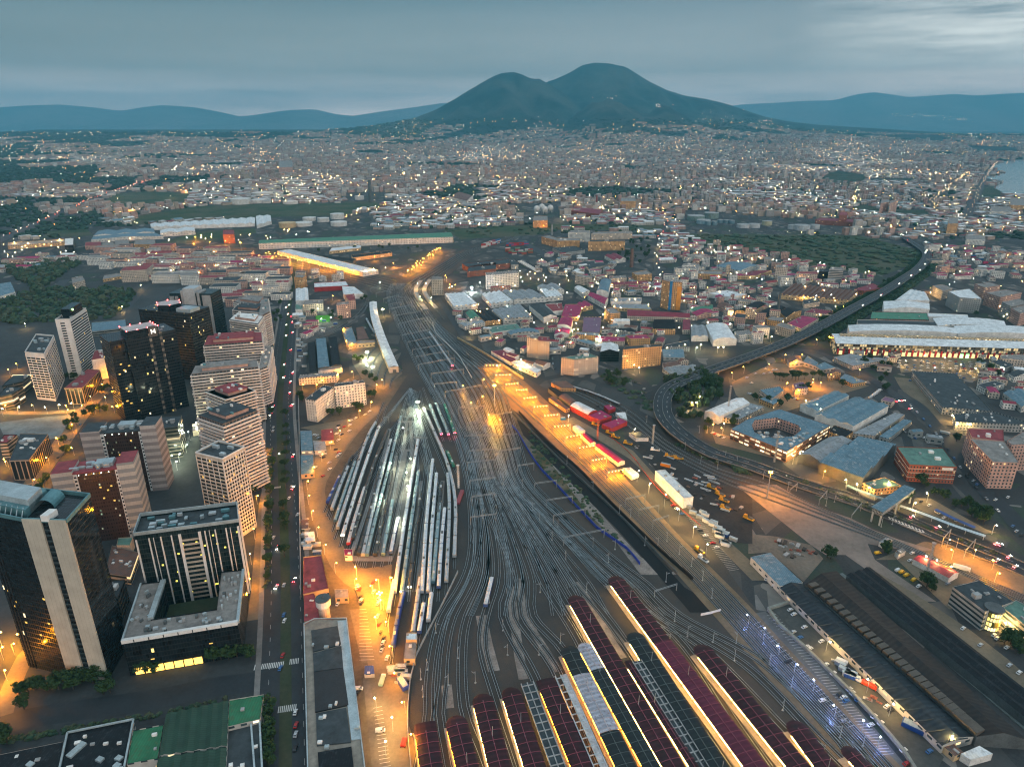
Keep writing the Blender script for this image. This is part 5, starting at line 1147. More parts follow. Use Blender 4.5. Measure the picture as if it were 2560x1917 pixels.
# ---------------------------------------------------------------- right: viaduct deck, cutting, curved motorway, yards
deck = plain('deck_ballast', (.16, .115, .070), .9, var=.35, scale=.05, fine=.5)
DECKL = [(1000, 800), (1045, 850), (1140, 932), (1250, 1042), (1330, 1122), (1460, 1262), (1520, 1330)]
b = MB(); Lp = smoothline([p + Vector((0, 0, .27)) for p in gl(0, [(1030, 795), (1068, 850), (1165, 932), (1276, 1042), (1356, 1122), (1482, 1262), (1620, 1420), (1830, 1670)])], 15); Rp = smoothline([p + Vector((0, 0, .27)) for p in gl(0, [(1080, 780), (1140, 830), (1262, 942), (1382, 1066), (1482, 1172), (1612, 1302), (1732, 1432), (1960, 1670)])], 15)
nn = min(len(Lp), len(Rp)); Lr = [Lp[int(i * (len(Lp) - 1) / (nn - 1))] for i in range(nn)]; Rr_ = [Rp[int(i * (len(Rp) - 1) / (nn - 1))] for i in range(nn)]
b.strip(Lr, Rr_); b.build('railway_bed', deck, kind='structure')
cut = plain('new_tarmac', (.006, .007, .008), .8, var=.3)  # near-black colour paints in the shade lying in the cutting
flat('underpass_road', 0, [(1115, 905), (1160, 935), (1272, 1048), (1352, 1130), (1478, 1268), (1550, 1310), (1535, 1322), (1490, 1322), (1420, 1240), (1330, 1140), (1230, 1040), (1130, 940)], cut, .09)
def wallrun(name, label, cat, K, pts, h, w, m, top=None):
 P = smoothline(gl(K, pts), 10); T = thing(name, label, cat, P[0]); b = MB()
 for a, c in zip(P, P[1:]): b.bar((a.x, a.y, h / 2), (c.x, c.y, h / 2), w, h)
 b.build('wall', m, T)
 if top:
  b = MB()
  for a, c in zip(P, P[1:]): b.bar((a.x, a.y, h + .1), (c.x, c.y, h + .1), w + .25, .2)
  b.build('coping', top, T)
 return T
flat('yard', 7, [(-30, 1090), (200, 1110), (480, 1180), (580, 1290), (420, 1480), (150, 1240), (-30, 1250)], dirt, .06)
wallrun('retaining_wall', 'dark retaining wall along the left of the underpass cutting', 'wall', 8, [(250, 400), (420, 580), (640, 800), (900, 1040), (1130, 1260), (1420, 1560), (1520, 1656)], 2.6, .5, M_DARKC)
wallrun('retaining_wall', 'dark deck wall under the orange lit tracks', 'wall', 8, [(300, 410), (520, 640), (760, 850), (960, 1060), (1180, 1280), (1400, 1490), (1640, 1700)], 3.4, .5, plain('shaded_wall', (.022, .022, .022), .95))  # near-black tone paints the cutting's shade; made taller to block deck lamp spill
wallrun('blue_fence', 'long bright blue site fence along the tracks', 'fence', 8, [(248, 515), (290, 560), (335, 640), (390, 735), (480, 860), (590, 970), (720, 1110), (820, 1215), (900, 1300), (1000, 1370), (1130, 1460), (1232, 1580)], 2.8, .3, plain('blue_hoarding', (.012, .045, .33), .6, var=.2))
wallrun('white_fence', 'white paling fence closing the end of the cutting', 'fence', 5, [(1765, 352), (1850, 335), (1935, 312)], 2.0, .2, M_WHITE)
wallrun('orange_netting', 'red orange safety netting beside the grey container block', 'fence', 8, [(1000, 590), (1090, 660), (1190, 760), (1300, 910), (1420, 1040), (1560, 1160), (1700, 1280)], 1.0, .15, plain('red_netting', (.42, .06, .03), .8))
wallrun('boundary_wall', 'long pale wall between the avenue and the depot', 'wall', 3, [(505, -60), (512, 300), (515, 700), (520, 1200), (528, 1700)], 2.6, .4, MC['cream_render'], M_GREY)
wallrun('boundary_wall', 'grey wall beside the running lines at the orange shunting office', 'wall', 4, [(1880, -20), (1760, 230), (1610, 520), (1520, 700), (1470, 900), (1445, 1300), (1480, 1700)], 2.2, .4, M_GREY)
wallrun('boundary_wall', 'thin white wall winding beside the throat tracks', 'wall', 9, [(1660, 850), (1690, 940), (1790, 1040), (1880, 1130), (1930, 1210), (2000, 1330)], 1.2, .5, M_WHITE)
wallrun('boundary_wall', 'long curved cream wall above the orange lit deck', 'wall', 10, [(150, 990), (330, 1090), (480, 1180), (640, 1290), (720, 1340)], 3.0, .9, plain('ochre_wall', (.36, .30, .18)))
flat('scrub', 8, [(250, 420), (330, 500), (620, 800), (760, 960), (860, 1110), (1240, 1560), (1240, 1640), (1130, 1470), (890, 1290), (720, 1110), (590, 975), (480, 860), (380, 720), (300, 560)], earth('dry_scrub', (.05, .055, .025), (.15, .105, .055), (.17, .15, .125), .05, .03, .4), .065)
flat('gravel_strip', 8, [(550, 800), (620, 800), (700, 900), (860, 1100), (1000, 1260), (1240, 1520), (1500, 1656), (1240, 1656), (1000, 1340), (830, 1180), (640, 920)], MC['pale_gravel'], .08)
flat('yard', 8, [(620, 470), (720, 500), (1150, 760), (1300, 900), (1560, 1170), (1900, 1500), (2097, 1700), (2250, 1700), (1890, 1370), (1640, 1130), (1350, 890), (1180, 700), (720, 440)], lightroad, .07)
flat('yard', 7, [(-120, 700), (0, 690), (200, 690), (500, 860), (800, 960), (1000, 1060), (1180, 1130), (1480, 1220), (1300, 1230), (940, 1170), (1000, 1300), (1500, 1640), (1300, 1640), (760, 1260), (600, 1260), (480, 1180), (330, 1060)], plain('pinkish_yard', (.18, .15, .128), .9, var=.4, scale=.03, fine=.25), .07)
flat('yard', 7, [(1000, 1300), (1180, 1300), (1600, 1700), (2300, 1700), (2300, 1400), (1640, 1190), (1400, 1150)], lightroad, .055)
flat('yard', 8, [(1150, 640), (1240, 640), (1560, 780), (1900, 920), (2100, 1000), (2100, 1420), (1900, 1400), (1640, 1130)], plain('dark_works_earth', (.030, .030, .030), .95, var=.5, scale=.04, fine=.4), .06)
flat('car_park', 6, [(-40, 320), (110, 300), (420, 560), (760, 960), (1260, 1561), (1100, 1620), (700, 1170), (300, 700), (-60, 420)], plain('parking_tarmac', (.10, .10, .095), .8, var=.3, scale=.05, fine=.4), .075)
flat('car_park', 6, [(140, 270), (310, 230), (700, 620), (1000, 960), (1560, 1480), (1500, 1600), (1300, 1561), (870, 1040), (480, 560)], plain('yard_tarmac', (.060, .062, .058), .8, var=.35, scale=.05, fine=.4), .07)
b = MB()
for i in range(52):
 f = i / 51; a = (120 + 940 * f, 330 + 1130 * f); c = (a[0] + 75 + 15 * f, a[1] - 10 + 4 * f); p, q = g(6, *a), g(6, *c); b.bar((p.x, p.y, .33), (q.x, q.y, .33), .16, .012)
for i in range(30):
 f = i / 29; a = (20 + 760 * f, 400 + 840 * f); p, q = g(6, *a), g(6, a[0] + 50, a[1] - 20); b.bar((p.x, p.y, .33), (q.x, q.y, .33), .16, .012)
for i in range(34):
 f = i / 33; a = (1590 + 330 * f, 1205 + 420 * f); p, q = g(8, *a), g(8, a[0] + 75, a[1] - 12); b.bar((p.x, p.y, .33), (q.x, q.y, .33), .16, .012)
b.build('parking_lines', WHITEP, kind='structure')
wallrun('boundary_wall', 'long low wall between the striped parking bays and the market yard', 'wall', 6, [(310, 228), (130, 285), (210, 400), (420, 590), (700, 860), (960, 1130), (1250, 1470), (1330, 1600)], 2.2, 1.6, plain('wall_green_grey', (.20, .21, .18)))
# curved motorway on piers
MOTO = [(11, 1290, -20), (11, 1420, 70), (11, 1545, 150), (11, 1590, 200), (11, 1540, 280), (11, 1440, 350), (11, 1300, 440), (11, 1080, 560), (11, 860, 680), (11, 640, 780), (11, 400, 870), (11, 200, 940), (11, 40, 1000), (8, 1480, 200), (8, 1415, 280), (8, 1410, 400), (8, 1470, 500), (8, 1600, 610), (8, 1800, 720), (7, -40, 520), (7, 400, 680), (7, 900, 840), (7, 1500, 1090), (7, 2000, 1290), (7, 2260, 1400)]
MP = []
for i, (k, x, y) in enumerate(MOTO):
 z = 7.0 if i < 17 else max(.4, 7.0 - (i - 16) * 1.5); p = g(k, x, y, z); MP.append(p)
MP = smoothline(MP, 12)
T = thing('motorway_viaduct', 'long curved dual carriageway on a low viaduct with pale parapets', 'viaduct', MP[0])
W2 = 9.5
b = MB(); b.strip(offset(MP, -W2), offset(MP, W2)); 
for s in (-W2, W2):
 o = offset(MP, s); d = [p - Vector((0, 0, 1.4)) for p in o]; b.strip(o, d) if s > 0 else b.strip(d, o)
b.build('deck', street, T)
for s, hh in ((-W2, 1.0), (W2, 1.0), (0, .8)):
 b = MB(); o = offset(MP, s)
 for a, c in zip(o, o[1:]): b.bar(a + Vector((0, 0, hh / 2)), c + Vector((0, 0, hh / 2)), .35, hh)
 b.build('parapet', plain('parapet_grey', (.16, .17, .17)), T)
for s in (-5, 5):
 b = MB(); up_ = Vector((0, 0, .03)); b.strip([p + up_ for p in offset(MP, s - .14)], [p + up_ for p in offset(MP, s + .14)]); b.build('lane_marking', facade('lane_dashes', (.55, .55, .52), (.024, .029, .033), 1, 14, 2, .62, 0, v0=.0), T)
for i in range(10, len(MP) - 4, 5):
 p = MP[i]
 if p.z < 2.5: continue
 c = MB(); c.box((p.x, p.y, 0), (2, 7, p.z - .6), math.atan2(MP[i + 1].y - p.y, MP[i + 1].x - p.x)); c.build('pier', M_GREY, T)
for k, L in ((7, [(440, 700), (600, 760)]), (7, [(1100, 960), (1400, 1080)])):
 a, c = g(k, *L[0]), g(k, *L[1]); b = MB(); n = 11 if k == 7 and L[0][0] > 1000 else 7; d = (c - a).normalized(); nn = Vector((d.y, -d.x, 0))
 for i in range(n): p = a.lerp(c, i / n); b.bar(p + nn * -2.4 + Vector((0, 0, .44)), p + d * 2.4 + Vector((0, 0, .44)), 1.1, .02); b.bar(p + nn * 2.4 + Vector((0, 0, .44)), p + d * 2.4 + Vector((0, 0, .44)), 1.1, .02)
 b.build('chevron_marking', WHITEP, kind='structure')
road('street', [(1290, 0), (1500, 220), (1660, 420), (1800, 620), (1960, 800), (2120, 960), (2240, 1120)], 16, street, .085, 7)
road('street', [(640, 800), (900, 830), (1060, 920), (1230, 1000), (1400, 1110), (1560, 1240)], 12, asph, .085, 11)
road('street', [(1180, 530), (1280, 660), (1400, 740), (1480, 800)], 9, asph, .085, 10); road('street', [(-20, 640), (90, 800), (190, 950), (260, 1000), (600, 1000), (1000, 1010)], 9, asph, .08, 10)
road('street', [(960, 980), (990, 1120), (1010, 1240), (1080, 1300), (1400, 1270), (1700, 1240), (1980, 1230)], 10, asph, .085, 10); road('street', [(1660, 830), (1780, 930), (1900, 1050), (1960, 1180)], 9, asph, .085, 10); road('street', [(700, 150), (860, 240), (1000, 330), (1130, 400), (1220, 520)], 22, asph, .08, 10)
road('bus_lane', [(1440, 990), (1500, 1080), (1640, 1170), (1760, 1300)], 22, lightroad, .08, 11); road('street', [(1150, 860), (1300, 920), (1500, 1000), (1760, 1060), (1960, 1140), (2080, 1180)], 11, asph, .09, 7)
road('yard_road', [(960, 0), (1240, 160), (1500, 330), (1720, 480), (2000, 700), (2260, 930)], 14, lightroad, .06, 6)
flat('car_park', 11, [(1400, 870), (1900, 850), (1960, 960), (1900, 1010), (1500, 950), (1420, 960)], lightroad, .075); flat('car_park', 11, [(330, 1020), (600, 895), (860, 920), (960, 1000), (1220, 1040), (700, 1200), (520, 1235), (360, 1100)], plain('orange_yard', (.18, .14, .09), .9, var=.35, scale=.04, fine=.3), .07)
flat('car_park', 7, [(1320, 800), (1450, 800), (1900, 1050), (1990, 1080), (1840, 1090), (1500, 950), (1300, 870)], lightroad, .075); flat('car_park', 16, [(200, 560), (340, 600), (760, 720), (700, 760), (230, 640)], lightroad, .075)
# ================================================================ the districts right of the tracks, and the mid distance
WK = {'w': FC_WHITE, 'c': FC_CREAM, 'p': FC_PINK, 'g': FC_GREY, 'k': FC_BRICK, 'o': FC_OCH, 's': FC_SHED, 'S': FC_SHEDW, 'O': FC_SHEDO, 'r': FC_RIB, 'b': GL_LITY, 't': GL_TEAL, 'd': M_DARKC, 'W': MC['white_render'], 'R': plain('red_panel', (.30, .03, .03))}
RK = {'w': RF_WHITE, 'g': RF_GREY, 'r': RF_RED, 'm': RF_MAG, 'e': RF_GREEN, 'b': RF_BLUE, 'd': RF_DARK, 't': RF_TERR, 'B': RF_BIT, 'T': RF_TEAL, 'R': RF_REDF, 'u': RF_RUST, 'x': ribbed('blue_black_roof', (.026, .036, .044), 3, 0, .5, .8, stain=(.014, .018, .022), scale=.05), 'y': ribbed('brown_black_roof', (.034, .027, .023), 3, 0, .5, .8, stain=(.016, .018, .02), scale=.05), 'v': ribbed('violet_roof', (.20, .10, .16), 1.4, 0, .3, .6, stain=(.13, .12, .14))}
KK = {'f': 'flat', 'G': 'gable', 'W': 'saw', 'A': 'barrel'}
DATA = '''
10|245,370 605,337 590,300 190,342|12|kB|f1|4|office_building|long brick office with rows of windows below the container yard
10|612,352 678,348 640,305 596,305|10|gB|f1|2|office_building|grey annex at the right end of the long brick office
10|398,440 678,420 665,400 392,418|28|wt|f1|3|apartment_block|white apartment slab right of the dazzling floodlight
10|435,548 612,540 605,530 440,535|8|pR|f1|0|apartment_block|low pink block in front of the white apartment slab
10|1165,447 1305,467 1312,450 1200,432|16|ct|f1|2|office_building|tan four storey block above the blue white barrel hall
10|1350,577 1390,480 1478,486 1452,590|10|Wb|A1|0|hall|blue white barrel hall with a dark skylight
10|1160,545 1232,600 1290,575 1215,535|8|Sw|G1|0|warehouse|white gabled shed left of the blue white barrel hall
10|1275,612 1420,692 1452,640 1320,592|9|Sm|G1|0|warehouse|crimson gabled shed running down from the blue white barrel hall
10|40,602 120,712 325,690 215,592|8|Sw|G5|0|warehouse|pale shed of five ridges nearest the running lines
10|360,605 440,690 632,662 520,580|8|Sw|W4|0|warehouse|pale saw toothed shed, second from the running lines
10|532,575 640,655 920,635 800,568|8|Sg|G4|0|warehouse|grey shed of four ridges in the middle of the pale roofs
10|860,560 922,632 1062,620 980,545|8|Sw|G4|0|warehouse|pale shed of four ridges at the right end of the pale roofs
10|840,535 930,575 1072,568 1000,515|8|Sg|G2|0|warehouse|grey double ridged shed behind the pale roofs
10|770,702 895,806 1008,792 890,690|9|WB|G1|3|warehouse|dark green roofed shed with a white arched front
10|445,742 545,822 802,802 690,690|8|sg|G5|0|warehouse|grey and white striped shed of five ridges
10|290,752 390,842 530,826 420,735|7|od|G3|0|warehouse|dark ridged shed with crimson patches
10|220,765 270,822 345,805 290,745|7|se|G1|0|warehouse|pale green gabled shed beside the crimson patched one
10|160,852 215,882 396,846 370,822|6|wg|f1|2|warehouse|low white office shed near the level crossing wall
10|410,888 450,936 702,900 660,856|7|WT|f1|3|warehouse|mint green flat roof with a white penthouse
10|578,930 610,955 865,940 840,905|6|sb|A1|0|warehouse|blue grey curved roof beside the mint green flat roof
10|1080,692 1045,796 1196,800 1236,690|7|Om|f1|5|warehouse|bright crimson flat roof with white frames
10|1180,685 1232,722 1322,702 1262,665|7|Om|G2|1|warehouse|crimson ridged roof right of the bright crimson flat roof
10|905,690 975,752 1062,742 1050,680|8|WR|f1|4|warehouse|dull red flat roof left of the bright crimson one
10|1010,872 1040,812 1146,816 1130,890|9|Wm|A1|0|warehouse|half crimson half white barrel shed
10|986,952 992,918 1122,905 1112,945|6|Wm|G1|0|warehouse|small crimson shed in front of the half white barrel shed
10|1225,930 1240,800 1392,800 1380,940|8|Ov|f1|4|warehouse|big mottled purple roof between two yellow lit yards
10|1168,948 1366,962 1372,936 1180,926|9|og|f1|4|workshop|ochre workshop with two window rows and a glowing ground floor
10|1420,730 1466,772 1556,766 1500,715|17|ot|f1|2|apartment_block|ochre corner block at the top of the purple roof
10|1490,838 1640,838 1635,816 1500,813|11|WW|f1|2|office_building|plain white cube with a red edge
10|1615,792 2156,806 2152,770 1615,736|8|cr|G1|0|hall|very long dull crimson roof with cream walls
10|2092,912 2096,820 2160,820 2160,912|7|cr|f1|0|hall|crimson wing hanging off the very long crimson roof
10|1832,902 2030,906 2020,836 1842,836|9|od|W3|0|workshop|ochre walled workshop with three dark roof bays
10|750,978 846,988 840,957 752,955|28|ct|f1|2|apartment_block|left one of the twin cream flats above the orange deck
10|846,1008 946,1012 944,972 850,966|26|cR|f1|2|apartment_block|right one of the twin cream flats above the orange deck
10|1046,1150 1160,1168 1368,1145 1290,1112|22|cT|f1|6|apartment_block|cream flats with a green roof beside the junction
10|1577,1082 1916,1052 1910,1030 1600,1052|27|oB|f1|4|apartment_block|ochre flats with a brown lower half
10|1382,1102 1398,1036 1536,1040 1545,1102|14|tw|G1|0|hall|white gabled hall with a dark glazed front
10|440,1095 610,1192 662,1168 540,1085|5|Wr|f1|3|warehouse|crimson roofed sheds beside the long cream wall
10|572,1122 642,1147 684,1130 600,1105|6|WR|f1|0|house|small red roofed house behind the crimson sheds
10|545,1080 600,1106 642,1086 592,1066|6|Ww|A1|0|warehouse|small white barrel roof behind the crimson sheds
10|625,1197 832,1287 872,1255 680,1175|6|Sw|f1|0|warehouse|long white shed with a bright lit end
10|702,1180 800,1212 832,1192 742,1170|6|Wu|G1|0|house|rusty red roof behind the long white lit shed
10|812,1196 892,1226 952,1196 850,1170|6|Wu|G1|0|house|brown tiled roof behind the long white lit shed
10|875,110 1005,142 1012,120 940,95|18|ot|f1|0|factory|left ochre wing of the old mill
10|1008,147 1206,142 1205,122 1012,120|17|ot|f1|2|factory|middle ochre wing of the old mill
10|1105,72 1296,77 1290,56 1130,55|24|wt|f1|1|factory|white block at the back of the old mill
10|1305,86 1660,77 1655,62 1330,70|17|ct|f1|1|factory|long cream block at the back right of the old mill
10|1280,152 1596,147 1590,131 1300,136|23|oB|f1|2|factory|big ochre front of the old mill with tall windows
10|970,207 1062,247 1250,226 1160,190|8|gB|f1|2|factory|low grey wing in front of the old mill
10|1420,272 1500,312 1602,297 1522,256|8|wr|G2|0|house|white house with dull red roofs among the trees
10|1200,330 1290,385 1450,350 1330,310|6|cB|f1|2|warehouse|low dark roofed store beside the empty lane
10|1165,1000 1300,1040 1380,1030 1260,990|5|sb|f1|2|workshop|low blue grey roof beside the glowing ochre workshop
10|1420,905 1600,925 1720,935 1640,890|7|gd|f1|3|workshop|dark flat roof right of the purple roof
10|1395,1010 1590,1010 1600,975 1400,965|7|cm|f1|2|workshop|crimson roofed row at the foot of the dark flat roof
10|1600,960 1640,990 1815,985 1780,950|10|om|f1|2|workshop|ochre row with a crimson roof beside the white gabled hall
10|1940,1040 1960,1060 2158,1060 2150,1000|7|gB|f1|3|warehouse|grey flat roof below the crimson wing
10|2045,1180 2070,1190 2150,1180 2120,1160|6|cu|G1|0|house|small brown hipped house among parked vans
10|1915,1080 1930,1150 2110,1150 2100,1075|5|sb|f1|2|warehouse|blue white roofs right of the ochre flats
10|1920,1195 1930,1240 2080,1210 2060,1180|5|Wu|f1|1|warehouse|brown roofs at the bend of the motorway
10|1920,1245 2010,1310 2208,1270 2208,1215|5|sg|G4|0|warehouse|grey ridged sheds touching the motorway bend
10|1470,640 1480,668 1730,670 1740,635|8|Wg|f1|3|warehouse|grey flat roof behind the plain white cube
10|1500,690 1510,720 1825,735 1790,690|6|Og|f1|2|warehouse|long low ochre lit row above the very long crimson roof
10|1490,500 1500,520 1800,515 1790,488|9|pr|f1|2|warehouse|crimson roofed row at the far end of the barrel hall street
10|1485,450 1490,470 1610,462 1600,440|12|ct|f1|1|apartment_block|cream block left of the brick chimney
10|1655,420 1700,440 1830,430 1780,395|16|ot|f1|1|apartment_block|ochre block at the foot of the brick chimney
10|2085,362 2210,352 2206,336 2100,345|20|wt|f1|1|office_building|white many windowed block beside the distant street lights
11|230,267 385,302 512,266 390,240|9|Sb|G1|0|warehouse|big blue roofed hall in the middle distance
11|10,277 116,287 126,257 30,256|18|wt|f1|2|apartment_block|white flats left of the big blue roofed hall
11|100,318 270,325 275,300 120,300|11|ot|f1|2|apartment_block|ochre block in front of the big blue roofed hall
11|615,276 696,281 695,263 622,262|32|ct|f1|1|tower_block|cream tower block standing alone right of the big blue hall
11|745,317 886,322 886,305 756,305|17|cR|f1|1|apartment_block|cream block with a crimson roof right of the cream tower
11|889,306 956,306 956,292 900,290|19|bB|f1|1|office_building|black glass block with a glowing base
11|960,292 1051,296 1050,280 970,276|25|rt|f1|2|office_building|grey ribbon windowed office with a dome on its roof
11|370,332 482,332 592,296 472,300|8|Or|f1|1|warehouse|crimson flat roof beside the big blue hall
11|635,455 730,382 1146,432 1080,492|8|Ou|W13|0|factory|large saw toothed factory of rusty red and white strips
11|355,560 470,505 552,516 440,576|7|Od|A1|0|warehouse|dark barrel roof, left of a pair by the tall chimney
11|475,582 590,527 682,541 560,602|7|Od|A1|0|warehouse|dark barrel roof, right of a pair by the tall chimney
11|690,637 780,672 892,606 790,586|10|cm|f1|3|workshop|crimson roofed courtyard works beside the motorway
11|615,652 722,682 745,660 650,630|13|ct|f1|2|apartment_block|cream corner flats beside the crimson courtyard works
11|556,612 655,626 672,602 590,590|9|ot|f1|1|workshop|ochre old house at the foot of the tall chimney
11|640,562 682,602 782,556 740,540|9|od|G1|0|workshop|dark gabled works right of the tall chimney
11|800,565 980,582 986,560 860,540|8|cr|f1|2|workshop|red roofed row behind the crimson courtyard works
11|215,748 165,650 300,645 366,742|9|Ww|A1|0|hall|big white barrel hall with a white front near the motorway
11|75,722 70,652 160,652 182,722|8|Wg|G2|0|warehouse|grey ridged shed left of the big white barrel hall
11|790,490 800,515 900,500 890,470|8|cB|f1|1|workshop|cream row in front of the saw toothed factory
11|350,690 380,715 468,705 440,680|11|wt|f1|1|house|white house among trees near the motorway
11|60,540 70,560 215,545 210,515|8|ce|f1|2|warehouse|greenish flat roof left of the dark barrel roofs
11|75,570 110,590 218,570 190,545|7|pm|G1|0|house|crimson gabled house left of the dark barrel roofs
11|240,520 290,545 345,530 300,505|8|pu|G1|0|house|red tiled house left of the dark barrel roofs
11|150,440 330,470 430,450 300,425|8|Ww|f1|3|warehouse|long white roof below the ochre block
11|1118,420 1185,430 1300,410 1240,380|8|kr|f1|2|warehouse|brick red shed touching the motorway
11|1090,692 1080,650 1770,668 1790,704|13|Ww|A1|0|shopping_mall|white vaulted mall roof, second row from the red banners, left half
11|1790,706 1760,655 2330,672 2340,716|13|Ww|A1|0|shopping_mall|white vaulted mall roof, second row from the red banners, right half
11|1145,642 1140,614 1640,626 1650,652|12|SB|f1|0|shopping_mall|mall roof striped with glazed slots, third row, left half
11|1660,655 1625,606 2085,624 2100,662|12|Sw|A1|0|shopping_mall|white mall roof, third row, right half
11|1225,608 1235,562 1590,572 1602,616|9|ke|f1|6|shopping_mall|green roofed brick range behind the mall
11|1310,547 1308,496 1604,512 1606,547|12|Ww|G1|0|warehouse|white shed behind the green roofed brick range
11|1590,594 1590,572 1850,583 1855,602|9|Ww|f1|1|warehouse|low white roof right of the green roofed brick range
11|1385,490 1480,420 1580,440 1605,492|10|Ww|G4|0|warehouse|white shed of four steep ridges beside the motorway
11|1725,432 1800,472 1942,482 1862,415|25|gw|f1|0|factory|tall grey green box of a building behind the mall
11|1625,397 1690,430 1752,412 1690,388|17|ct|f1|1|apartment_block|cream block standing in an orange lit yard
11|1895,385 1960,408 2060,395 1990,372|22|pt|f1|1|apartment_block|brown flats at the right edge, farthest row
11|1965,440 2060,470 2200,440 2100,420|22|pt|f1|1|apartment_block|brown flats at the right edge, second row
11|2070,500 2130,530 2250,505 2180,480|22|gt|f1|2|apartment_block|brown flats at the right edge, third row
11|2130,540 2190,575 2300,545 2240,515|21|pt|f1|2|apartment_block|brown flats at the right edge, nearest row
11|2060,842 2070,862 2260,880 2240,835|11|ct|f1|1|office_building|cream block at the right end of the red banners
11|2000,880 2090,925 2145,905 2050,870|8|gB|f1|1|warehouse|dark shed right of the crowded car park
11|2110,960 2150,985 2260,975 2230,945|7|wB|G1|0|house|white walled shed right of the crowded car park
11|1910,1030 1965,1060 2090,1025 2020,1005|7|wB|f1|1|house|white cottage pair beside the green lit lane
11|2080,1085 2200,1175 2300,1150 2200,1060|7|sb|G2|0|warehouse|blue grey sheds at the far right edge
16|1690,405 1495,172 1770,186 2012,432|9|gB|f1|14|supermarket|large dark flat supermarket roof beside the crowded car park
16|1775,500 1760,450 2012,432 2290,520|9|gB|f1|16|supermarket|dark flat roof with rows of small white rooflights
16|870,452 1120,340 1342,396 1115,528|9|Wb|G3|0|hall|three gabled hall with stained blue roofs and lit white gables
16|775,386 992,300 1088,330 882,432|8|Wb|G2|0|hall|two gabled hall left of the three stained gables
16|160,432 362,345 448,376 250,466|9|Ww|G1|0|hall|white gabled hall with lit front beside the tall mast
16|250,468 448,378 542,402 382,482|6|cg|f1|12|hall|grey roof cluttered with units beside the tall mast
16|512,292 590,352 668,292 640,270|8|cb|f1|1|office_building|small blue roofed office with a curved corner
16|510,350 602,388 652,358 582,330|6|ob|f1|1|office_building|low blue roof in front of the curved corner office
16|725,255 745,290 825,280 790,240|9|cv|f1|1|house|violet roofed house below the umbrella pines
16|1292,358 1365,374 1386,352 1322,335|7|cv|f1|0|house|white gatehouse with a violet hipped roof
16|1110,572 1250,588 1446,452 1380,440|5|cg|f1|2|warehouse|long narrow green grey roof beside the three gables
16|1280,592 1342,608 1492,492 1440,480|5|gb|f1|1|warehouse|long narrow blue grey roof beside the street
16|960,560 1060,600 1115,560 990,520|8|od|f1|1|workshop|dark roofed ochre annex of the brick school
16|765,708 962,595 1112,620 902,756|9|dg|G1|0|warehouse|pale grey gabled barn with a glowing open end
16|1178,860 895,758 1165,598 1392,642|11|db|W3|0|warehouse|barn with three slanting white striped roof bays and a dark green end wall
16|690,100 705,120 790,112 770,75|7|su|G1|0|house|brown roofed shed at the top of the orange yard
16|790,115 870,140 890,120 820,75|6|sb|f1|1|warehouse|blue roofed store at the top of the orange yard
16|870,140 910,165 1000,150 930,115|6|sb|f1|1|warehouse|blue roofed store beside the street below the mall
16|950,185 960,200 1035,185 1030,165|8|ou|G1|0|house|orange lit cottage with a red tiled roof
16|1025,220 1110,255 1200,240 1060,190|5|ob|f1|3|warehouse|long orange walled store beside the street
16|985,85 1110,140 1300,105 1100,60|6|cg|f1|4|warehouse|long shed below the red banners
7|1180,378 1282,522 1668,542 1552,388|17|kT|f1|3|office_building|red brick block with pale bands and a white sign board
7|1775,312 1962,502 2172,506 2052,332|26|pt|f1|3|apartment_block|pink flats with a stained white terrace roof, nearest the street
7|1755,228 1790,300 2050,335 2045,238|26|pR|f1|3|apartment_block|pink flats with a crimson terrace behind the nearest pink block
7|2075,330 2115,362 2300,352 2220,245|27|pt|f1|2|apartment_block|pink flats at the right edge behind the street corner
7|900,672 1000,722 1215,692 1080,625|7|oT|f1|3|house|green roofed low block with lit arches
7|1310,1292 1602,1447 1682,1402 1392,1258|4.5|Wr|G1|0|depot_house|crimson roofed long bungalow with three bright wall lamps
7|1035,1150 1062,1166 1142,1138 1118,1122|4|Wg|G1|0|depot_house|small pale roofed hut at the neck of the pinkish yard
7|1165,1232 1190,1258 1250,1225 1220,1200|4|Wt|f1|2|depot_house|white walled hut with skylights at the neck of the pinkish yard
7|-10,1275 228,1512 412,1480 150,1238|6|Sb|f1|0|warehouse|white walled shed with a stained blue roof at the market entrance
6|220,98 1545,1388 1806,1312 405,70|5|sx|G1|0|market_hall|longest black market roof, lit along its lower edge
6|428,78 1828,1312 2240,1340 685,-35|6.5|dy|G1|0|market_hall|black market roof with brown rooflight boxes
6|770,0 2310,1225 2420,1080 960,-65|6|dd|G3|0|market_hall|black market roof with rusty stains right of the pale lane
6|1634,92 1900,295 2125,212 1850,38|15|rB|f1|5|office_building|white banded office with a dark roof garden and yellow lit stair drum
6|2045,262 2240,420 2330,300 2150,200|14|rT|f1|2|office_building|white banded office right of the yellow lit stair drum
6|1548,1385 1650,1470 1720,1440 1620,1350|4|Ou|f1|1|depot_house|yellow lit hut at the lower edge of the black market roof
6|1700,1450 1780,1500 1960,1450 1850,1385|4.6|Ww|f1|0|depot_house|pale flat roof piece on the market at the lower right
8|1352,852 1568,1064 1646,1052 1426,842|10|WW|f1|3|warehouse|big windowless grey white box beside the dark works yard
8|885,658 1065,792 1116,776 940,646|4|Wm|G1|0|depot_house|long crimson roofed hut beside the orange lit deck
8|775,572 852,642 896,636 820,566|4|Wm|G1|0|depot_house|shorter crimson roofed hut beside the orange lit deck
8|715,512 760,557 812,542 766,506|4|Ww|A1|0|depot_house|white barrel roofed hut beside the orange lit deck
8|1100,832 1170,897 1226,876 1160,826|4|Ww|f1|2|depot_house|white flat hut at the end of the long crimson one
8|695,352 832,422 906,392 772,326|6|Rw|A1|0|workshop|red walled workshop with a white curved roof
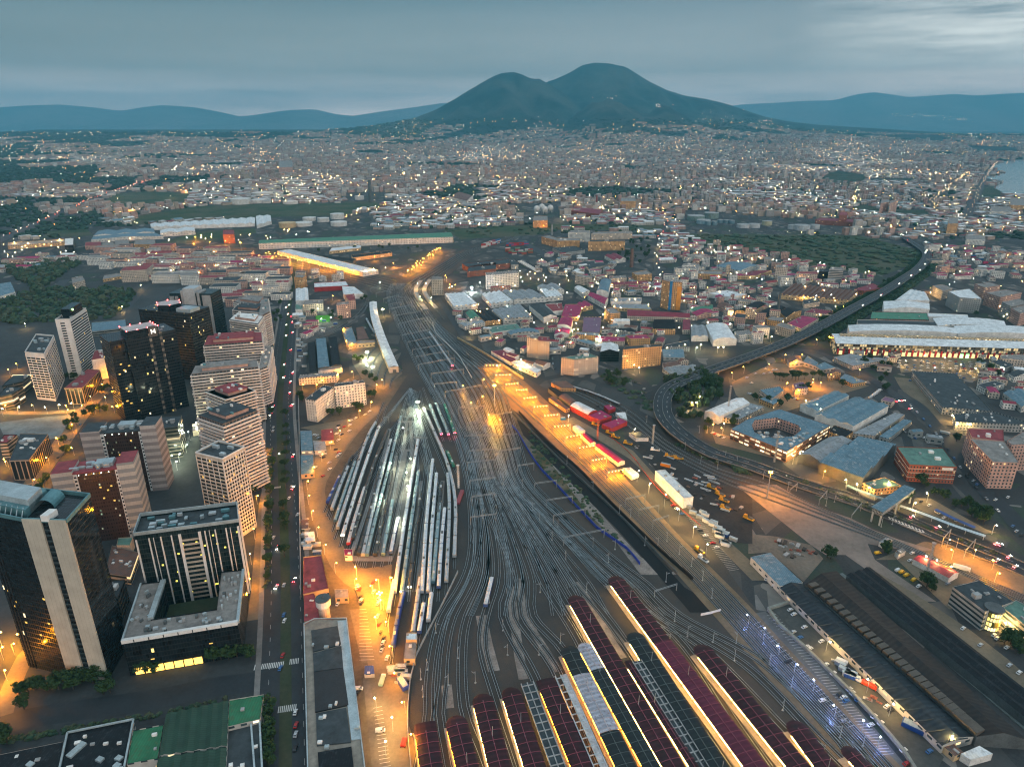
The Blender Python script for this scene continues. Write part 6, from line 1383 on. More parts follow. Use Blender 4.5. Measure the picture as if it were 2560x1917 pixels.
8|835,427 922,462 1016,432 932,386|6|Rm|f1|2|workshop|crimson roofed red workshop in the middle of its row
8|940,492 1012,527 1136,472 1072,446|5|Rm|f1|2|workshop|crimson roofed red workshop nearest the yellow diggers
8|955,352 992,387 1046,366 1002,341|5|Rm|f1|1|workshop|small crimson roofed workshop behind its row
8|1045,405 1080,440 1136,460 1120,400|4|Ww|f1|1|workshop|white roofed store behind the crimson workshops
8|525,218 605,282 652,256 572,210|5|dd|G1|0|workshop|dark gabled shed left of the ochre vault
8|610,282 692,342 752,322 672,262|6|du|A1|0|workshop|brown vaulted shed touching the red walled workshop
8|550,172 622,212 742,216 662,160|5|ou|f1|0|workshop|long dark brown shed at the end of the metro train
8|530,292 662,382 692,372 562,276|4|ou|f1|0|workshop|rusty lean-to beside the brown vaulted shed
8|1150,560 1205,600 1300,600 1235,555|4|WB|f1|0|depot_house|white walled hut with a dark roof beside the yellow frames
9|480,662 480,560 585,552 592,662|8|Ww|G2|0|warehouse|white double roofed depot beside the avenue
9|640,545 640,508 912,492 935,530|9|Rw|f1|2|warehouse|white roofed depot with a red front
9|892,605 880,535 985,540 1070,602|9|Ww|f1|0|warehouse|white roofed depot at the curve of the tracks
9|655,985 672,1240 772,1226 738,975|8|db|f1|0|workshop|long blue grey workshop roof left of the orange slot
9|760,970 790,1220 868,1214 832,965|8|dd|f1|1|workshop|long dark workshop roof with crimson patches right of the orange slot
9|585,1022 600,1285 660,1270 645,1010|7|dd|f1|0|workshop|dark workshop roof nearest the avenue
9|880,907 928,1047 1012,1022 962,886|7|Ob|f1|0|workshop|blue grey workshop roof with an orange lit side
9|1000,892 1014,1002 1112,985 1062,880|7|du|f1|0|workshop|rusty workshop roof beside the long white carriage shed
9|1000,1032 1162,1018 1160,1000 1010,1006|7|Ot|f1|1|depot_house|cream lit house with green doors
9|675,1268 882,1242 876,1220 680,1242|6|Wt|f1|1|office_building|long pale roof behind the white office
9|505,1330 828,1306 852,1275 520,1300|9|wt|f1|7|office_building|white two storey office with ribbon windows beside the avenue
9|830,702 948,688 932,666 840,676|23|pt|f1|1|apartment_block|pink flats right of the football pitch
9|940,660 995,655 985,600 900,612|16|pR|f1|1|apartment_block|pink flats with a crimson roof behind the football pitch
9|540,695 712,684 716,652 560,656|13|ct|f1|3|apartment_block|cream school block above the football pitch
9|478,735 535,735 540,700 480,690|9|WT|f1|1|apartment_block|green roofed low block left of the cream school block
9|465,457 540,462 572,440 500,434|22|ot|f1|1|apartment_block|orange flats standing alone at the top of the avenue
9|1650,476 1750,476 1745,455 1660,452|30|gt|f1|1|apartment_block|brown flats beside the curved station platforms
9|320,232 430,216 1192,396 1060,418|9|Sw|f1|0|train_shed|long white slanting train shed beside the brightest orange yard
9|160,168 1838,112 1815,72 172,140|15|Se|G1|0|train_shed|very long green roofed train shed with a cream wall
9|975,290 1312,248 1292,228 960,268|8|Od|f1|2|workshop|ochre lit workshop between the two orange yards
9|690,292 975,322 1000,300 720,268|7|dd|f1|0|workshop|black roofed workshop right of the long white slanting shed
9|770,235 1040,205 1045,180 790,205|7|Ow|f1|0|workshop|pale curved front workshop below the green roofed shed
9|1960,410 2208,385 2208,330 1975,365|12|kB|f1|2|office_building|brick red range at the foot of the old embankment
12|975,535 965,515 1640,474 1638,512|9|Ww|G11|0|warehouse|long row of white ridged sheds beyond the railway
12|1650,525 1645,465 1740,460 1745,498|9|Ww|G2|0|warehouse|pair of white sheds at the end of the long white row
12|600,590 630,560 990,545 995,568|10|Sb|G3|0|warehouse|big pale blue shed beyond the railway, left part
12|585,615 600,595 1000,572 1050,592|8|Sb|G1|0|warehouse|low pale blue shed in front of the big one
12|1030,575 1030,555 1250,537 1255,560|10|Sw|G2|0|warehouse|white and blue shed with a lit white sign beyond the railway
12|860,645 998,645 995,612 870,615|12|ot|f1|0|apartment_block|ochre flats beyond the railway, rightmost of the row
12|735,650 828,648 826,616 740,618|14|ct|f1|0|apartment_block|cream flats beyond the railway beside the ochre ones
12|655,660 732,658 730,632 660,634|12|ct|f1|0|apartment_block|pale yellow flats beyond the railway
12|545,655 650,650 648,628 550,632|10|pR|f1|0|apartment_block|crimson roofed flats beyond the railway
12|1432,582 1506,580 1504,552 1436,552|24|kR|f1|0|apartment_block|crimson block with pale balconies standing in a field
12|50,655 420,630 412,612 55,635|9|Ot|f1|0|shopping_mall|long bright lit store at the left edge beyond the railway
12|415,650 470,648 472,604 418,606|20|bW|f1|0|office_building|dark block with a white top at the end of the bright store
12|1790,152 1882,148 1880,106 1792,108|40|pt|f1|0|apartment_block|tall pink slab pair far out on the plain
12|465,895 545,875 530,850 460,862|14|ct|f1|1|apartment_block|cream flats beside the road through the park
12|1155,845 1275,842 1270,820 1160,825|20|wt|f1|2|apartment_block|white flats with lit windows left of the pink rows
12|770,815 940,808 985,770 800,790|24|cR|f1|2|apartment_block|red and white banded flats at the park corner
12|660,870 780,850 770,830 670,845|6|Ot|f1|0|warehouse|yellow lit low store at the park corner
13|293,760 330,760 328,738 296,738|42|wt|f1|0|tower_block|white tower block alone in the far city
13|1778,985 1876,985 1874,962 1782,962|30|ot|f1|0|apartment_block|ochre slab flats in the far industrial quarter
13|1215,1110 1310,1108 1308,1080 1222,1080|22|ot|f1|0|apartment_block|ochre flats in front of the gas spheres
13|690,960 790,985 830,950 740,925|16|Su|G1|0|warehouse|white ended rusty roofed hall in the far industrial quarter
13|1450,1045 1640,1068 1665,1040 1480,1022|14|kr|G1|0|warehouse|long dull red shed right of the gas spheres
14|1290,845 1345,835 1342,818 1295,822|42|pt|f1|0|apartment_block|pink slab flats far right, left of the pair
14|1350,845 1402,825 1400,818 1352,830|42|pt|f1|0|apartment_block|pink slab flats far right, right of the pair
14|1025,920 1076,920 1076,900 1028,900|32|kR|f1|0|tower_block|round looking crimson tower block far right
14|870,950 1110,965 1115,945 900,938|14|kr|f1|0|factory|long crimson factory far right of the tanks
14|1995,895 2130,900 2126,866 2000,864|18|wt|f1|0|apartment_block|white flats near the sea
14|2120,855 2260,860 2260,812 2125,812|22|ot|f1|0|factory|ochre power hall near the sea
14|1840,1075 1965,1080 1960,1048 1845,1046|14|wt|f1|0|office_building|white row of windows beside the right hand rail viaduct
14|1725,975 1790,975 1788,935 1730,935|34|ot|f1|0|apartment_block|ochre tower flats beside the lit coastal street
'''
LAND = []
BM = {}
for ln in DATA.strip().split('\n'):
 k, p, h, wr, kn, u, nm, lab = ln.split('|')
 k = int(k); pts = [tuple(float(c) for c in q.split(',')) for q in p.split(' ')]
 T = bld(nm, lab, nm.replace('_', ' '), k, pts, float(h), WK[wr[0]], RK[wr[1]] if wr[1] != 'W' else MC['white_render'], KK[kn[0]], int(kn[1:]), units=int(u))
 BM[lab] = T; LAND.append((lab, T.location.x, T.location.y))
def child_box(T, c, d, rz, m, name): b = MB(); b.box(c, d, rz); return b.build(name, m, T)
# towers and special buildings
h = 48; Pq = quadpts(10, [(1915, 480), (1985, 500), (2090, 502)], h); T = thing('tower_block', 'ochre and orange tower with a bright blue stripe down its corner', 'tower block', (Pq[1].x, Pq[1].y, 0))
b = MB(); b.prism([(v.x, v.y) for v in Pq], 0, h, 0, 1); b.build('wall', [FC_OCH, RF_TERR], T); L, p = fpt(Pq[1], Pq[2]); slab(T, 'blue_stripe', Pq[1], Pq[2], 0, L * .22, 0, h + 1, .6, plain('bright_blue', (.02, .17, .36))); slab(T, 'orange_panel', Pq[1], Pq[2], L * .62, L, 0, h - 8, .6, plain('orange_render', (.62, .26, .05))); top_units(T, Pq, h, 3)
# the mall front with red banners
h = 16; P = gl(11, [(1003, 768), (2320, 804), (2320, 742), (975, 704)], h); T = thing('shopping_mall', 'long mall front with red banners, lit glass and a white sloping roof', 'shopping mall', (P[0].x, P[0].y, 0)); L, p = fpt(P[0], P[1])
b = MB(); b.prism([(v.x, v.y) for v in P], 0, h, top=False); b.build('glass_wall', facade('mall_glass', (.10, .10, .09), (.05, .045, .035), 3, 4, .85, .8, .45, (1, .70, .28), .55, .1), T); rb, wb = MB(), MB(); roofmesh([Vector((v.x, v.y, h)) for v in P], h, 'gable', 1, 2.5, wb, rb); rb.build('roof', RF_WHITE, T); wb.build('gable_end', MC['white_render'], T)
q = gl(11, [(1030, 716), (2320, 752), (2320, 740), (1025, 702)], h + 3); b = MB(); b.prism([(v.x, v.y) for v in q], h, h + 3); b.build('clerestory', FC_SHEDO, T)
for i in range(34):
 s = L * (.012 + .0285 * i)
 if s > L - 3: break
 slab(T, 'banner', P[0], P[1], s, s + 2.0, 1, 9, .8, plain('red_banner', (.45, .02, .02)))
 if i % 2 == 0 or i > 10:
  b = MB(); b.face([p(s + 2.6, .6, .5), p(s + L * .026, .6, .5), p(s + L * .026, 6, .5), p(s + 2.6, 6, .5)]); b.build('shop_window', emit('shop_glow', (1, .66, .26), 1.5) if i not in (21, 22) else emit('green_glow', (.35, 1, .3), 4), T)
# brick school with a rounded courtyard
h = 11.7; O_ = gl(16, [(328, 545), (688, 690), (966, 522), (640, 415), (430, 482)], h); I_ = gl(16, [(462, 520), (480, 488), (620, 472), (760, 520), (780, 550), (730, 590), (600, 600), (480, 566)], h)
T = thing('school', 'brick school with lit ribbon windows round a rounded courtyard', 'school', (O_[1].x, O_[1].y, 0)); FB = facade('school_brick', (.24, .12, .07), (.1, .08, .06), 6, 3.9, .8, .42, .55, (1, .72, .36), 1.5, .3)
ring = [(v.x, v.y) for v in O_]; cut_ = [(v.x, v.y) for v in I_]
b = MB(); b.prism(ring, 0, h, top=False); b.build('wall', FB, T); b = MB(); b.prism(cut_[::-1], .2, h, top=False); b.build('court_wall', FC_PINK, T)
a0 = sum(ring[i][0] * ring[(i + 1) % 5][1] - ring[(i + 1) % 5][0] * ring[i][1] for i in range(5)); rr = ring if a0 > 0 else ring[::-1]; a1 = sum(cut_[i][0] * cut_[(i + 1) % 8][1] - cut_[(i + 1) % 8][0] * cut_[i][1] for i in range(8)); cc = cut_[::-1] if a1 > 0 else cut_
j = min(range(5), key=lambda i: (rr[i][0] - cc[0][0]) ** 2 + (rr[i][1] - cc[0][1]) ** 2); rr = rr[j:] + rr[:j]; slit = rr + [rr[0]] + cc + [cc[0]]
b = MB(); b.face([(x, y, h - .4) for x, y in slit]); b.build('roof', RF_BLUE, T)
for i in range(26):
 s = R.random(); A_ = O_[0].lerp(O_[1], s) if i % 2 else O_[1].lerp(O_[2], s); c = A_.lerp(I_[5], R.uniform(.2, .75)); child_box(T, (c.x, c.y, h - .4), (R.uniform(1.5, 5), R.uniform(1.5, 3), R.uniform(.8, 1.8)), R.random(), R.choice((M_WHITE, M_PALE, M_GREY)), 'roof_unit')
# footbridge station over the motorway
z = 9.5; P = gl(7, [(980, 868), (1062, 908), (1322, 722), (1242, 692)], z + 4); T = thing('footbridge', 'covered footbridge with a teal roof and lattice sides crossing the motorway', 'footbridge', (P[0].x, P[0].y, 0))
b = MB(); b.prism([(v.x, v.y) for v in P], z, z + 3.6, top=False, bottom=True); b.build('wall', facade('lattice', (.30, .33, .33), (.05, .07, .08), 1.2, 1.8, .6, .7, 0, v0=.15), T); b = MB(); b.prism([(v.x, v.y) for v in outset(ccw(P), .6)], z + 3.6, z + 4.1, bottom=True); b.build('roof', RF_BLUE, T)
for s, t_ in ((.02, .1), (.02, .9), (.5, .1), (.5, .9), (.97, .1), (.97, .9)):
 v = bil([P[0], P[3], P[2], P[1]], s, t_); b = MB(); b.box((v.x, v.y, 0), (1, 1, z), 0); b.build('pier', M_STEELP, T)
def glazed_strip(K, pts, w, z, label, m):
 P = smoothline(gl(K, pts, z), 6); T = thing('glass_canopy', label, 'canopy', (P[0].x, P[0].y, 0)); b = MB(); b.strip(offset(P, -w / 2), offset(P, w / 2)); b.build('roof', m, T)
 for q, a in along(P, 12): c = MB(); c.box((q.x, q.y, 0), (.3, .3, z), 0); c.build('column', M_STEELP, T)
glazed_strip(7, [(1205, 858), (1400, 925), (1650, 1020), (1900, 1105)], 4, 4, 'long pale glazed canopy curving beside the car park', ribbed('pale_glazing', (.42, .52, .56), 2, 1, .3, .3)); glazed_strip(7, [(772, 692), (900, 745), (1068, 802)], 4, 4, 'blue canopy along the motorway below the green wall', RF_BLUE); glazed_strip(7, [(1490, 885), (1640, 960), (1815, 1035)], 4, 3, 'dark blue parking shelter beside the trees', MC['blue_tarp'])
# curved white carriage shed
P = smoothline(gl(9, [(1148, 672), (1152, 740), (1168, 820), (1196, 910), (1236, 1020), (1282, 1130), (1326, 1232)], 8), 8); T = thing('train_shed', 'long curved white carriage shed left of the throat tracks', 'train shed', (P[0].x, P[0].y, 0)); w = 12.5
b = MB(); b.strip(offset(P, -w / 2), [q + Vector((0, 0, 1.6)) for q in P]); b.strip([q + Vector((0, 0, 1.6)) for q in P], offset(P, w / 2)); b.build('roof', RF_WHITE, T); b = MB()
for s in (-w / 2 + .3, w / 2 - .3):
 o = offset(P, s); d = [Vector((q.x, q.y, 0)) for q in o]; b.strip(o, d) if s > 0 else b.strip(d, o)
b.build('wall', FC_SHEDO, T); b = MB(); e = P[-1]; d = (P[-1] - P[-2]).normalized(); n = Vector((d.y, -d.x, 0)) * (w / 2 - .3); b.face([(e - n) * 1, (e + n) * 1, Vector(((e + n).x, (e + n).y, 0)), Vector(((e - n).x, (e - n).y, 0))]); b.build('end_wall', MC['cream_render'], T)
b = MB(); v = bil([e - n, e + n, P[-4] + n, P[-4] - n], .5, 0); b.bar((v.x - 3, v.y - .3, 2.2), (v.x + 3, v.y - .3, 2.2), .3, 4.2); b.build('door', M_DARKC, T)
# station platforms on the curve
for L, lab in (([(1560, 488), (1518, 560), (1535, 640), (1605, 738)], 'left of the two curved yellow lit platforms'), ([(1640, 478), (1590, 560), (1618, 645), (1692, 728)], 'right of the two curved yellow lit platforms')):
 P = smoothline(gl(9, L), 8); T = thing('curved_platform', lab, 'platform', P[0]); b = MB(); A_, B2 = offset([q + Vector((0, 0, .7)) for q in P], -4), offset([q + Vector((0, 0, .7)) for q in P], 4); b.strip(A_, B2); dn = Vector((0, 0, -.7)); b.strip(B2, [q + dn for q in B2]); b.strip([q + dn for q in A_], A_); b.build('platform', PLAT, T)
 m = int(len(P) * .55); b = MB(); Q2 = P[m:m + 9]; b.strip(offset([q + Vector((0, 0, 5)) for q in Q2], -3), offset([q + Vector((0, 0, 5)) for q in Q2], 3)); b.build('roof', RF_BLUE, T)
# football pitch
T = flat('football_pitch', 9, [(652, 792), (780, 786), (772, 846), (656, 848)], plain('pitch_turf', (.06, .30, .02), .9, var=.15), .12)
# tall chimneys, masts, tanks, gas spheres
def chimney(K, base, top, r, label, m):
 c = g(K, *base); h = hgt(K, base, top); T = thing('chimney', label, 'chimney', c); b = MB(); b.cone(c, r, r * .65, 0, h, 12); b.build('shaft', m, T); b = MB(); b.cone(c, r * .85, r * .85, h - 1.5, h, 12); b.build('cap', M_DARKC, T)
chimney(11, (625, 590), (632, 442), 2.4, 'tall dark chimney among the barrel roofs', M_DARKC); chimney(10, (1650, 372), (1651, 206), 4.5, 'thick brick chimney rising from the trees', plain('old_brick', (.15, .09, .07))); chimney(10, (965, 95), (965, 0), 3, 'slim grey chimney beside the old mill', M_GREY); chimney(13, (172, 990), (170, 850), 9, 'tall dark lattice flare stack beside the tank farm', M_DARKC); chimney(13, (1623, 1020), (1622, 945), 4, 'slim red chimney in the far industrial quarter', plain('red_stack', (.25, .06, .05)))
TANKS = [(12, 1420, 385, 46, 12, 'far white tank'), (12, 1550, 385, 60, 20, 'largest white tank'), (12, 1665, 378, 50, 13, 'far white tank'), (12, 1870, 385, 45, 10, 'far white tank'), (12, 2045, 355, 30, 12, 'far white tank'), (12, 1690, 330, 70, 12, 'far white tank'), (12, 1990, 492, 34, 10, 'small white tank'), (12, 2080, 500, 30, 12, 'small white tank'), (12, 2170, 480, 36, 16, 'small white tank'), (12, 2180, 525, 40, 12, 'low white tank'), (12, 1950, 525, 45, 10, 'low white tank'), (12, 1850, 535, 40, 14, 'lit tan tank'),
         (14, 100, 955, 44, 16, 'big grey green tank'), (14, 200, 940, 38, 18, 'big grey green tank'), (14, 150, 975, 34, 12, 'pale blue tank'), (14, 180, 985, 14, 12, 'slim blue grey tank'), (14, 220, 985, 14, 12, 'slim blue grey tank'), (14, 258, 970, 14, 10, 'slim blue grey tank'), (14, 296, 972, 14, 10, 'slim blue grey tank'), (14, 332, 975, 14, 10, 'slim blue grey tank'), (14, 405, 1000, 30, 10, 'pale tank'), (14, 475, 1000, 28, 11, 'pale tank'), (14, 558, 985, 24, 13, 'yellowish tank'), (14, 720, 1010, 20, 12, 'pale tank'), (14, 782, 1015, 36, 14, 'pale tank'), (14, 865, 1010, 22, 13, 'pale tank'), (13, 100, 975, 30, 14, 'white tank by the stack'), (13, 300, 960, 40, 12, 'white tank by the stack')]
PEND = []
for k, x, y, r, h, lab in TANKS:
 c = g(k, x, y); T = thing('storage_tank', None, 'storage tank', c, group='storage tanks of the depots'); m = plain('tank_' + lab.split()[-2], {'white': (.56, .54, .50), 'green': (.16, .22, .20), 'blue': (.30, .40, .43), 'grey': (.14, .22, .25), 'pale': (.42, .44, .44), 'yellowish': (.42, .40, .26), 'tan': (.5, .36, .2)}.get(lab.split()[-2] if lab.split()[-2] in ('white', 'green', 'blue', 'grey', 'tan') else lab.split()[0], (.5, .48, .45)))
 r *= .62; b = MB(); b.cone(c, r, r, 0, h, 20); b.build('shell', m, T); b = MB(); b.cone(c, r * 1.02, r * .08, h, h + r * .12, 20); b.build('roof', M_GREY if k == 14 else m, T); PEND.append((T, lab, c.x, c.y))
for i, (x, y) in enumerate(((1240, 1062), (1272, 1050), (1290, 1066), (1326, 1058))):
 c = g(13, x, y); T = thing('gas_sphere', None, 'gas sphere', c, group='gas spheres'); b = MB(); b.dome(c + Vector((0, 0, 15)), 11, 16, 12, full=True); b.build('sphere', MC['tank_white'], T, smooth=True); PEND.append((T, 'white gas sphere', c.x, c.y))
 for j in range(6): b = MB(); a = j * 1.047; b.bar((c.x + 9 * math.cos(a), c.y + 9 * math.sin(a), 0), (c.x + 10 * math.cos(a), c.y + 10 * math.sin(a), 14), .9); b.build('leg', M_WHITE, T)
def mast(K, base, top, label, m=M_STEELP, lamp=None, power=0, lcol=None):
 c = g(K, *base); h = hgt(K, base, top); T = thing('light_mast' if lamp else 'lattice_mast', label, 'mast', c); b = MB(); b.cone(c, .45, .25, 0, h, 6); b.build('pole', m, T)
 b = MB(); b.cone(c, 1.4, 1.4, h - .4, h, 8); b.build('crown_ring', m, T)
 if lamp:
  for j in range(4): a = j * 1.57 + .4; b = MB(); b.dome((c.x + 1.5 * math.cos(a), c.y + 1.5 * math.sin(a), h), .5, 6, 3, full=True); b.build('lamp_head', lamp, T)
  l = bpy.data.lights.new('flood', 'POINT'); l.energy = power; l.color = lcol; l.shadow_soft_size = .6; o = bpy.data.objects.new('flood_light', l); COL.objects.link(o); o.parent = T; o.location = (0, 0, h - 1.6)
 else:
  b = MB()
  for zz in range(2, int(h), 2): b.bar((c.x - 1.0, c.y, zz), (c.x + 1.0, c.y, zz + 1.4), .14)
  b.bar((c.x - 1, c.y, 0), (c.x - .8, c.y, h), .2); b.bar((c.x + 1, c.y, 0), (c.x + .8, c.y, h), .2); b.build('lattice', m, T)
 return T
E_ORAN = emit('sodium_lamp', (1, .42, .06), 60, False); E_WHT = emit('white_lamp', (.95, 1, .80), 140, False); E_BLUE = emit('blue_white_lamp', (.55, .66, 1), 30, False); E_YEL = emit('warm_lamp', (1, .74, .36), 110, False)
KO_, KW_, KY_, KB_ = (1, .33, .008), (.92, 1, .66), (1, .60, .18), (.24, .34, 1)
mast(3, (1538, 95), (1538, 15), 'tall floodlight mast at the neck of the depot', M_STEELP, E_WHT, 80000, KW_); mast(8, (112, 355), (108, 195), 'tall sodium floodlight mast left of the orange lit deck', M_STEELP, E_ORAN, 220000, KO_); mast(9, (1100, 1170), (1097, 1105), 'floodlight mast left of the curved carriage shed', M_STEELP, E_WHT, 110000, KW_)
mast(7, (120, 800), (140, 585), 'tall sodium mast beside the pinkish yard', M_STEELP, E_ORAN, 150000, KO_); mast(4, (1215, 300), (1225, 155), 'brightest sodium mast above the depot yard', M_STEELP, E_ORAN, 80000, KO_); mast(10, (275, 590), (272, 548), 'dazzling white floodlight in front of the white flats', M_STEELP, emit('dazzling_lamp', (.95, .97, 1), 900, False), 160000, (.9, .95, 1)); mast(12, (1552, 680), (1550, 634), 'sodium mast beyond the railway near the green train shed', M_STEELP, E_ORAN, 80000, KO_); mast(9, (1235, 800), (1233, 735), 'pale lamp mast beside the curved carriage shed', M_STEELP, E_YEL, 40000, KY_)
mast(9, (1145, 1240), (1160, 1230), 'short lamp mast in the pale yard left of the carriage shed', M_STEELP, E_WHT, 30000, KW_)
mast(16, (305, 460), (322, 268), 'red and white lattice mast beside the white gabled hall', M_GREY); mast(7, (180, 505), (205, 255), 'grey lattice mast beside the brick school', M_GREY); mast(8, (905, 620), (912, 470), 'reddish lattice mast among the crimson huts', plain('mast_red', (.25, .08, .06))); mast(8, (1330, 650), (1335, 500), 'slim lamp mast beside the yellow frames', M_STEELP); mast(7, (1410, 1440), (1465, 1160), 'tall grey mast behind the crimson bungalow', M_GREY); mast(3, (1885, 760), (1882, 560), 'white signal mast at the right edge of the depot', M_WHITE)
# odds and ends on special buildings
T = BM['red brick block with pale bands and a white sign board']; P = quadpts(7, [(1180, 378), (1282, 522), (1668, 542), (1552, 388)], 17); L, p = fpt(P[1], P[2]); slab(T, 'sign_board', P[1], P[2], L * .70, L * .93, 13.2, 15.6, .4, MC['white_render'])
for zz in (4.5, 8.7, 12.7): slab(T, 'pale_band', P[1], P[2], 0, L, zz, zz + .5, .25, MC['cream_render']); slab(T, 'pale_band', P[0], P[1], 0, fpt(P[0], P[1])[0], zz, zz + .5, .25, MC['cream_render'])
T = BM['white banded office with a dark roof garden and yellow lit stair drum']; c = g(6, 1925, 420); b = MB(); b.cone(c, 5.2, 5.2, 0, 14, 14, cap=False); b.build('stair_drum', facade('yellow_stair', (.12, .10, .04), (.3, .25, .05), 1.6, 3.4, .8, .75, .9, (1, .78, .16), 1.6, .15), T); b = MB(); b.cone(c, 5.6, 5.6, 14, 15.2, 14); b.build('drum_cap', M_DARKC, T)
for lab, (a, c, w_) in (('longest black market roof, lit along its lower edge', ((225, 98), (1545, 1385), (185, -28))),):
 T = BM[lab]
 for i in range(15):
  f = (i + .5) / 15; x, y = a[0] + (c[0] - a[0]) * f, a[1] + (c[1] - a[1]) * f; q, r_ = g(6, x, y, 8), g(6, x + w_[0] * (1 + .4 * f), y + w_[1], 8); b = MB(); b.bar((q.x, q.y, 6.6 if 'long' in lab else 6.1), (r_.x, r_.y, 7.2 if 'long' in lab else 6.1), .5, .4); b.build('roof_seam', RF_BIT, T)
T = BM['black market roof with brown rooflight boxes']
for i in range(27):
 f = i / 26; c = g(6, 500 + 1330 * f, 85 + 1175 * f, 8); q = g(6, 560 + 1330 * f, 70 + 1165 * f, 8); b = MB(); b.box((c.x, c.y, 6.9), (6.2, 3.6, 2.2), math.atan2(q.y - c.y, q.x - c.x) - .0); b.build('rooflight', plain('brown_rooflight', (.085, .07, .055), .6), T)
wallrun('roof_gutter', 'pale lane between the two black market roofs', 'lane', 6, [(720, -10), (1100, 300), (1600, 720), (2240, 1260)], .5, 3.4, plain('lane_grey', (.12, .14, .135)))
# ================================================================ repeated things: lamps, cars, trees, gantries, containers
def pend(o, base, x, y): PEND.append((o, base, x, y))
# --- automatic infill houses of the middle distance, one object each
KO = [(p[1], p[2]) for p in LAND]
def infill(K, poly, n, big, seed, kinds):
 r = random.Random(seed); P = [(v.x, v.y) for v in gl(K, poly)]; xs = [p[0] for p in P]; ys = [p[1] for p in P]; k = 0; tries = 0
 while k < n and tries < n * 30:
  tries += 1; x, y = r.uniform(min(xs), max(xs)), r.uniform(min(ys), max(ys)); s = big * r.uniform(.7, 1.4)
  if not inpoly(x, y, P) or any((x - a) ** 2 + (y - b) ** 2 < (s * .62 + 10) ** 2 for a, b in KO): continue
  if any((x - q.x) ** 2 + (y - q.y) ** 2 < 20 ** 2 for q in MP[::2]): continue
  KO.append((x, y)); k += 1; kd = r.choice(kinds); w, d = s * r.uniform(.8, 1.2), s * r.uniform(.45, .7)
  h, wl, rf, kind, nn, base, nm = {'f': (r.choice((11, 14, 17)), r.choice((FC_CREAM, FC_PINK, FC_WHITE)), r.choice((RF_TERR, RF_REDF, RF_BIT)), 'flat', 1, 'flats', 'apartment_block'), 's': (7, FC_SHED, r.choice((RF_WHITE, RF_GREY, RF_BLUE, RF_RUST)), 'gable', r.choice((1, 2, 3)), 'shed', 'warehouse'), 'h': (7, r.choice((FC_WHITE, FC_CREAM)), r.choice((RF_RED, RF_MAG, RF_REDF)), r.choice(('gable', 'flat')), 1, 'house', 'house')}[kd]
  a = r.choice((.15, -.35, .5, 1.2)) if K != 12 else r.choice((.05, .12)); ca, sa = math.cos(a), math.sin(a); Q_ = [Vector((x + u * w / 2 * ca - v * d / 2 * sa, y + u * w / 2 * sa + v * d / 2 * ca, h)) for u, v in ((-1, -1), (1, -1), (1, 1), (-1, 1))]
  T = bldw(nm, None, nm.replace('_', ' '), Q_, h, wl, rf, kind, nn, units=r.choice((0, 0, 2)), group='smaller houses and sheds between the yards')
  col = {'cream_flats': 'cream', 'pink_flats': 'pink', 'white_flats': 'white', 'shed_wall': 'grey'}[wl.name]; rc = rf.name.split('_')[0]; rc = {'terrace': 'flat', 'bitumen': 'dark', 'crimson': 'crimson'}.get(rc, rc)
  pend(T, f'{col} {base}, {rc} roof,', x, y)
infill(10, [(1490, 480), (1900, 470), (1900, 620), (1500, 640)], 17, 20, 1, 'shh'); infill(11, [(0, 110), (540, 170), (960, 270), (1280, 330), (1230, 420), (640, 400), (200, 400), (0, 370)], 110, 20, 2, 'shhhf'); infill(11, [(60, 400), (560, 420), (620, 620), (480, 780), (380, 700), (60, 620)], 60, 17, 3, 'hhhf'); infill(11, [(1560, 130), (2212, 190), (2212, 360), (1820, 370), (1560, 340)], 60, 24, 4, 'shhf')
infill(10, [(1100, 380), (1480, 430), (1480, 560), (1320, 560), (1130, 430)], 14, 18, 5, 'shh'); infill(10, [(1960, 470), (2208, 420), (2208, 700), (2110, 720)], 14, 20, 6, 'hfs'); infill(10, [(1920, 100), (2208, 100), (2208, 320), (1920, 330)], 26, 22, 7, 'ssh'); infill(10, [(660, 960), (740, 960), (740, 1120), (660, 1080)], 2, 16, 8, 'h'); infill(9, [(480, 760), (640, 780), (640, 960), (560, 980), (490, 900)], 16, 16, 9, 'hhs')
infill(12, [(520, 760), (700, 680), (1240, 690), (1680, 740), (1820, 780), (1830, 1000), (1500, 1060), (1380, 900), (1000, 900), (980, 800), (620, 800)], 120, 38, 10, 'fffh'); infill(12, [(0, 770), (280, 730), (480, 720), (500, 740), (300, 790), (0, 830)], 22, 30, 11, 'fsh'); infill(11, [(1930, 860), (2212, 900), (2212, 1235), (1960, 1120), (1900, 1000)], 18, 16, 12, 'hs'); infill(10, [(900, 260), (1480, 330), (1500, 440), (1200, 420)], 14, 18, 20, 'shs'); infill(10, [(820, 310), (1150, 390), (1150, 450), (850, 430)], 12, 16, 21, 'shs'); infill(9, [(500, 420), (900, 470), (900, 500), (620, 500), (480, 560)], 8, 16, 22, 'fs'); infill(10, [(700, 860), (1000, 830), (980, 980), (740, 940)], 5, 16, 14, 'hs'); infill(10, [(1400, 880), (1900, 870), (1900, 1040), (1420, 1040)], 12, 16, 15, 'hhs'); infill(10, [(950, 1010), (1380, 1000), (1380, 1120), (980, 1120)], 9, 16, 16, 'hhs'); infill(10, [(0, 700), (300, 860), (700, 990), (560, 1080), (300, 980)], 9, 15, 17, 'sh'); infill(11, [(1000, 830), (1400, 850), (1390, 960), (1200, 940)], 5, 16, 18, 'hs'); infill(7, [(1150, 240), (1500, 330), (1480, 370), (1160, 300)], 3, 14, 13, 's')
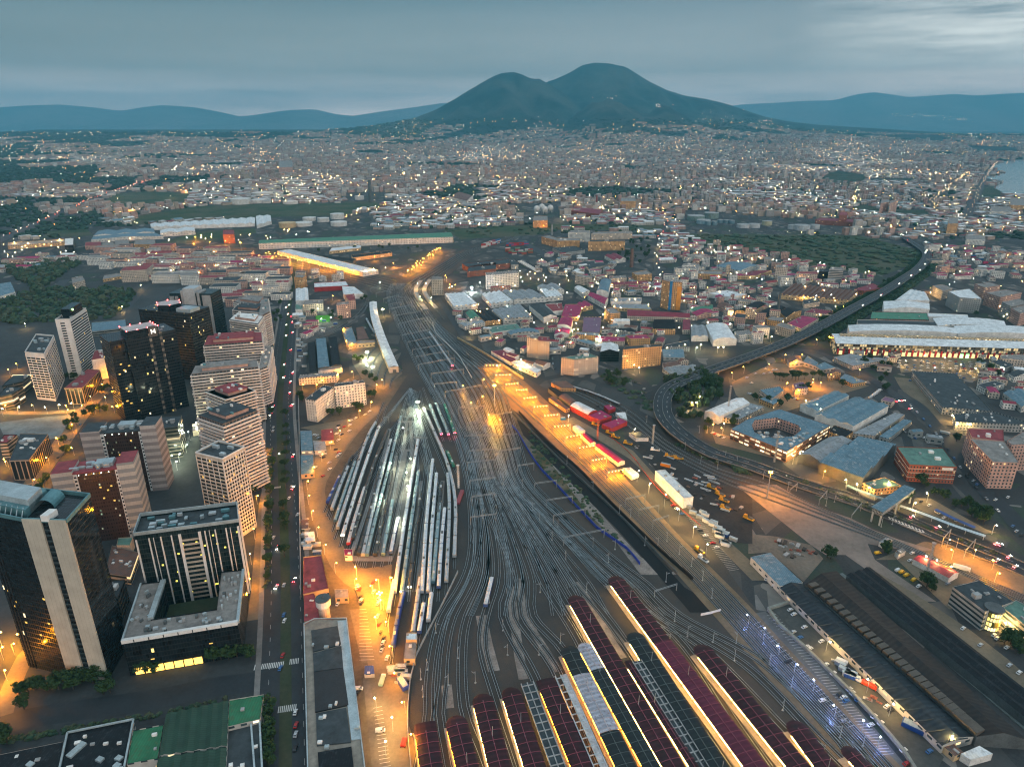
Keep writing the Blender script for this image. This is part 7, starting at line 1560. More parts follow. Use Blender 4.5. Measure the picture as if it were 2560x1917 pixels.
for (x, y, w, d, h, a, ind) in NEARB:
 ca, sa = math.cos(a), math.sin(a); Q_ = [Vector((x + u * w / 2 * ca - v * d / 2 * sa, y + u * w / 2 * sa + v * d / 2 * ca, h)) for u, v in ((-1, -1), (1, -1), (1, 1), (-1, 1))]
 if ind: rf = R.choice((RF_WHITE, RF_GREY, RF_BLUE, RF_RED)); T = bldw('warehouse', None, 'warehouse', Q_, h, FC_SHED, rf, 'gable', R.choice((1, 2)), group='sheds of the far quarters'); pend(T, f"far {rf.name.split('_')[0]} roofed shed", x, y)
 else: wl = R.choice((FC_CREAM, FC_PINK, FC_WHITE)); T = bldw('apartment_block', None, 'apartment block', Q_, h, wl, RF_TERR, group='flats of the far quarters'); pend(T, f"far {wl.name.split('_')[0]} flats", x, y)
# --- street lamps
def lamp_proto(lampm, col, power, h=8.5):
 c = Vector((0, 0, 0)); T = thing('street_lamp', None, 'street lamp', c, group='lamps along the roads and yards'); b = MB(); b.cone(c, .14, .09, 0, h, 6); b.build('pole', M_STEELP, T); b = MB(); b.bar((0, 0, h), (1.5, 0, h + .1), .12); b.build('arm', M_STEELP, T); b = MB(); b.dome((1.5, 0, h), .42, 6, 4, full=True); b.build('lamp_head', lampm, T)
 if power: l = bpy.data.lights.new('lamp', 'POINT'); l.energy = power; l.color = col; l.shadow_soft_size = .4; o = bpy.data.objects.new('lamp_light', l); COL.objects.link(o); o.parent = T; o.location = (1.5, 0, h - 1.0); KIDS.setdefault(T.name, []).append(o)
 return [T, True]
LP = {'o': lamp_proto(E_ORAN, KO_, 10500), 'O': lamp_proto(E_ORAN, KO_, 38000, 11), 'y': lamp_proto(E_YEL, KY_, 6500), 'w': lamp_proto(E_WHT, KW_, 5000), 'b': lamp_proto(E_BLUE, KB_, 2400, 7), 'Y': lamp_proto(E_YEL, KY_, 16000, 11)}
def place(pr, loc, rz, base):
 if pr[1]: o = pr[0]; pr[1] = False; o.location = loc; o.rotation_euler = (0, 0, rz)
 else: o = tree_copy(pr[0], loc, rz)
 pend(o, base, loc[0], loc[1]); return o
NAMES = {'o': 'orange street lamp', 'O': 'tall orange yard lamp', 'y': 'warm yellow street lamp', 'w': 'cold white yard lamp', 'b': 'bluish white lamp', 'Y': 'tall yellow yard lamp'}
def lampsat(K, t_, pts):
 for x, y in pts: v = g(K, x, y); place(LP[t_], v, R.uniform(0, 6.28), NAMES[t_])
def lampsalong(P, t_, gap, o, start=8):
 for p, a in along(offset(P, o), gap, start): place(LP[t_], Vector((p.x, p.y, p.z)), a + (math.pi / 2 if o > 0 else -math.pi / 2), NAMES[t_])
lampsalong(orange_road, 'o', 26, 7.5); lampsalong(orange2[2:], 'o', 22, -7.5); lampsat(4, 'O', [(1010, 30), (1180, 470), (1150, 200), (1300, 130)]); lampsat(4, 'y', [(1180, 1180), (1260, 1560), (1320, 1350)])
lampsat(3, 'w', [(1482, 580), (1450, 690), (1435, 815), (1390, 1090), (1300, 620), (1240, 900), (1420, 300)])
lampsat(19, 'o', [(330, 1350), (470, 1140), (555, 950), (690, 830), (780, 640), (870, 560), (960, 440), (1040, 340), (1000, 560), (1080, 650), (900, 660), (640, 690), (700, 1050), (60, 640), (330, 640), (100, 300), (170, 240), (60, 1150), (90, 1180), (520, 1290), (640, 640)]); lampsat(19, 'y', [(450, 660), (560, 640), (700, 620), (30, 680), (180, 660)])
lampsat(15, 'o', [(30, 160), (120, 120), (60, 330), (190, 40)]); lampsat(3, 'o', [(205, 470), (180, 700), (150, 900), (130, 1200), (100, 1420), (85, 1640)]); lampsat(4, 'o', [(60, 260)])
lampsat(2, 'w', [(1640, 1380), (1700, 1290), (1610, 1490), (1550, 1570), (1480, 1590), (1530, 1640), (1575, 1000), (1700, 1340)]); lampsat(2, 'y', [(225, 420), (1065, 270), (1225, 80), (1130, 1180)])
lampsat(9, 'O', [(250, 280), (340, 300), (430, 330), (520, 355), (600, 375), (690, 400), (780, 410), (870, 430), (960, 445)]); lampsat(9, 'O', [(1450, 440), (1520, 380), (1580, 340), (1640, 290), (1690, 250), (1560, 400), (1330, 380), (1160, 320)]); _r = random.Random(3); lampsat(9, 'o', [(240 + 740 * f + _r.uniform(-15, 15), 272 + 160 * f + _r.uniform(-4, 22)) for f in [i / 23 for i in range(24)]] + [(1440 + 300 * f + _r.uniform(-22, 22), 430 - 205 * f + _r.uniform(-8, 14)) for f in [i / 23 for i in range(24)]]); lampsat(9, 'Y', [(1080, 445), (1150, 430), (1260, 420)])
lampsat(9, 'Y', [(1535, 560), (1560, 680), (1600, 560), (1650, 690)]); lampsat(9, 'w', [(680, 770), (760, 768), (700, 860), (780, 850), (1215, 540)]); lampsat(9, 'o', [(920, 1060), (960, 1080), (900, 950), (880, 1300), (980, 1330), (840, 1350), (720, 1400), (800, 660), (1780, 500), (1850, 560), (540, 1440), (660, 1440), (1180, 1440), (1240, 1400)])
lampsat(10, 'y', [(690, 440), (650, 480), (760, 470), (1080, 440), (1090, 480), (880, 340), (1400, 820), (1395, 940), (1200, 840), (1180, 900), (1140, 980), (1360, 1040), (1250, 1000), (920, 905), (1680, 1270), (1720, 1290), (690, 1220), (740, 1270), (640, 570), (1860, 300), (1520, 690), (1880, 210), (1850, 590), (700, 1310), (260, 980)]); lampsat(10, 'o', [(40, 480), (90, 560), (900, 40), (1050, 40)]); lampsat(10, 'w', [(430, 470), (520, 520), (350, 540), (1390, 1040), (1140, 960)])
lampsat(11, 'y', [(330, 600), (390, 630), (520, 640), (700, 700), (480, 610), (1000, 560), (790, 500), (130, 810), (280, 830), (240, 830), (580, 760), (1600, 470), (1550, 470), (1790, 330), (420, 560), (860, 510)]); lampsat(11, 'o', [(670, 880), (410, 960), (335, 1000), (780, 880), (560, 940), (740, 930), (860, 1040), (900, 1060), (840, 1060), (1150, 980), (960, 1010), (1600, 440), (1640, 460), (760, 1110), (680, 1060), (1040, 560), (880, 780), (960, 760)]); lampsat(11, 'w', [(1790, 850), (2060, 960), (100, 830)])
lampsat(16, 'y', [(110, 420), (130, 380), (400, 610), (280, 560), (810, 410), (870, 435), (900, 460), (985, 500), (1070, 530), (1210, 500), (1310, 460), (790, 745), (1450, 150), (1560, 110), (1700, 130), (1800, 170), (1900, 200), (1620, 190), (1850, 560), (1740, 500), (1780, 560)]); lampsat(16, 'o', [(210, 560), (270, 590), (930, 840), (900, 600)])
lampsat(7, 'o', [(575, 640), (1620, 1300), (1575, 1215), (1950, 1380), (1970, 1480), (1800, 1290)]); lampsat(7, 'y', [(760, 715), (850, 750), (950, 790), (1090, 740), (1180, 840), (1300, 900), (1415, 1350), (1500, 1390), (1585, 1435), (1420, 830), (1950, 1090), (390, 500), (330, 520)])
lampsat(15, 'O', [(20, 60), (-60, 420)]); lampsat(8, 'o', [(30, 330), (60, 480), (20, 200), (-60, 380), (160, 520), (-120, 250)]); lampsat(6, 'b', [(-30, 400), (88, 515), (215, 650), (342, 790), (495, 945), (670, 1150), (888, 1280), (1015, 1410)]); lampsat(6, 'y', [(600, 620), (930, 960), (1110, 1150), (1690, 250), (1790, 330), (1840, 400), (2040, 470), (1590, 1420)])
lampsat(8, 'Y', [(1300, 1030), (1420, 1130), (1530, 1240), (1640, 1370), (1210, 940)]); lampsat(8, 'y', [(1180, 590), (140, 90), (290, 90), (1640, 380), (680, 480), (1740, 1500)])
lampsat(12, 'Y', [(845, 290), (1045, 300), (1195, 318), (1100, 350), (760, 342), (760, 370)]); lampsat(13, 'Y', [(930, 1005), (1045, 1000), (1265, 985), (1490, 995), (1390, 1110), (1000, 1040)]); lampsat(12, 'O', [(1260, 625), (1350, 660), (1450, 650), (1250, 670), (740, 460), (855, 445)]); lampsat(12, 'Y', [(100, 660), (185, 665), (290, 640), (390, 640)])
# --- catenary gantries; those over the lit deck carry lamps
def gantry(A, B, h, base, lit=False, m=plain('gantry_grey', (.24, .27, .28), .5, .3)):
 T = thing('catenary_gantry', None, 'gantry', A, group='catenary gantries across the tracks'); d = B - A
 for q in (A, B): b = MB(); b.box((q.x, q.y, 0), (.45, .45, h), 0); b.build('post', m, T)
 b = MB(); b.bar((A.x, A.y, h), (B.x, B.y, h), .32, .3); b.bar((A.x, A.y, h - 1), (B.x, B.y, h - 1), .25, .25); n = max(3, int(d.length / 3))
 for i in range(n): p, q = A.lerp(B, i / n), A.lerp(B, (i + 1) / n); b.bar((p.x, p.y, h if i % 2 else h - 1), (q.x, q.y, h - 1 if i % 2 else h), .16)
 b.build('beam', m, T)
 if lit:
  for f in (.12, .32, .5, .68, .88):
   p = A.lerp(B, f); b = MB(); b.dome((p.x, p.y, h - 1.4), .3, 6, 3, full=True); b.build('lamp_head', E_ORAN, T)
  for f in (.25, .75):
   p = A.lerp(B, f); l = bpy.data.lights.new('deck_lamp', 'POINT'); l.energy = 20000; l.color = (1, .32, .008); l.shadow_soft_size = .5; o = bpy.data.objects.new('deck_light', l); COL.objects.link(o); o.parent = T; o.location = Vector((p.x, p.y, h - 2.2)) - T.location
 pend(T, base, (A.x + B.x) / 2, (A.y + B.y) / 2)
for (a, c) in (((35, 75), (170, 75)), ((110, 150), (245, 150)), ((190, 225), (300, 215)), ((270, 270), (368, 265)), ((330, 335), (440, 322)), ((405, 400), (525, 392)), ((485, 470), (610, 460)), ((560, 555), (695, 545)), ((655, 640), (790, 615)), ((750, 725), (890, 700)), ((855, 820), (975, 800)), ((975, 915), (1110, 890))): gantry(g(8, *a), g(8, *c), 7.5, 'lit gantry', True)
for (k, a, c) in ((8, (1120, 1130), (1270, 1100)), (8, (1220, 1215), (1375, 1180)), (8, (1330, 1300), (1450, 1260)), (8, (115, 760), (310, 730)), (8, (0, 640), (285, 620)), (8, (290, 870), (415, 850)), (8, (420, 1010), (590, 985)), (8, (510, 1140), (710, 1110)), (8, (565, 1260), (810, 1210)), (8, (645, 1430), (955, 1370)), (3, (1885, 120), (2100, 105)), (3, (1955, 260), (2060, 240)), (9, (1290, 770), (1480, 735)), (9, (1370, 900), (1590, 850)), (9, (1450, 1060), (1690, 1010)), (9, (1520, 1190), (1800, 1140)), (3, (1960, 600), (2200, 575)), (3, (1985, 760), (2208, 730)), (3, (2000, 900), (2208, 870)), (3, (1990, 1080), (2208, 1050)), (8, (60, 480), (245, 450)), (8, (0, 560), (240, 540)), (3, (1975, 500), (2208, 480)), (3, (1940, 370), (2208, 350)), (9, (1130, 590), (1225, 570)), (9, (1175, 630), (1300, 605)), (9, (1240, 680), (1370, 650)), (9, (1285, 730), (1390, 710)), (9, (1330, 830), (1560, 790)), (9, (1400, 1000), (1640, 950)), (9, (1490, 1130), (1760, 1080)), (9, (1540, 1260), (1850, 1200)), (9, (1650, 1340), (1930, 1300)), (9, (1680, 1430), (1870, 1410)), (9, (1770, 1500), (2080, 1440)), (3, (1400, 200), (1505, 200)), (3, (1245, 205), (1285, 200)), (5, (1365, 195), (1555, 135)), (7, (800, 1000), (880, 900)), (7, (540, 870), (600, 800)), (7, (300, 790), (360, 740)), (7, (1720, 1290), (1800, 1200)), (7, (1540, 1190), (1600, 1120))): gantry(g(k, *a), g(k, *c), 8 if k != 5 else 6, 'grey gantry')
def cat_mast(v, base='slim catenary mast'):
 place(CM, v, R.uniform(0, 6.28), base)
c0 = Vector((0, 0, 0)); T = thing('catenary_mast', None, 'mast', c0, group='catenary masts between the tracks'); b = MB(); b.cone(c0, .16, .11, 0, 8.5, 6); b.build('pole', M_STEELP, T); b = MB(); b.bar((0, 0, 7.6), (2.6, 0, 7.2), .1); b.bar((0, 0, 6.4), (2.2, 0, 7.1), .08); b.build('arm', M_STEELP, T); b = MB(); b.box((0, 0, 0), (1.1, 1.1, .35)); b.build('foot', M_GREY, T); CM = [T, True]
for k, pts in ((5, [(380, 150), (370, 690), (780, 150), (1330, 395), (1495, 600), (1540, 400), (1650, 530), (1870, 580), (2070, 590), (1860, 200), (1465, 60), (1780, 50), (2055, 740), (555, 590), (60, 480), (100, 690)]), (8, [(20, 1220), (100, 1080), (180, 960), (330, 980), (405, 1160), (460, 1240), (600, 1290), (555, 1390), (660, 1540), (870, 1440), (1040, 1460), (1075, 1180), (1160, 1210), (1370, 1440), (1440, 1400), (1535, 1500), (1630, 1590), (670, 800), (870, 1000), (1270, 1430), (990, 1560), (50, 880), (130, 1180)]), (8, [(1285, 480), (1430, 510), (1580, 690), (1700, 800), (1830, 840), (1000, 380), (1130, 440), (1660, 330), (1690, 560), (1750, 560), (1890, 760), (1980, 800)]), (6, [(140, 730), (320, 910), (250, 1100), (715, 1320), (900, 1390), (575, 1480)]), (4, [(1615, 820), (1580, 1050), (1800, 950), (1690, 500), (2030, 930), (1880, 720), (2150, 240), (1560, 900)]), (7, [(90, 640), (290, 730), (600, 860), (670, 830), (1140, 1010), (1050, 1030), (1660, 1200)]), (9, [(1480, 700), (1560, 900), (1620, 840), (1700, 1010), (1850, 1180), (1420, 900), (1300, 560), (1960, 1260)])):
 for q in pts: cat_mast(g(k, *q))
# --- cars
TYRE = plain('tyre_black', (.02, .02, .02)); CGL = plain('car_glass', (.015, .02, .024), .1, spec=.6)
CARC = {'white': (.62, .62, .60), 'grey': (.22, .23, .24), 'black': (.02, .02, .022), 'red': (.35, .02, .02), 'blue': (.04, .12, .28), 'yellow': (.62, .36, .02), 'silver': (.42, .44, .45)}
def car_proto(col, lights=None, van=False):
 T = thing('parked_car' if not lights else 'moving_car', None, 'van' if van else 'car', (0, 0, 0), group='cars and vans on the streets and yards'); L, Wd = (5.2, 2.0) if van else (4.3, 1.78); m = plain('car_paint_' + col, CARC[col], .3, 0, .08)
 prof = [(-L / 2, .35), (-L / 2, 1.0), (-L * .45, 1.9), (L * .22, 2.0), (L * .36, 1.15), (L / 2, .95), (L / 2, .35)] if van else [(-L / 2, .3), (-L / 2, .85), (-L * .42, .92), (-L * .30, 1.42), (L * .08, 1.45), (L * .26, .95), (L * .46, .82), (L / 2, .62), (L / 2, .3)]
 b = MB(); w = Wd / 2
 for i in range(len(prof)):
  (x0, z0), (x1, z1) = prof[i], prof[(i + 1) % len(prof)]; k0 = w - (.14 if z0 > 1.2 else 0); k1 = w - (.14 if z1 > 1.2 else 0); b.face([(x0, -k0, z0), (x0, k0, z0), (x1, k1, z1), (x1, -k1, z1)])
 for s in (1, -1): q = [(x, s * (w - (.14 if z > 1.2 else 0)), z) for x, z in prof]; b.face(q if s < 0 else q[::-1])
 b.build('body', m, T); zt = 1.5 if van else 1.1; b = MB()
 fr = [(L * .23, 1.93), (L * .35, 1.2)] if van else [(L * .09, 1.42), (L * .25, .98)]
 b.face([(fr[1][0] + .03, -w + .12, fr[1][1]), (fr[1][0] + .03, w - .12, fr[1][1]), (fr[0][0] + .03, w - .2, fr[0][1]), (fr[0][0] + .03, -w + .2, fr[0][1])]); b.build('windscreen', CGL, T)
 if not van: b = MB(); b.face([(-L * .41 - .03, w - .12, .95), (-L * .41 - .03, -w + .12, .95), (-L * .305 - .03, -w + .2, 1.38), (-L * .305 - .03, w - .2, 1.38)]); b.build('rear_window', CGL, T)
 for s in (1, -1): b = MB(); q = [(-L * .28, s * (w + .005), .95), (L * .2, s * (w + .005), .98), (L * .07, s * (w - .125), 1.38), (-L * .27, s * (w - .125), 1.36)] if not van else [(L * .05, s * (w + .01), 1.1), (L * .3, s * (w + .01), 1.15), (L * .22, s * (w - .1), 1.8), (L * .05, s * (w - .1), 1.8)]; b.face(q); b.build('side_window', CGL, T)
 for x in (-L * .31, L * .31):
  for s in (1, -1): b = MB(); b.box((x, s * (w - .1), 0), (.62, .24, .62)); b.build('wheel', TYRE, T)
 if lights:
  for s in (.6, -.6):
   b = MB(); b.dome((L / 2 + .03, s, .68), .28, 6, 3, full=True); b.build('headlight', M_HEADL, T); b = MB(); b.dome((-L / 2 - .03, s, .78), .28, 6, 3, full=True); b.build('tail_light', M_TAILL, T)
 return [T, True]
M_HEADL = emit('car_headlight', (1, .86, .62), 60); M_TAILL = emit('car_tail_light', (1, .03, .04), 45)
CP = {c: car_proto(c) for c in ('white', 'grey', 'black', 'red', 'blue', 'silver')}; VP = {c: car_proto(c, None, True) for c in ('white', 'yellow')}; MV = {c: car_proto(c, True) for c in ('white', 'grey', 'black')}
def cars(K, pts, rz, cols, proto=None, what='parked car'):
 for i, q in enumerate(pts):
  c = cols[i % len(cols)] if cols else R.choice(('white', 'white', 'grey', 'black', 'silver', 'white', 'blue', 'red')); v = g(K, *q[:2]); p = (proto or CP)[c]; place(p, Vector((v.x, v.y, .3)), (q[2] if len(q) > 2 else rz) + R.uniform(-.06, .06), f'{c} {what}')
UPY = math.pi / 2; DN = -math.pi / 2
cars(3, [(350, 460), (325, 1280), (315, 1620), (265, 130), (285, 60)], DN, ['white', 'grey'], MV, 'car with headlights on'); cars(9, [(440, 1090), (455, 1285), (435, 1365), (450, 1565), (430, 1460), (450, 850), (455, 940), (430, 550), (445, 800)], UPY, ['black', 'grey'], MV, 'car with red tail lamps'); cars(9, [(385, 1215), (380, 1325), (400, 965), (405, 870), (415, 780), (400, 720), (425, 700)], DN, ['white', 'grey'], MV, 'car with headlights on'); cars(3, [(460, 485), (455, 765), (470, 1560), (445, 50)], UPY, ['black', 'grey'], MV, 'car with red tail lamps')
cars(3, [(425, 850), (290, 1190), (285, 270), (288, 240), (500, 990), (380, 1600)], UPY, ['white', 'silver']); cars(4, [(350, 810), (480, 1190), (485, 1300), (482, 1380), (480, 1500), (380, 350), (385, 400), (370, 700)], UPY, ['blue', 'white', 'red', 'silver', 'black'])
cars(3, [(640, 305), (665, 310), (680, 330), (845, 245), (850, 225), (900, 235), (950, 220), (945, 270), (835, 295), (870, 300), (850, 350), (825, 430), (855, 455), (840, 490), (860, 470), (775, 600), (770, 545), (705, 480), (720, 500), (715, 660), (650, 585), (960, 180), (1000, 160), (1080, 130), (1120, 100), (880, 300)], 1.0, ['white', 'white', 'silver', 'white', 'black', 'red', 'white'])
cars(4, [(1010, 100), (1020, 115), (1030, 130), (1040, 195), (1045, 225), (1050, 250), (1195, 210), (1190, 250), (1188, 360), (1200, 430), (1240, 550), (1235, 590), (1230, 630), (1225, 650), (1270, 720), (1155, 150), (1145, 80), (1215, 505), (845, 255), (1018, 1020)], 1.4, ['white', 'white', 'red', 'black', 'white', 'black', 'silver']); cars(4, [(1210, 1350), (1022, 990)], .1, ['white'], VP, 'parked van')
cars(6, [(425, 430), (565, 545), (335, 470), (390, 515), (445, 590), (470, 605), (580, 715), (775, 780), (660, 805), (600, 735), (815, 965), (860, 1020), (990, 1155), (1045, 1210), (1130, 1110), (1095, 1075), (310, 290), (340, 325), (790, 935), (1440, 1440)], .5, ['white', 'white', 'silver', 'blue', 'white', 'white', 'black', 'white']); cars(6, [(745, 1000), (765, 1030), (715, 980), (570, 1025), (735, 1195), (965, 1225), (290, 710), (1230, 1430), (1255, 1540)], .35, ['white', 'blue', 'black', 'white', 'grey', 'white', 'black', 'white', 'red'])
cars(6, [(120, 40), (1715, 440), (1965, 495), (1855, 575), (2070, 595), (2090, 740), (2170, 800), (1355, 95), (1990, 520)], .6, ['white', 'white', 'white', 'silver', 'white', 'silver']); cars(6, [(190, 105)], -.8, ['white'], VP, 'parked van'); cars(7, [(1020, 1250)], .3, ['yellow'], VP, 'box van'); cars(7, [(1185, 1390), (1215, 1405), (1255, 1430), (1315, 1468)], .5, ['white', 'yellow', 'yellow', 'yellow'], VP, 'parked van'); cars(7, [(1355, 1520), (1285, 1310), (1470, 1435), (1590, 1500), (1300, 1250)], .5, ['white', 'white', 'white', 'grey'])
cars(8, [(1445, 1080), (1490, 1125), (1520, 1150), (1555, 1190), (1700, 1320), (1740, 1358), (1795, 1415), (1825, 1447), (910, 360)], .2, ['black', 'red', 'white', 'blue', 'black', 'white', 'red', 'white']); cars(11, [(485, 965), (540, 965), (580, 960), (600, 942), (550, 935), (770, 955), (720, 940), (430, 990), (460, 1025), (620, 940)], .4, ['white', 'white', 'white', 'white', 'silver', 'red'])
pk = [(1410 + 46 * i + r.uniform(-6, 6), 880 + 15 * j + .02 * 46 * i + r.uniform(-2, 2)) for r in (random.Random(5),) for j in range(5) for i in range(11) if r.random() < .92]; cars(11, pk, .1, None, None, 'car in the crowded lot'); cars(11, [(1780 + i * 22, 965 + (i % 3) * 14) for i in range(8)] + [(2010, 1000), (1480, 1010)], .5, None, None, 'car in the crowded lot')
cars(16, [(1285 - i * 10, 300 + i * 8) for i in range(7)], .3, ['white'], VP, 'parked van'); cars(16, [(210 + i * 14, 575 + i * 6) for i in range(6)] + [(680 + i * 15, 330 + i * 6) for i in range(6)] + [(440 + i * 13, 320 + i * 4) for i in range(5)], .6, ['white', 'red', 'silver', 'white', 'black']); cars(7, [(1440, 860), (1500, 910), (1520, 925), (1650, 975), (1660, 985), (1375, 830), (1560, 960), (1980, 815), (2080, 795), (1830, 690), (1800, 660), (1750, 610), (1690, 625), (1440, 350), (1400, 310), (2120, 1030), (2150, 1070), (2190, 1100)], .6, ['white', 'white', 'white', 'blue', 'silver', 'black'])
cars(7, [(1985, 1175), (2020, 1185), (2090, 1280), (1990, 1310), (2140, 1360), (1510, 1040), (280, 625), (1300, 955), (1230, 10), (1185, 15), (1290, 75)], .45, ['white', 'grey'], MV, 'car with its lamps on')
for i in (14, 24, 31, 44, 60, 66, 72, 80, 90, 98):
 if i < len(MP) - 1:
  a, c = MP[i], MP[i + 1]; s = 5 if i % 2 else -5; d = math.atan2(c.y - a.y, c.x - a.x); q = offset(MP, s)[i]; p = MV[('white', 'black')[i % 2]]; place(p, Vector((q.x, q.y, q.z + .03)), d + (math.pi if s > 0 else 0), 'motorway car')
for K, pts, gap, o in ((7, [(1290, 0), (1500, 220), (1660, 420), (1800, 620), (1960, 800), (2120, 960)], 19, 6.5), (16, [(1290, 420), (1400, 520), (1560, 620)], 15, 5), (10, [(990, 1120), (1010, 1240), (1080, 1300), (1400, 1270), (1700, 1240)], 21, 4), (19, [(230, 1470), (560, 960), (790, 640)], 40, 6)):
 for p, a in along(smoothline(gl(K, pts), 8), gap): c = R.choice(('white', 'grey', 'black', 'silver', 'blue')); n_ = Vector((math.sin(a), -math.cos(a), 0)) * o; place(CP[c], Vector((p.x, p.y, .3)) + n_, a, f'{c} parked car')
for (k, x, y, rz, l, w, h, c, lab) in ((7, 1690, 1375, -.55, 12, 2.5, 3.3, (.6, .6, .6), 'white coach bus parked on the orange lit road'), (6, 940, 905, -.75, 9, 2.5, 2.9, (.45, .05, .02), 'red lorry beside a pale blue pickup'), (6, 720, 715, -.6, 7, 2.4, 2.9, (.6, .6, .58), 'white lorry in the market yard'), (6, 1320, 1250, -.7, 12, 5, 2.6, (.02, .06, .20), 'stack of dark blue market crates with a pale canopy'), (6, 860, 865, -.7, 4.6, 2, 2.2, (.55, .5, .48), 'small white box lorry beside the red one'), (8, 1430, 820, -.5, 9, 2.5, 2.8, (.6, .2, .02), 'orange container beside the grey white box'), (8, 640, 460, .2, 5, 3, 2.4, (.03, .12, .3), 'blue container beside the orange lit deck'), (4, 1405, 950, -1.0, 9, 4, 2.6, (.03, .06, .3), 'blue skip full of scrap in the depot yard'), (4, 1225, 930, 1.5, 9, 2.4, 2.6, (.3, .45, .35), 'white and green lorry in the depot yard'), (4, 1412, 1465, 1.5, 5.5, 2.3, 2.2, (.4, .03, .02), 'red van with a dark bonnet near the bottom edge'), (7, 1560, 275, -.6, 10, 2.4, 3, (.4, .42, .4), 'lorry on the street beside the pink flats'), (3, 1895, 860, 1.45, 24, 3.2, 2.8, (.25, .05, .06), 'red and white track machine at the right edge of the depot')):
 v = g(k, x, y); T = thing('container' if 'container' in lab or 'crates' in lab or 'skip' in lab else 'lorry', lab, 'lorry' if 'container' not in lab and 'crates' not in lab and 'skip' not in lab else 'container', v); m = plain('paint_' + str(abs(hash(c)) % 9999), c, .4, var=.15); ca, sa = math.cos(rz), math.sin(rz)
 if T.name.startswith('lorry'):
  child_box(T, (v.x, v.y, .9), (l * .74, w, h - .9), rz, m, 'box_body'); child_box(T, (v.x + ca * l * .45, v.y + sa * l * .45, .6), (l * .14 if 'bus' not in lab else l * .12, w, h * .72), rz, M_WHITE if 'red' not in lab else m, 'cab'); child_box(T, (v.x + ca * l * .5, v.y + sa * l * .5, h * .5), (l * .06, w * .9, h * .22), rz, CGL, 'windscreen')
  for f in (-.28, .42):
   for s in (-1, 1): child_box(T, (v.x + ca * l * f - sa * s * w * .45, v.y + sa * l * f + ca * s * w * .45, .1), (1, .3, 1), rz, TYRE, 'wheel')
 else: child_box(T, (v.x, v.y, .15), (l, w, h), rz, m, 'body'); child_box(T, (v.x, v.y, h + .15), (l * .9, w * .8, .25), rz, M_PALE, 'lid')
BARKD = plain('old_sleeper', (.05, .042, .036), .9)
# yellow track machines and diggers
YEL = plain('machine_yellow', (.55, .27, .02), .5)
for (x, y, rz, lab) in ((890, 505, -.6, 'yellow digger at the end of the crimson workshops'), (1000, 570, -.6, 'yellow track machine second from the crimson workshops'), (1045, 600, -.6, 'yellow flat wagon behind the second track machine'), (1140, 650, -.55, 'long yellow wagon at the end of the works train'), (1350, 700, -.2, 'yellow crane pieces among white sacks'), (1460, 745, -.2, 'yellow sleeper wagon among dark earth'), (1530, 765, -.2, 'yellow wagon wheels at the end of the sack row'), (1785, 990, -.8, 'yellow locomotive of the works train in the dark yard'), (1850, 1045, -.8, 'yellow tamping machine behind the works locomotive'), (1880, 1090, -.8, 'yellow crane wagon in the dark yard'), (1890, 1150, -.7, 'small yellow digger apart from the works train'), (1690, 1480, -1.0, 'yellow machine on the track beside the striped bays'), (1720, 1545, -1.0, 'white loaded wagon behind the yellow machine'), (2070, 1230, -.8, 'yellow frame wagon at the edge of the dark yard')):
 v = g(8, x, y); T = thing('track_machine', lab, 'track machine', v); m = YEL if 'white' not in lab else M_WHITE; ca, sa = math.cos(rz), math.sin(rz); child_box(T, (v.x, v.y, .9), (9, 2.6, 1.0), rz, m, 'frame'); child_box(T, (v.x - ca * 2.8, v.y - sa * 2.8, 1.9), (2.4, 2.4, 1.9), rz, m, 'cab'); child_box(T, (v.x + ca * 1.6, v.y + sa * 1.6, 1.9), (3.6, 1.8, 1.1), rz, M_DARKC, 'engine_box')
 for f in (-3, 3): child_box(T, (v.x + ca * f, v.y + sa * f, .1), (1.6, 2.2, .8), rz, TYRE, 'bogie')
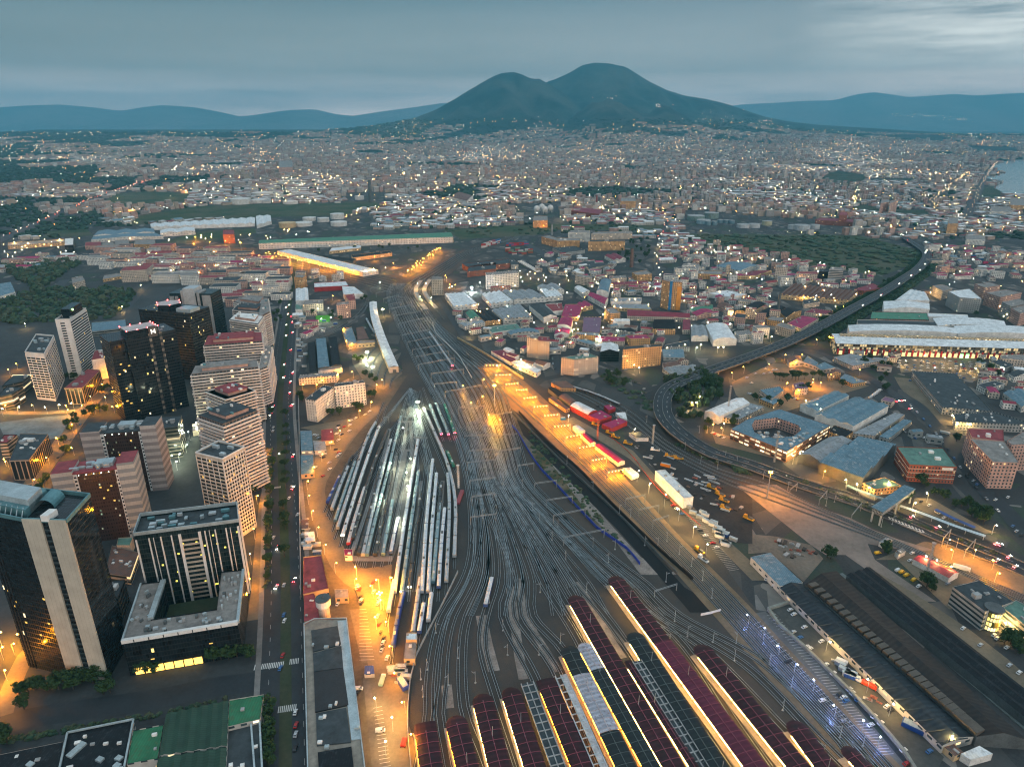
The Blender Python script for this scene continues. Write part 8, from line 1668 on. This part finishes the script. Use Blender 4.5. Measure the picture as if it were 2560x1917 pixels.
for (k, poly, n, kinds) in ((8, [(1180, 660), (1260, 680), (1560, 790), (1900, 960), (2080, 1180), (1960, 1260), (1640, 1080), (1400, 860)], 46, 'psr'), (8, [(1580, 1130), (1650, 1120), (1960, 1400), (1900, 1440)], 22, 'cc'), (8, [(1090, 130), (1180, 120), (1330, 300), (1260, 330)], 12, 'ps'), (9, [(500, 1000), (560, 1000), (580, 1280), (500, 1270)], 14, 'cp'), (9, [(640, 850), (860, 800), (830, 900), (640, 960)], 14, 'cp'), (7, [(180, 1130), (470, 1190), (560, 1280), (300, 1300)], 24, 'sp'), (6, [(590, 640), (680, 690), (1040, 1040), (980, 1060)], 12, 'pc'), (4, [(1290, 790), (1440, 800), (1440, 1000), (1330, 980)], 12, 'pc'), (3, [(530, 1020), (640, 1010), (680, 1330), (560, 1330)], 14, 'pc')):
 P = [(v.x, v.y) for v in gl(k, poly)]; xs = [p[0] for p in P]; ys = [p[1] for p in P]; i = 0
 while i < n:
  x, y = R.uniform(min(xs), max(xs)), R.uniform(min(ys), max(ys))
  if not inpoly(x, y, P): continue
  i += 1; kd = R.choice(kinds); rz = R.uniform(-.9, -.4) if k in (8, 6, 7) else R.uniform(-.2, .2)
  nm, d, m, base = {'c': ('site_cabin', (6, 2.4, 2.6), R.choice((M_WHITE, M_GREY, MC['blue_tarp'])), 'site cabin'), 'p': ('material_pile', (R.uniform(2, 5), R.uniform(1.2, 2.5), R.uniform(.6, 1.4)), R.choice((M_GREY, dirt, MC['rusty'] if 'rusty' in MC else M_BRICK)), 'heap of building material'), 's': ('sleeper_stack', (2.6, R.uniform(3, 7), R.uniform(.8, 1.6)), R.choice((MC['concrete'] if 'concrete' in MC else M_GREY, BARKD)), 'stack of sleepers'), 'r': ('pipe_bundle', (R.uniform(6, 10), 1.4, 1.0), M_STEELP, 'bundle of pale pipes')}[kd]
  T = thing(nm, None, base.split(' of ')[0], (x, y, .25), rz, group='stores and cabins in the works yards'); b = MB(); nz_ = 3 if kd in 'sr' else 1
  if kd == 'c':
   b.box((x, y, .25), d, rz); b.build('body', m, T); child_box(T, (x, y, 2.85), (6.3, 2.6, .15), rz, M_PALE, 'roof')
  elif kd == 'p':
   for j in range(3): s = 1 - j * .3; b.box((x + R.uniform(-.3, .3), y, .25 + d[2] * j / 3), (d[0] * s, d[1] * s, d[2] / 3), rz + R.uniform(-.2, .2))
   b.build('heap', m, T)
  else:
   for j in range(4): b.box((x, y, .25 + d[2] * j / 4), (d[0] * (1 if j % 2 else .92), d[1] * (.94 if j % 2 else 1), d[2] / 4.3), rz)
   b.build('layers', m, T)
  pend(T, base, x, y)
# shipping containers
CONT = [('red', (.33, .03, .03)), ('white', (.55, .54, .52)), ('blue', (.03, .13, .28)), ('crimson', (.42, .03, .10)), ('brown', (.25, .09, .05)), ('green', (.16, .25, .18))]; cmats = {n: ribbed('container_' + n, c, .6, 0, .3, .6, var=.15) for n, c in CONT}
def stack(K, x, y, n, rz, wts):
 v = g(K, x, y)
 for i in range(n):
  c = R.choice(wts); T = thing('shipping_container', None, 'container', (v.x, v.y, i * 2.65), rz, group='stacked shipping containers'); b = MB(); b.box((v.x, v.y, i * 2.65), (12.2, 2.45, 2.6), rz); b.build('body', cmats[c], T); b = MB(); e = Vector((math.cos(rz), math.sin(rz), 0)) * 6.12; b.box((v.x + e.x, v.y + e.y, i * 2.65 + .15), (.08, 2.2, 2.3), rz); b.build('door', cmats[c], T); pend(T, f'{c} container on level {("one", "two", "three", "four", "five")[i]}', v.x, v.y + i * .01)
for i in range(8): stack(10, 375 + i * 14, 205 - i * 5, 4, .5, ['red', 'white', 'red', 'white'])
for i in range(5): stack(10, 460 + i * 12, 180 - i * 4, 4, .5, ['red', 'white', 'blue'])
for i in range(8): stack(10, 585 + i * 28, 240 + (i % 3) * 12, R.choice((3, 4)), .3, ['crimson', 'green', 'brown', 'white', 'red'])
for i in range(8): stack(10, 590 + i * 22, 190 - i * 1, 3, .3, ['crimson', 'blue', 'red'])
for i in range(14): stack(11, 1620 + i * 34 + R.uniform(-8, 8), 215 + (i % 4) * 20, R.choice((2, 3)), .2, ['red', 'white', 'crimson', 'blue'])
for i in range(12): v = g(10, 690 + i * 14, 330 + i * 8); T = thing('truck_trailer', None, 'trailer', v, -.55, group='white trailers parked in a slanting row'); b = MB(); b.box((v.x, v.y, 1.1), (12, 2.5, 2.7), -.55 + 1.3); b.build('box_body', M_WHITE, T); b = MB(); b.box((v.x, v.y, .2), (10, 2, .8), .75); b.build('chassis', M_BLACK, T); pend(T, 'white trailer', v.x, v.y)
# --- trees: tapered trunk with limbs, crown of many leaf-sized faces gathered in clumps
def leafmat(n, a, b_):
 m = bpy.data.materials.new(n); t = NT(m); f = t.ramp(t.noise(.9, 3), .3, .7); oi = t.new('ShaderNodeObjectInfo').outputs['Random']; c = t.mix(f, a, b_); c = t.mix(t.math('MULTIPLY', oi, .5), c, tuple(x * .55 for x in b_)); t.bsdf(c, .9, spec=.1); return m
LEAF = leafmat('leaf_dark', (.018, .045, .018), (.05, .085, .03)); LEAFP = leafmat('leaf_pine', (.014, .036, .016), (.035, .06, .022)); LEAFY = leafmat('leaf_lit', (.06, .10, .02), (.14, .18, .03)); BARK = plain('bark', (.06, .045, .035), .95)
def tree_proto(kind, seed, H_, W_):
 r = random.Random(seed); T = thing('tree' if kind != 'pine' else 'umbrella_pine', None, 'tree', (0, 0, 0), group='trees along the streets and gardens'); b = MB(); th = H_ * (.35 if kind != 'pine' else .6); b.cone((0, 0, 0), .32, .2, 0, th, 7)
 for i in range(5): a = i * 1.256 + r.random(); b.bar((0, 0, th * .8), (math.cos(a) * W_ * .3, math.sin(a) * W_ * .3, th + H_ * .2), .16)
 b.build('trunk', BARK, T); b = MB(); nc = 22 if kind != 'pine' else 18
 for c in range(nc):
  a = r.random() * 6.283; q = math.sqrt(r.random()) * W_ * .40; z = th + (H_ - th) * (r.uniform(.12, .9) if kind != 'pine' else r.uniform(.35, .8)); k = 1 - abs((z - th) / (H_ - th) - .45) * .9; cx_, cy_ = math.cos(a) * q * k, math.sin(a) * q * k; cr = W_ * r.uniform(.12, .2)
  for j in range(30):
   d = Vector((r.gauss(0, 1), r.gauss(0, 1), r.gauss(0, .8))).normalized() * cr * r.uniform(.55, 1.1); p = Vector((cx_, cy_, z)) + d; s = r.uniform(.28, .6); n = (d.normalized() + Vector((r.uniform(-.6, .6), r.uniform(-.6, .6), r.uniform(0, .8)))).normalized(); u = n.cross(Vector((.3, .2, 1))).normalized(); v = n.cross(u); b.face([p - u * s - v * s * .6, p + u * s - v * s * .6, p + u * s * .7 + v * s * .7, p - u * s * .7 + v * s * .7])
 b.build('crown', {'pine': LEAFP, 'lit': LEAFY}.get(kind, LEAF), T); return [T, True]
TP = [tree_proto('oak', s, 8 + s, 7.5 + s) for s in range(3)]; PP = [tree_proto('pine', 10 + s, 10 + s, 10) for s in range(2)]; YP = [tree_proto('lit', 20, 7, 7)]
def trees(K, pts, which='t', base=None):
 for q in pts:
  v = g(K, *q); pr = R.choice({'t': TP, 'p': PP, 'y': YP}[which]); sc = R.uniform(.8, 1.2); o = place(pr, v, R.uniform(0, 6.28), base or {'t': 'dark leafy tree', 'p': 'umbrella pine', 'y': 'yellow green lit tree'}[which]); o.scale = (sc, sc, sc * R.uniform(.85, 1.1))
def treepoly(K, poly, n, which='t', base=None, seed=0):
 P = [(v.x, v.y) for v in gl(K, poly)]; xs = [p[0] for p in P]; ys = [p[1] for p in P]; k = 0; r = random.Random(seed)
 while k < n:
  x, y = r.uniform(min(xs), max(xs)), r.uniform(min(ys), max(ys))
  if inpoly(x, y, P): k += 1; pr = r.choice({'t': TP, 'p': PP, 'y': YP}[which]); sc = r.uniform(.8, 1.3); o = place(pr, Vector((x, y, 0)), r.uniform(0, 6.28), base or 'dark leafy tree'); o.scale = (sc, sc, sc)
trees(3, [(395, 160), (400, 275), (405, 345), (405, 430), (395, 515), (390, 595), (395, 690), (395, 760), (380, 940), (372, 945), (390, 1050), (395, 1115), (385, 1085), (385, 1350)], 'p', 'dark pine on the avenue median'); trees(9, [(350, 700), (330, 780), (310, 850), (350, 830), (290, 790), (520, 1500), (540, 1530), (1000, 1600), (970, 1560), (1040, 1610), (760, 1645), (800, 1650), (860, 1650), (1080, 1310), (820, 1330), (1170, 1370), (1130, 1340), (1120, 1500), (1160, 1490), (800, 780), (790, 820), (960, 690), (1060, 640), (1050, 660), (1080, 650), (870, 830), (630, 790), (1200, 210), (1230, 215), (990, 220), (1450, 220), (1530, 210), (1290, 195), (680, 240)]); trees(9, [(1020, 1190), (1050, 1180), (990, 1170)], 'y'); trees(15, [(160, 440), (230, 420), (300, 400), (400, 410), (480, 400), (560, 370), (640, 350), (720, 330), (800, 320), (870, 330), (330, 390), (600, 400), (760, 350), (1140, 270), (1200, 260), (1260, 270), (1740, 170), (1800, 160), (1860, 160), (1930, 140), (2000, 130), (2040, 150), (2180, 560), (2180, 640), (2190, 730), (2190, 830), (2200, 930), (2190, 1010), (10, 820), (60, 840), (200, 560), (900, 430), (840, 440)], 't', 'street tree'); trees(3, [(270, 120), (280, 560), (270, 660), (260, 800), (255, 950), (250, 1100), (245, 1250), (240, 1400), (235, 1540), (110, 800), (140, 790)], 't', 'hedge tree')
trees(19, [(800, 680), (850, 660), (880, 670), (930, 640), (1000, 650), (1010, 430), (960, 460), (1060, 430), (620, 1040), (640, 1020), (640, 780), (600, 930), (660, 820), (720, 760), (400, 1330), (380, 1390), (320, 1420), (450, 1290), (700, 700), (1160, 640), (720, 250), (760, 240), (650, 330), (700, 340)], 't', 'plaza tree')
treepoly(12, [(1580, 740), (1760, 770), (1700, 810), (1580, 800)], 8, 't', None, 3); treepoly(10, [(1500, 210), (1640, 120), (1860, 200), (1850, 310), (1680, 350), (1500, 320)], 26, 't', 'park tree', 4); treepoly(10, [(1410, 1300), (1590, 1330), (1600, 1400), (1450, 1420)], 9, 't', 'clump tree', 5)
for off, i0, i1, gap, n in ((15, 50, 110, 15, 0), (-15, 62, 118, 18, 1)):
 Q2 = offset(MP, off)[i0:i1]
 for p, a in along(Q2, gap, 3): pr = R.choice(TP); o = place(pr, Vector((p.x, p.y, 0)), R.uniform(0, 6), 'verge tree'); sc = R.uniform(.7, 1.15); o.scale = (sc, sc, sc)
treepoly(8, [(1530, 200), (1660, 130), (1780, 110), (1870, 210), (1850, 300), (1680, 330), (1640, 480), (1560, 480), (1510, 330)], 26, 't', 'thicket tree', 6); trees(11, [(610, 1000), (640, 1005), (680, 1000), (720, 1000), (760, 1005), (800, 1000), (850, 1000), (890, 1005), (660, 1010), (740, 1012), (910, 1000)], 'p', 'umbrella pine'); trees(16, [(130, 230), (200, 290), (230, 260), (160, 260), (780, 310), (820, 290), (480, 360), (520, 370), (570, 380), (350, 500), (340, 530), (690, 370), (640, 400), (1040, 280), (1310, 300), (1330, 290), (1240, 170), (1300, 140), (1340, 150), (1180, 130), (1220, 110), (1340, 110), (1320, 210), (1290, 250), (160, 560), (130, 480), (180, 520), (1940, 150), (1990, 180), (2040, 210), (1920, 130)]); trees(7, [(1380, 680), (1340, 660), (1420, 660), (1400, 710), (1480, 780), (1560, 810), (1650, 870), (1700, 870), (1750, 860), (1800, 900), (1850, 930), (1900, 960), (1780, 950), (1830, 980), (1880, 1010), (1660, 340), (1080, 1235), (1100, 1260), (640, 1290), (610, 1280), (1430, 1500), (1400, 1480), (2150, 550), (1270, 800), (1240, 840)]); trees(6, [(1420, 100), (1460, 130), (2100, 560), (2140, 600), (2180, 570), (2150, 640), (2050, 560)])
trees(11, [(350, 710), (380, 740), (500, 750), (540, 745), (480, 740), (400, 590), (430, 440), (680, 130), (720, 120), (790, 120), (1010, 560), (1310, 380), (1340, 380), (1900, 590), (960, 770), (940, 760), (970, 740), (980, 780)])
LV, LQ, LC = [], [], []
for K, poly, n in ((10, [(40, 560), (800, 440), (2150, 460), (2200, 1100), (1500, 1200), (700, 1150), (200, 900)], 110), (11, [(0, 110), (1280, 330), (1200, 440), (640, 780), (0, 780)], 110), (12, [(520, 760), (1240, 690), (1830, 790), (1830, 1000), (1400, 900)], 70), (9, [(20, 400), (380, 400), (380, 640), (20, 640)], 26), (11, [(1560, 130), (2212, 190), (2212, 700), (1950, 560), (1570, 340)], 40), (12, [(0, 620), (1000, 620), (1700, 560), (2200, 560), (1600, 640), (0, 760)], 60), (13, [(0, 880), (640, 860), (2200, 1000), (2200, 1130), (1300, 1120), (0, 1130)], 110)):
 P = [(v.x, v.y) for v in gl(K, poly)]; xs = [p[0] for p in P]; ys = [p[1] for p in P]; k = 0
 while k < n:
  x, y = R.uniform(min(xs), max(xs)), R.uniform(min(ys), max(ys))
  if inpoly(x, y, P): k += 1; addlamp(x, y, R.uniform(6, 10), .5, R.choice(LAMPC), R.uniform(70, 260))
colmesh('city_lights', LV, LQ, LC, A_LAMP, label='small lamps scattered among the yards and houses')
SV = (TV, TQ, TC); TV, TQ, TC = [], [], []
for K, poly, n, rmin, rmax, hh in ((11, [(0, 70), (1150, 80), (1330, 125), (1540, 175), (1520, 250), (1300, 320), (960, 285), (700, 235), (560, 175), (120, 140)], 330, 4, 14, 5), (2, [(-60, 130), (420, 80), (900, 60), (1180, 110), (1000, 330), (-60, 400)], 420, 3, 8, 8), (8, [(1400, 160), (1800, 60), (1860, 230), (1640, 480), (1500, 420), (1480, 300)], 90, 2.5, 5, 8), (12, [(-10, 790), (420, 750), (520, 770), (240, 940)], 260, 3, 9, 9), (8, [(330, 500), (620, 800), (860, 1110), (1240, 1600), (1150, 1480), (720, 1110), (480, 860)], 150, .8, 2.4, 1.4), (8, [(1500, 640), (1720, 700), (2090, 860), (2090, 900), (1720, 760), (1560, 680)], 70, 1.5, 3.5, 3), (7, [(0, 520), (300, 610), (950, 860), (2000, 1240), (2000, 1260), (930, 880), (300, 640), (0, 560)], 120, 1, 2.2, 1.6), (10, [(0, 30), (1700, 10), (1700, 70), (800, 100), (250, 110)], 80, 3, 9, 5), (15, [(0, 800), (500, 720), (1300, 590), (1850, 470), (1850, 490), (1300, 620), (500, 760), (0, 850)], 130, .8, 2, 1.6), (3, [(235, 420), (290, 420), (260, 1640), (205, 1640)], 120, .8, 1.8, 1.8), (8, [(900, 100), (1180, 150), (1330, 330), (1380, 430), (1150, 300)], 60, 1.5, 4, 2)):
 P = [(v.x, v.y) for v in gl(K, poly)]; xs = [p[0] for p in P]; ys = [p[1] for p in P]; k = 0
 while k < n:
  x, y = R.uniform(min(xs), max(xs)), R.uniform(min(ys), max(ys))
  if inpoly(x, y, P): k += 1; addbush(x, y, 0, R.uniform(rmin, rmax), hh * R.uniform(.6, 1.3), R.choice([(.022, .05, .024), (.035, .06, .025), (.05, .06, .028)]))
for s in (-15, -19, -24, 14, 18, 23):
 for p, a in along(offset(MP, s)[44:118], 5.5): addbush(p.x, p.y, 0, R.uniform(2, 4), R.uniform(2.5, 6.5), R.choice([(.022, .05, .024), (.035, .06, .025)]))
colmesh('shrubs', TV, TQ, TC, A_LEAF, label='low scrub and bushes on the verges and waste ground')
# --- say which one: every pending thing is told by its nearest landmark
KEY = [('the tower with the letter M', 2, 1250, 1150), ('the white gridded hotel tower', 2, 400, 1050), ('the courtyard office block', 1, 1500, 1400), ('the beige slab tower', 15, 500, 320), ('the water tower', 4, 735, 380), ('the orange shunting office', 4, 1470, 720), ('the long flat station block', 4, 800, 1100), ('the buffer stops', 3, 1130, 1350), ('the red depot hut', 3, 930, 1340), ('the white apartment slab', 9, 820, 1620), ('the football pitch', 9, 715, 820), ('the curved carriage shed', 9, 1230, 1000), ('the long white slanting shed', 9, 760, 400), ('the green roofed train shed', 9, 1000, 180), ('the curved platforms', 9, 1580, 620), ('the old mill', 10, 1300, 180), ('the brick chimney', 10, 1650, 370), ('the dazzling floodlight', 10, 275, 590), ('the mint green roof', 10, 560, 910), ('the purple roof', 10, 1310, 900), ('the twin cream flats', 10, 850, 1160), ('the ochre brown flats', 10, 1740, 1230), ('the blue striped tower', 10, 1990, 740), ('the crimson workshops', 8, 950, 470), ('the orange lit deck', 8, 600, 600), ('the grey white box', 8, 1500, 1020), ('the blue site fence', 8, 600, 990), ('the tall maroon canopy', 5, 670, 200), ('the crimson canopy', 5, 1545, 680), ('the black round canopy', 5, 1175, 500), ('the market roofs', 6, 900, 800), ('the yellow stair drum', 6, 1925, 420), ('the crimson bungalow', 7, 1500, 1400), ('the footbridge', 7, 1140, 830), ('the red brick block', 7, 1450, 690), ('the pink flats', 7, 1950, 720), ('the brick school', 16, 650, 690), ('the three gabled hall', 16, 1100, 560), ('the umbrella pines', 11, 760, 1005), ('the supermarket roof', 16, 1700, 420), ('the red banner mall', 11, 1500, 850), ('the big grey box', 11, 1830, 560), ('the saw toothed factory', 11, 900, 500), ('the tall dark chimney', 11, 625, 590), ('the white barrel hall', 11, 260, 790), ('the big blue hall', 11, 380, 330), ('the lone cream tower', 11, 655, 365), ('the motorway bend', 8, 1420, 380), ('the gas spheres', 13, 1280, 1060), ('the flare stack', 13, 172, 990), ('the white ridged sheds', 12, 1300, 540), ('the pale blue shed', 12, 800, 600), ('the crimson field block', 12, 1470, 600), ('the bright lit store', 12, 230, 660), ('the banded park flats', 12, 870, 860), ('the orange avenue flats', 9, 510, 540), ('the sea', 14, 2150, 640), ('the container stacks', 10, 560, 230), ('the balcony blocks', 17, 600, 1500), ('the green ridged sheds', 15, 1560, 900), ('the bright green roof', 15, 2000, 650), ('the crowded car park', 11, 1650, 920), ('the sodium yard mast', 4, 1215, 300), ('the depot neck', 3, 1538, 95), ('the striped pylon blocks', 18, 700, 1400), ('the white stone arch block', 19, 950, 300)]
KEYW = [(n, g(k, x, y)) for n, k, x, y in KEY]
ORD = ['', 'second', 'third', 'fourth', 'fifth', 'sixth', 'seventh', 'eighth', 'ninth', 'tenth', 'eleventh', 'twelfth', 'thirteenth', 'fourteenth', 'fifteenth', 'sixteenth', 'seventeenth', 'eighteenth', 'nineteenth', 'twentieth']
SIDE = {}
for o, base, x, y in PEND:
 u0, v0 = prow(x, y, 0); best = min(KEYW, key=lambda q: math.hypot(*[a - b_ for a, b_ in zip(prow(q[1].x, q[1].y, 0), (u0, v0))])); u1, v1 = prow(best[1].x, best[1].y, 0); du, dv = u0 - u1, v0 - v1
 rel = ('left of' if du < 0 else 'right of') if abs(du) > abs(dv) else ('behind' if dv < 0 else 'in front of')
 SIDE.setdefault((base, rel, best[0]), []).append((math.hypot(du, dv), o))
for (base, rel, n), L in SIDE.items():
 L.sort(key=lambda q: q[0])
 for i, (d, o) in enumerate(L):
  if len(L) == 1: lab = f'{base} {rel} {n}'
  else: lab = f'{base} {rel} {n}, ' + ('nearest one' if i == 0 else f'{ORD[i]} nearest' if i < len(ORD) else f'{i + 1}th nearest')
  o['label'] = lab
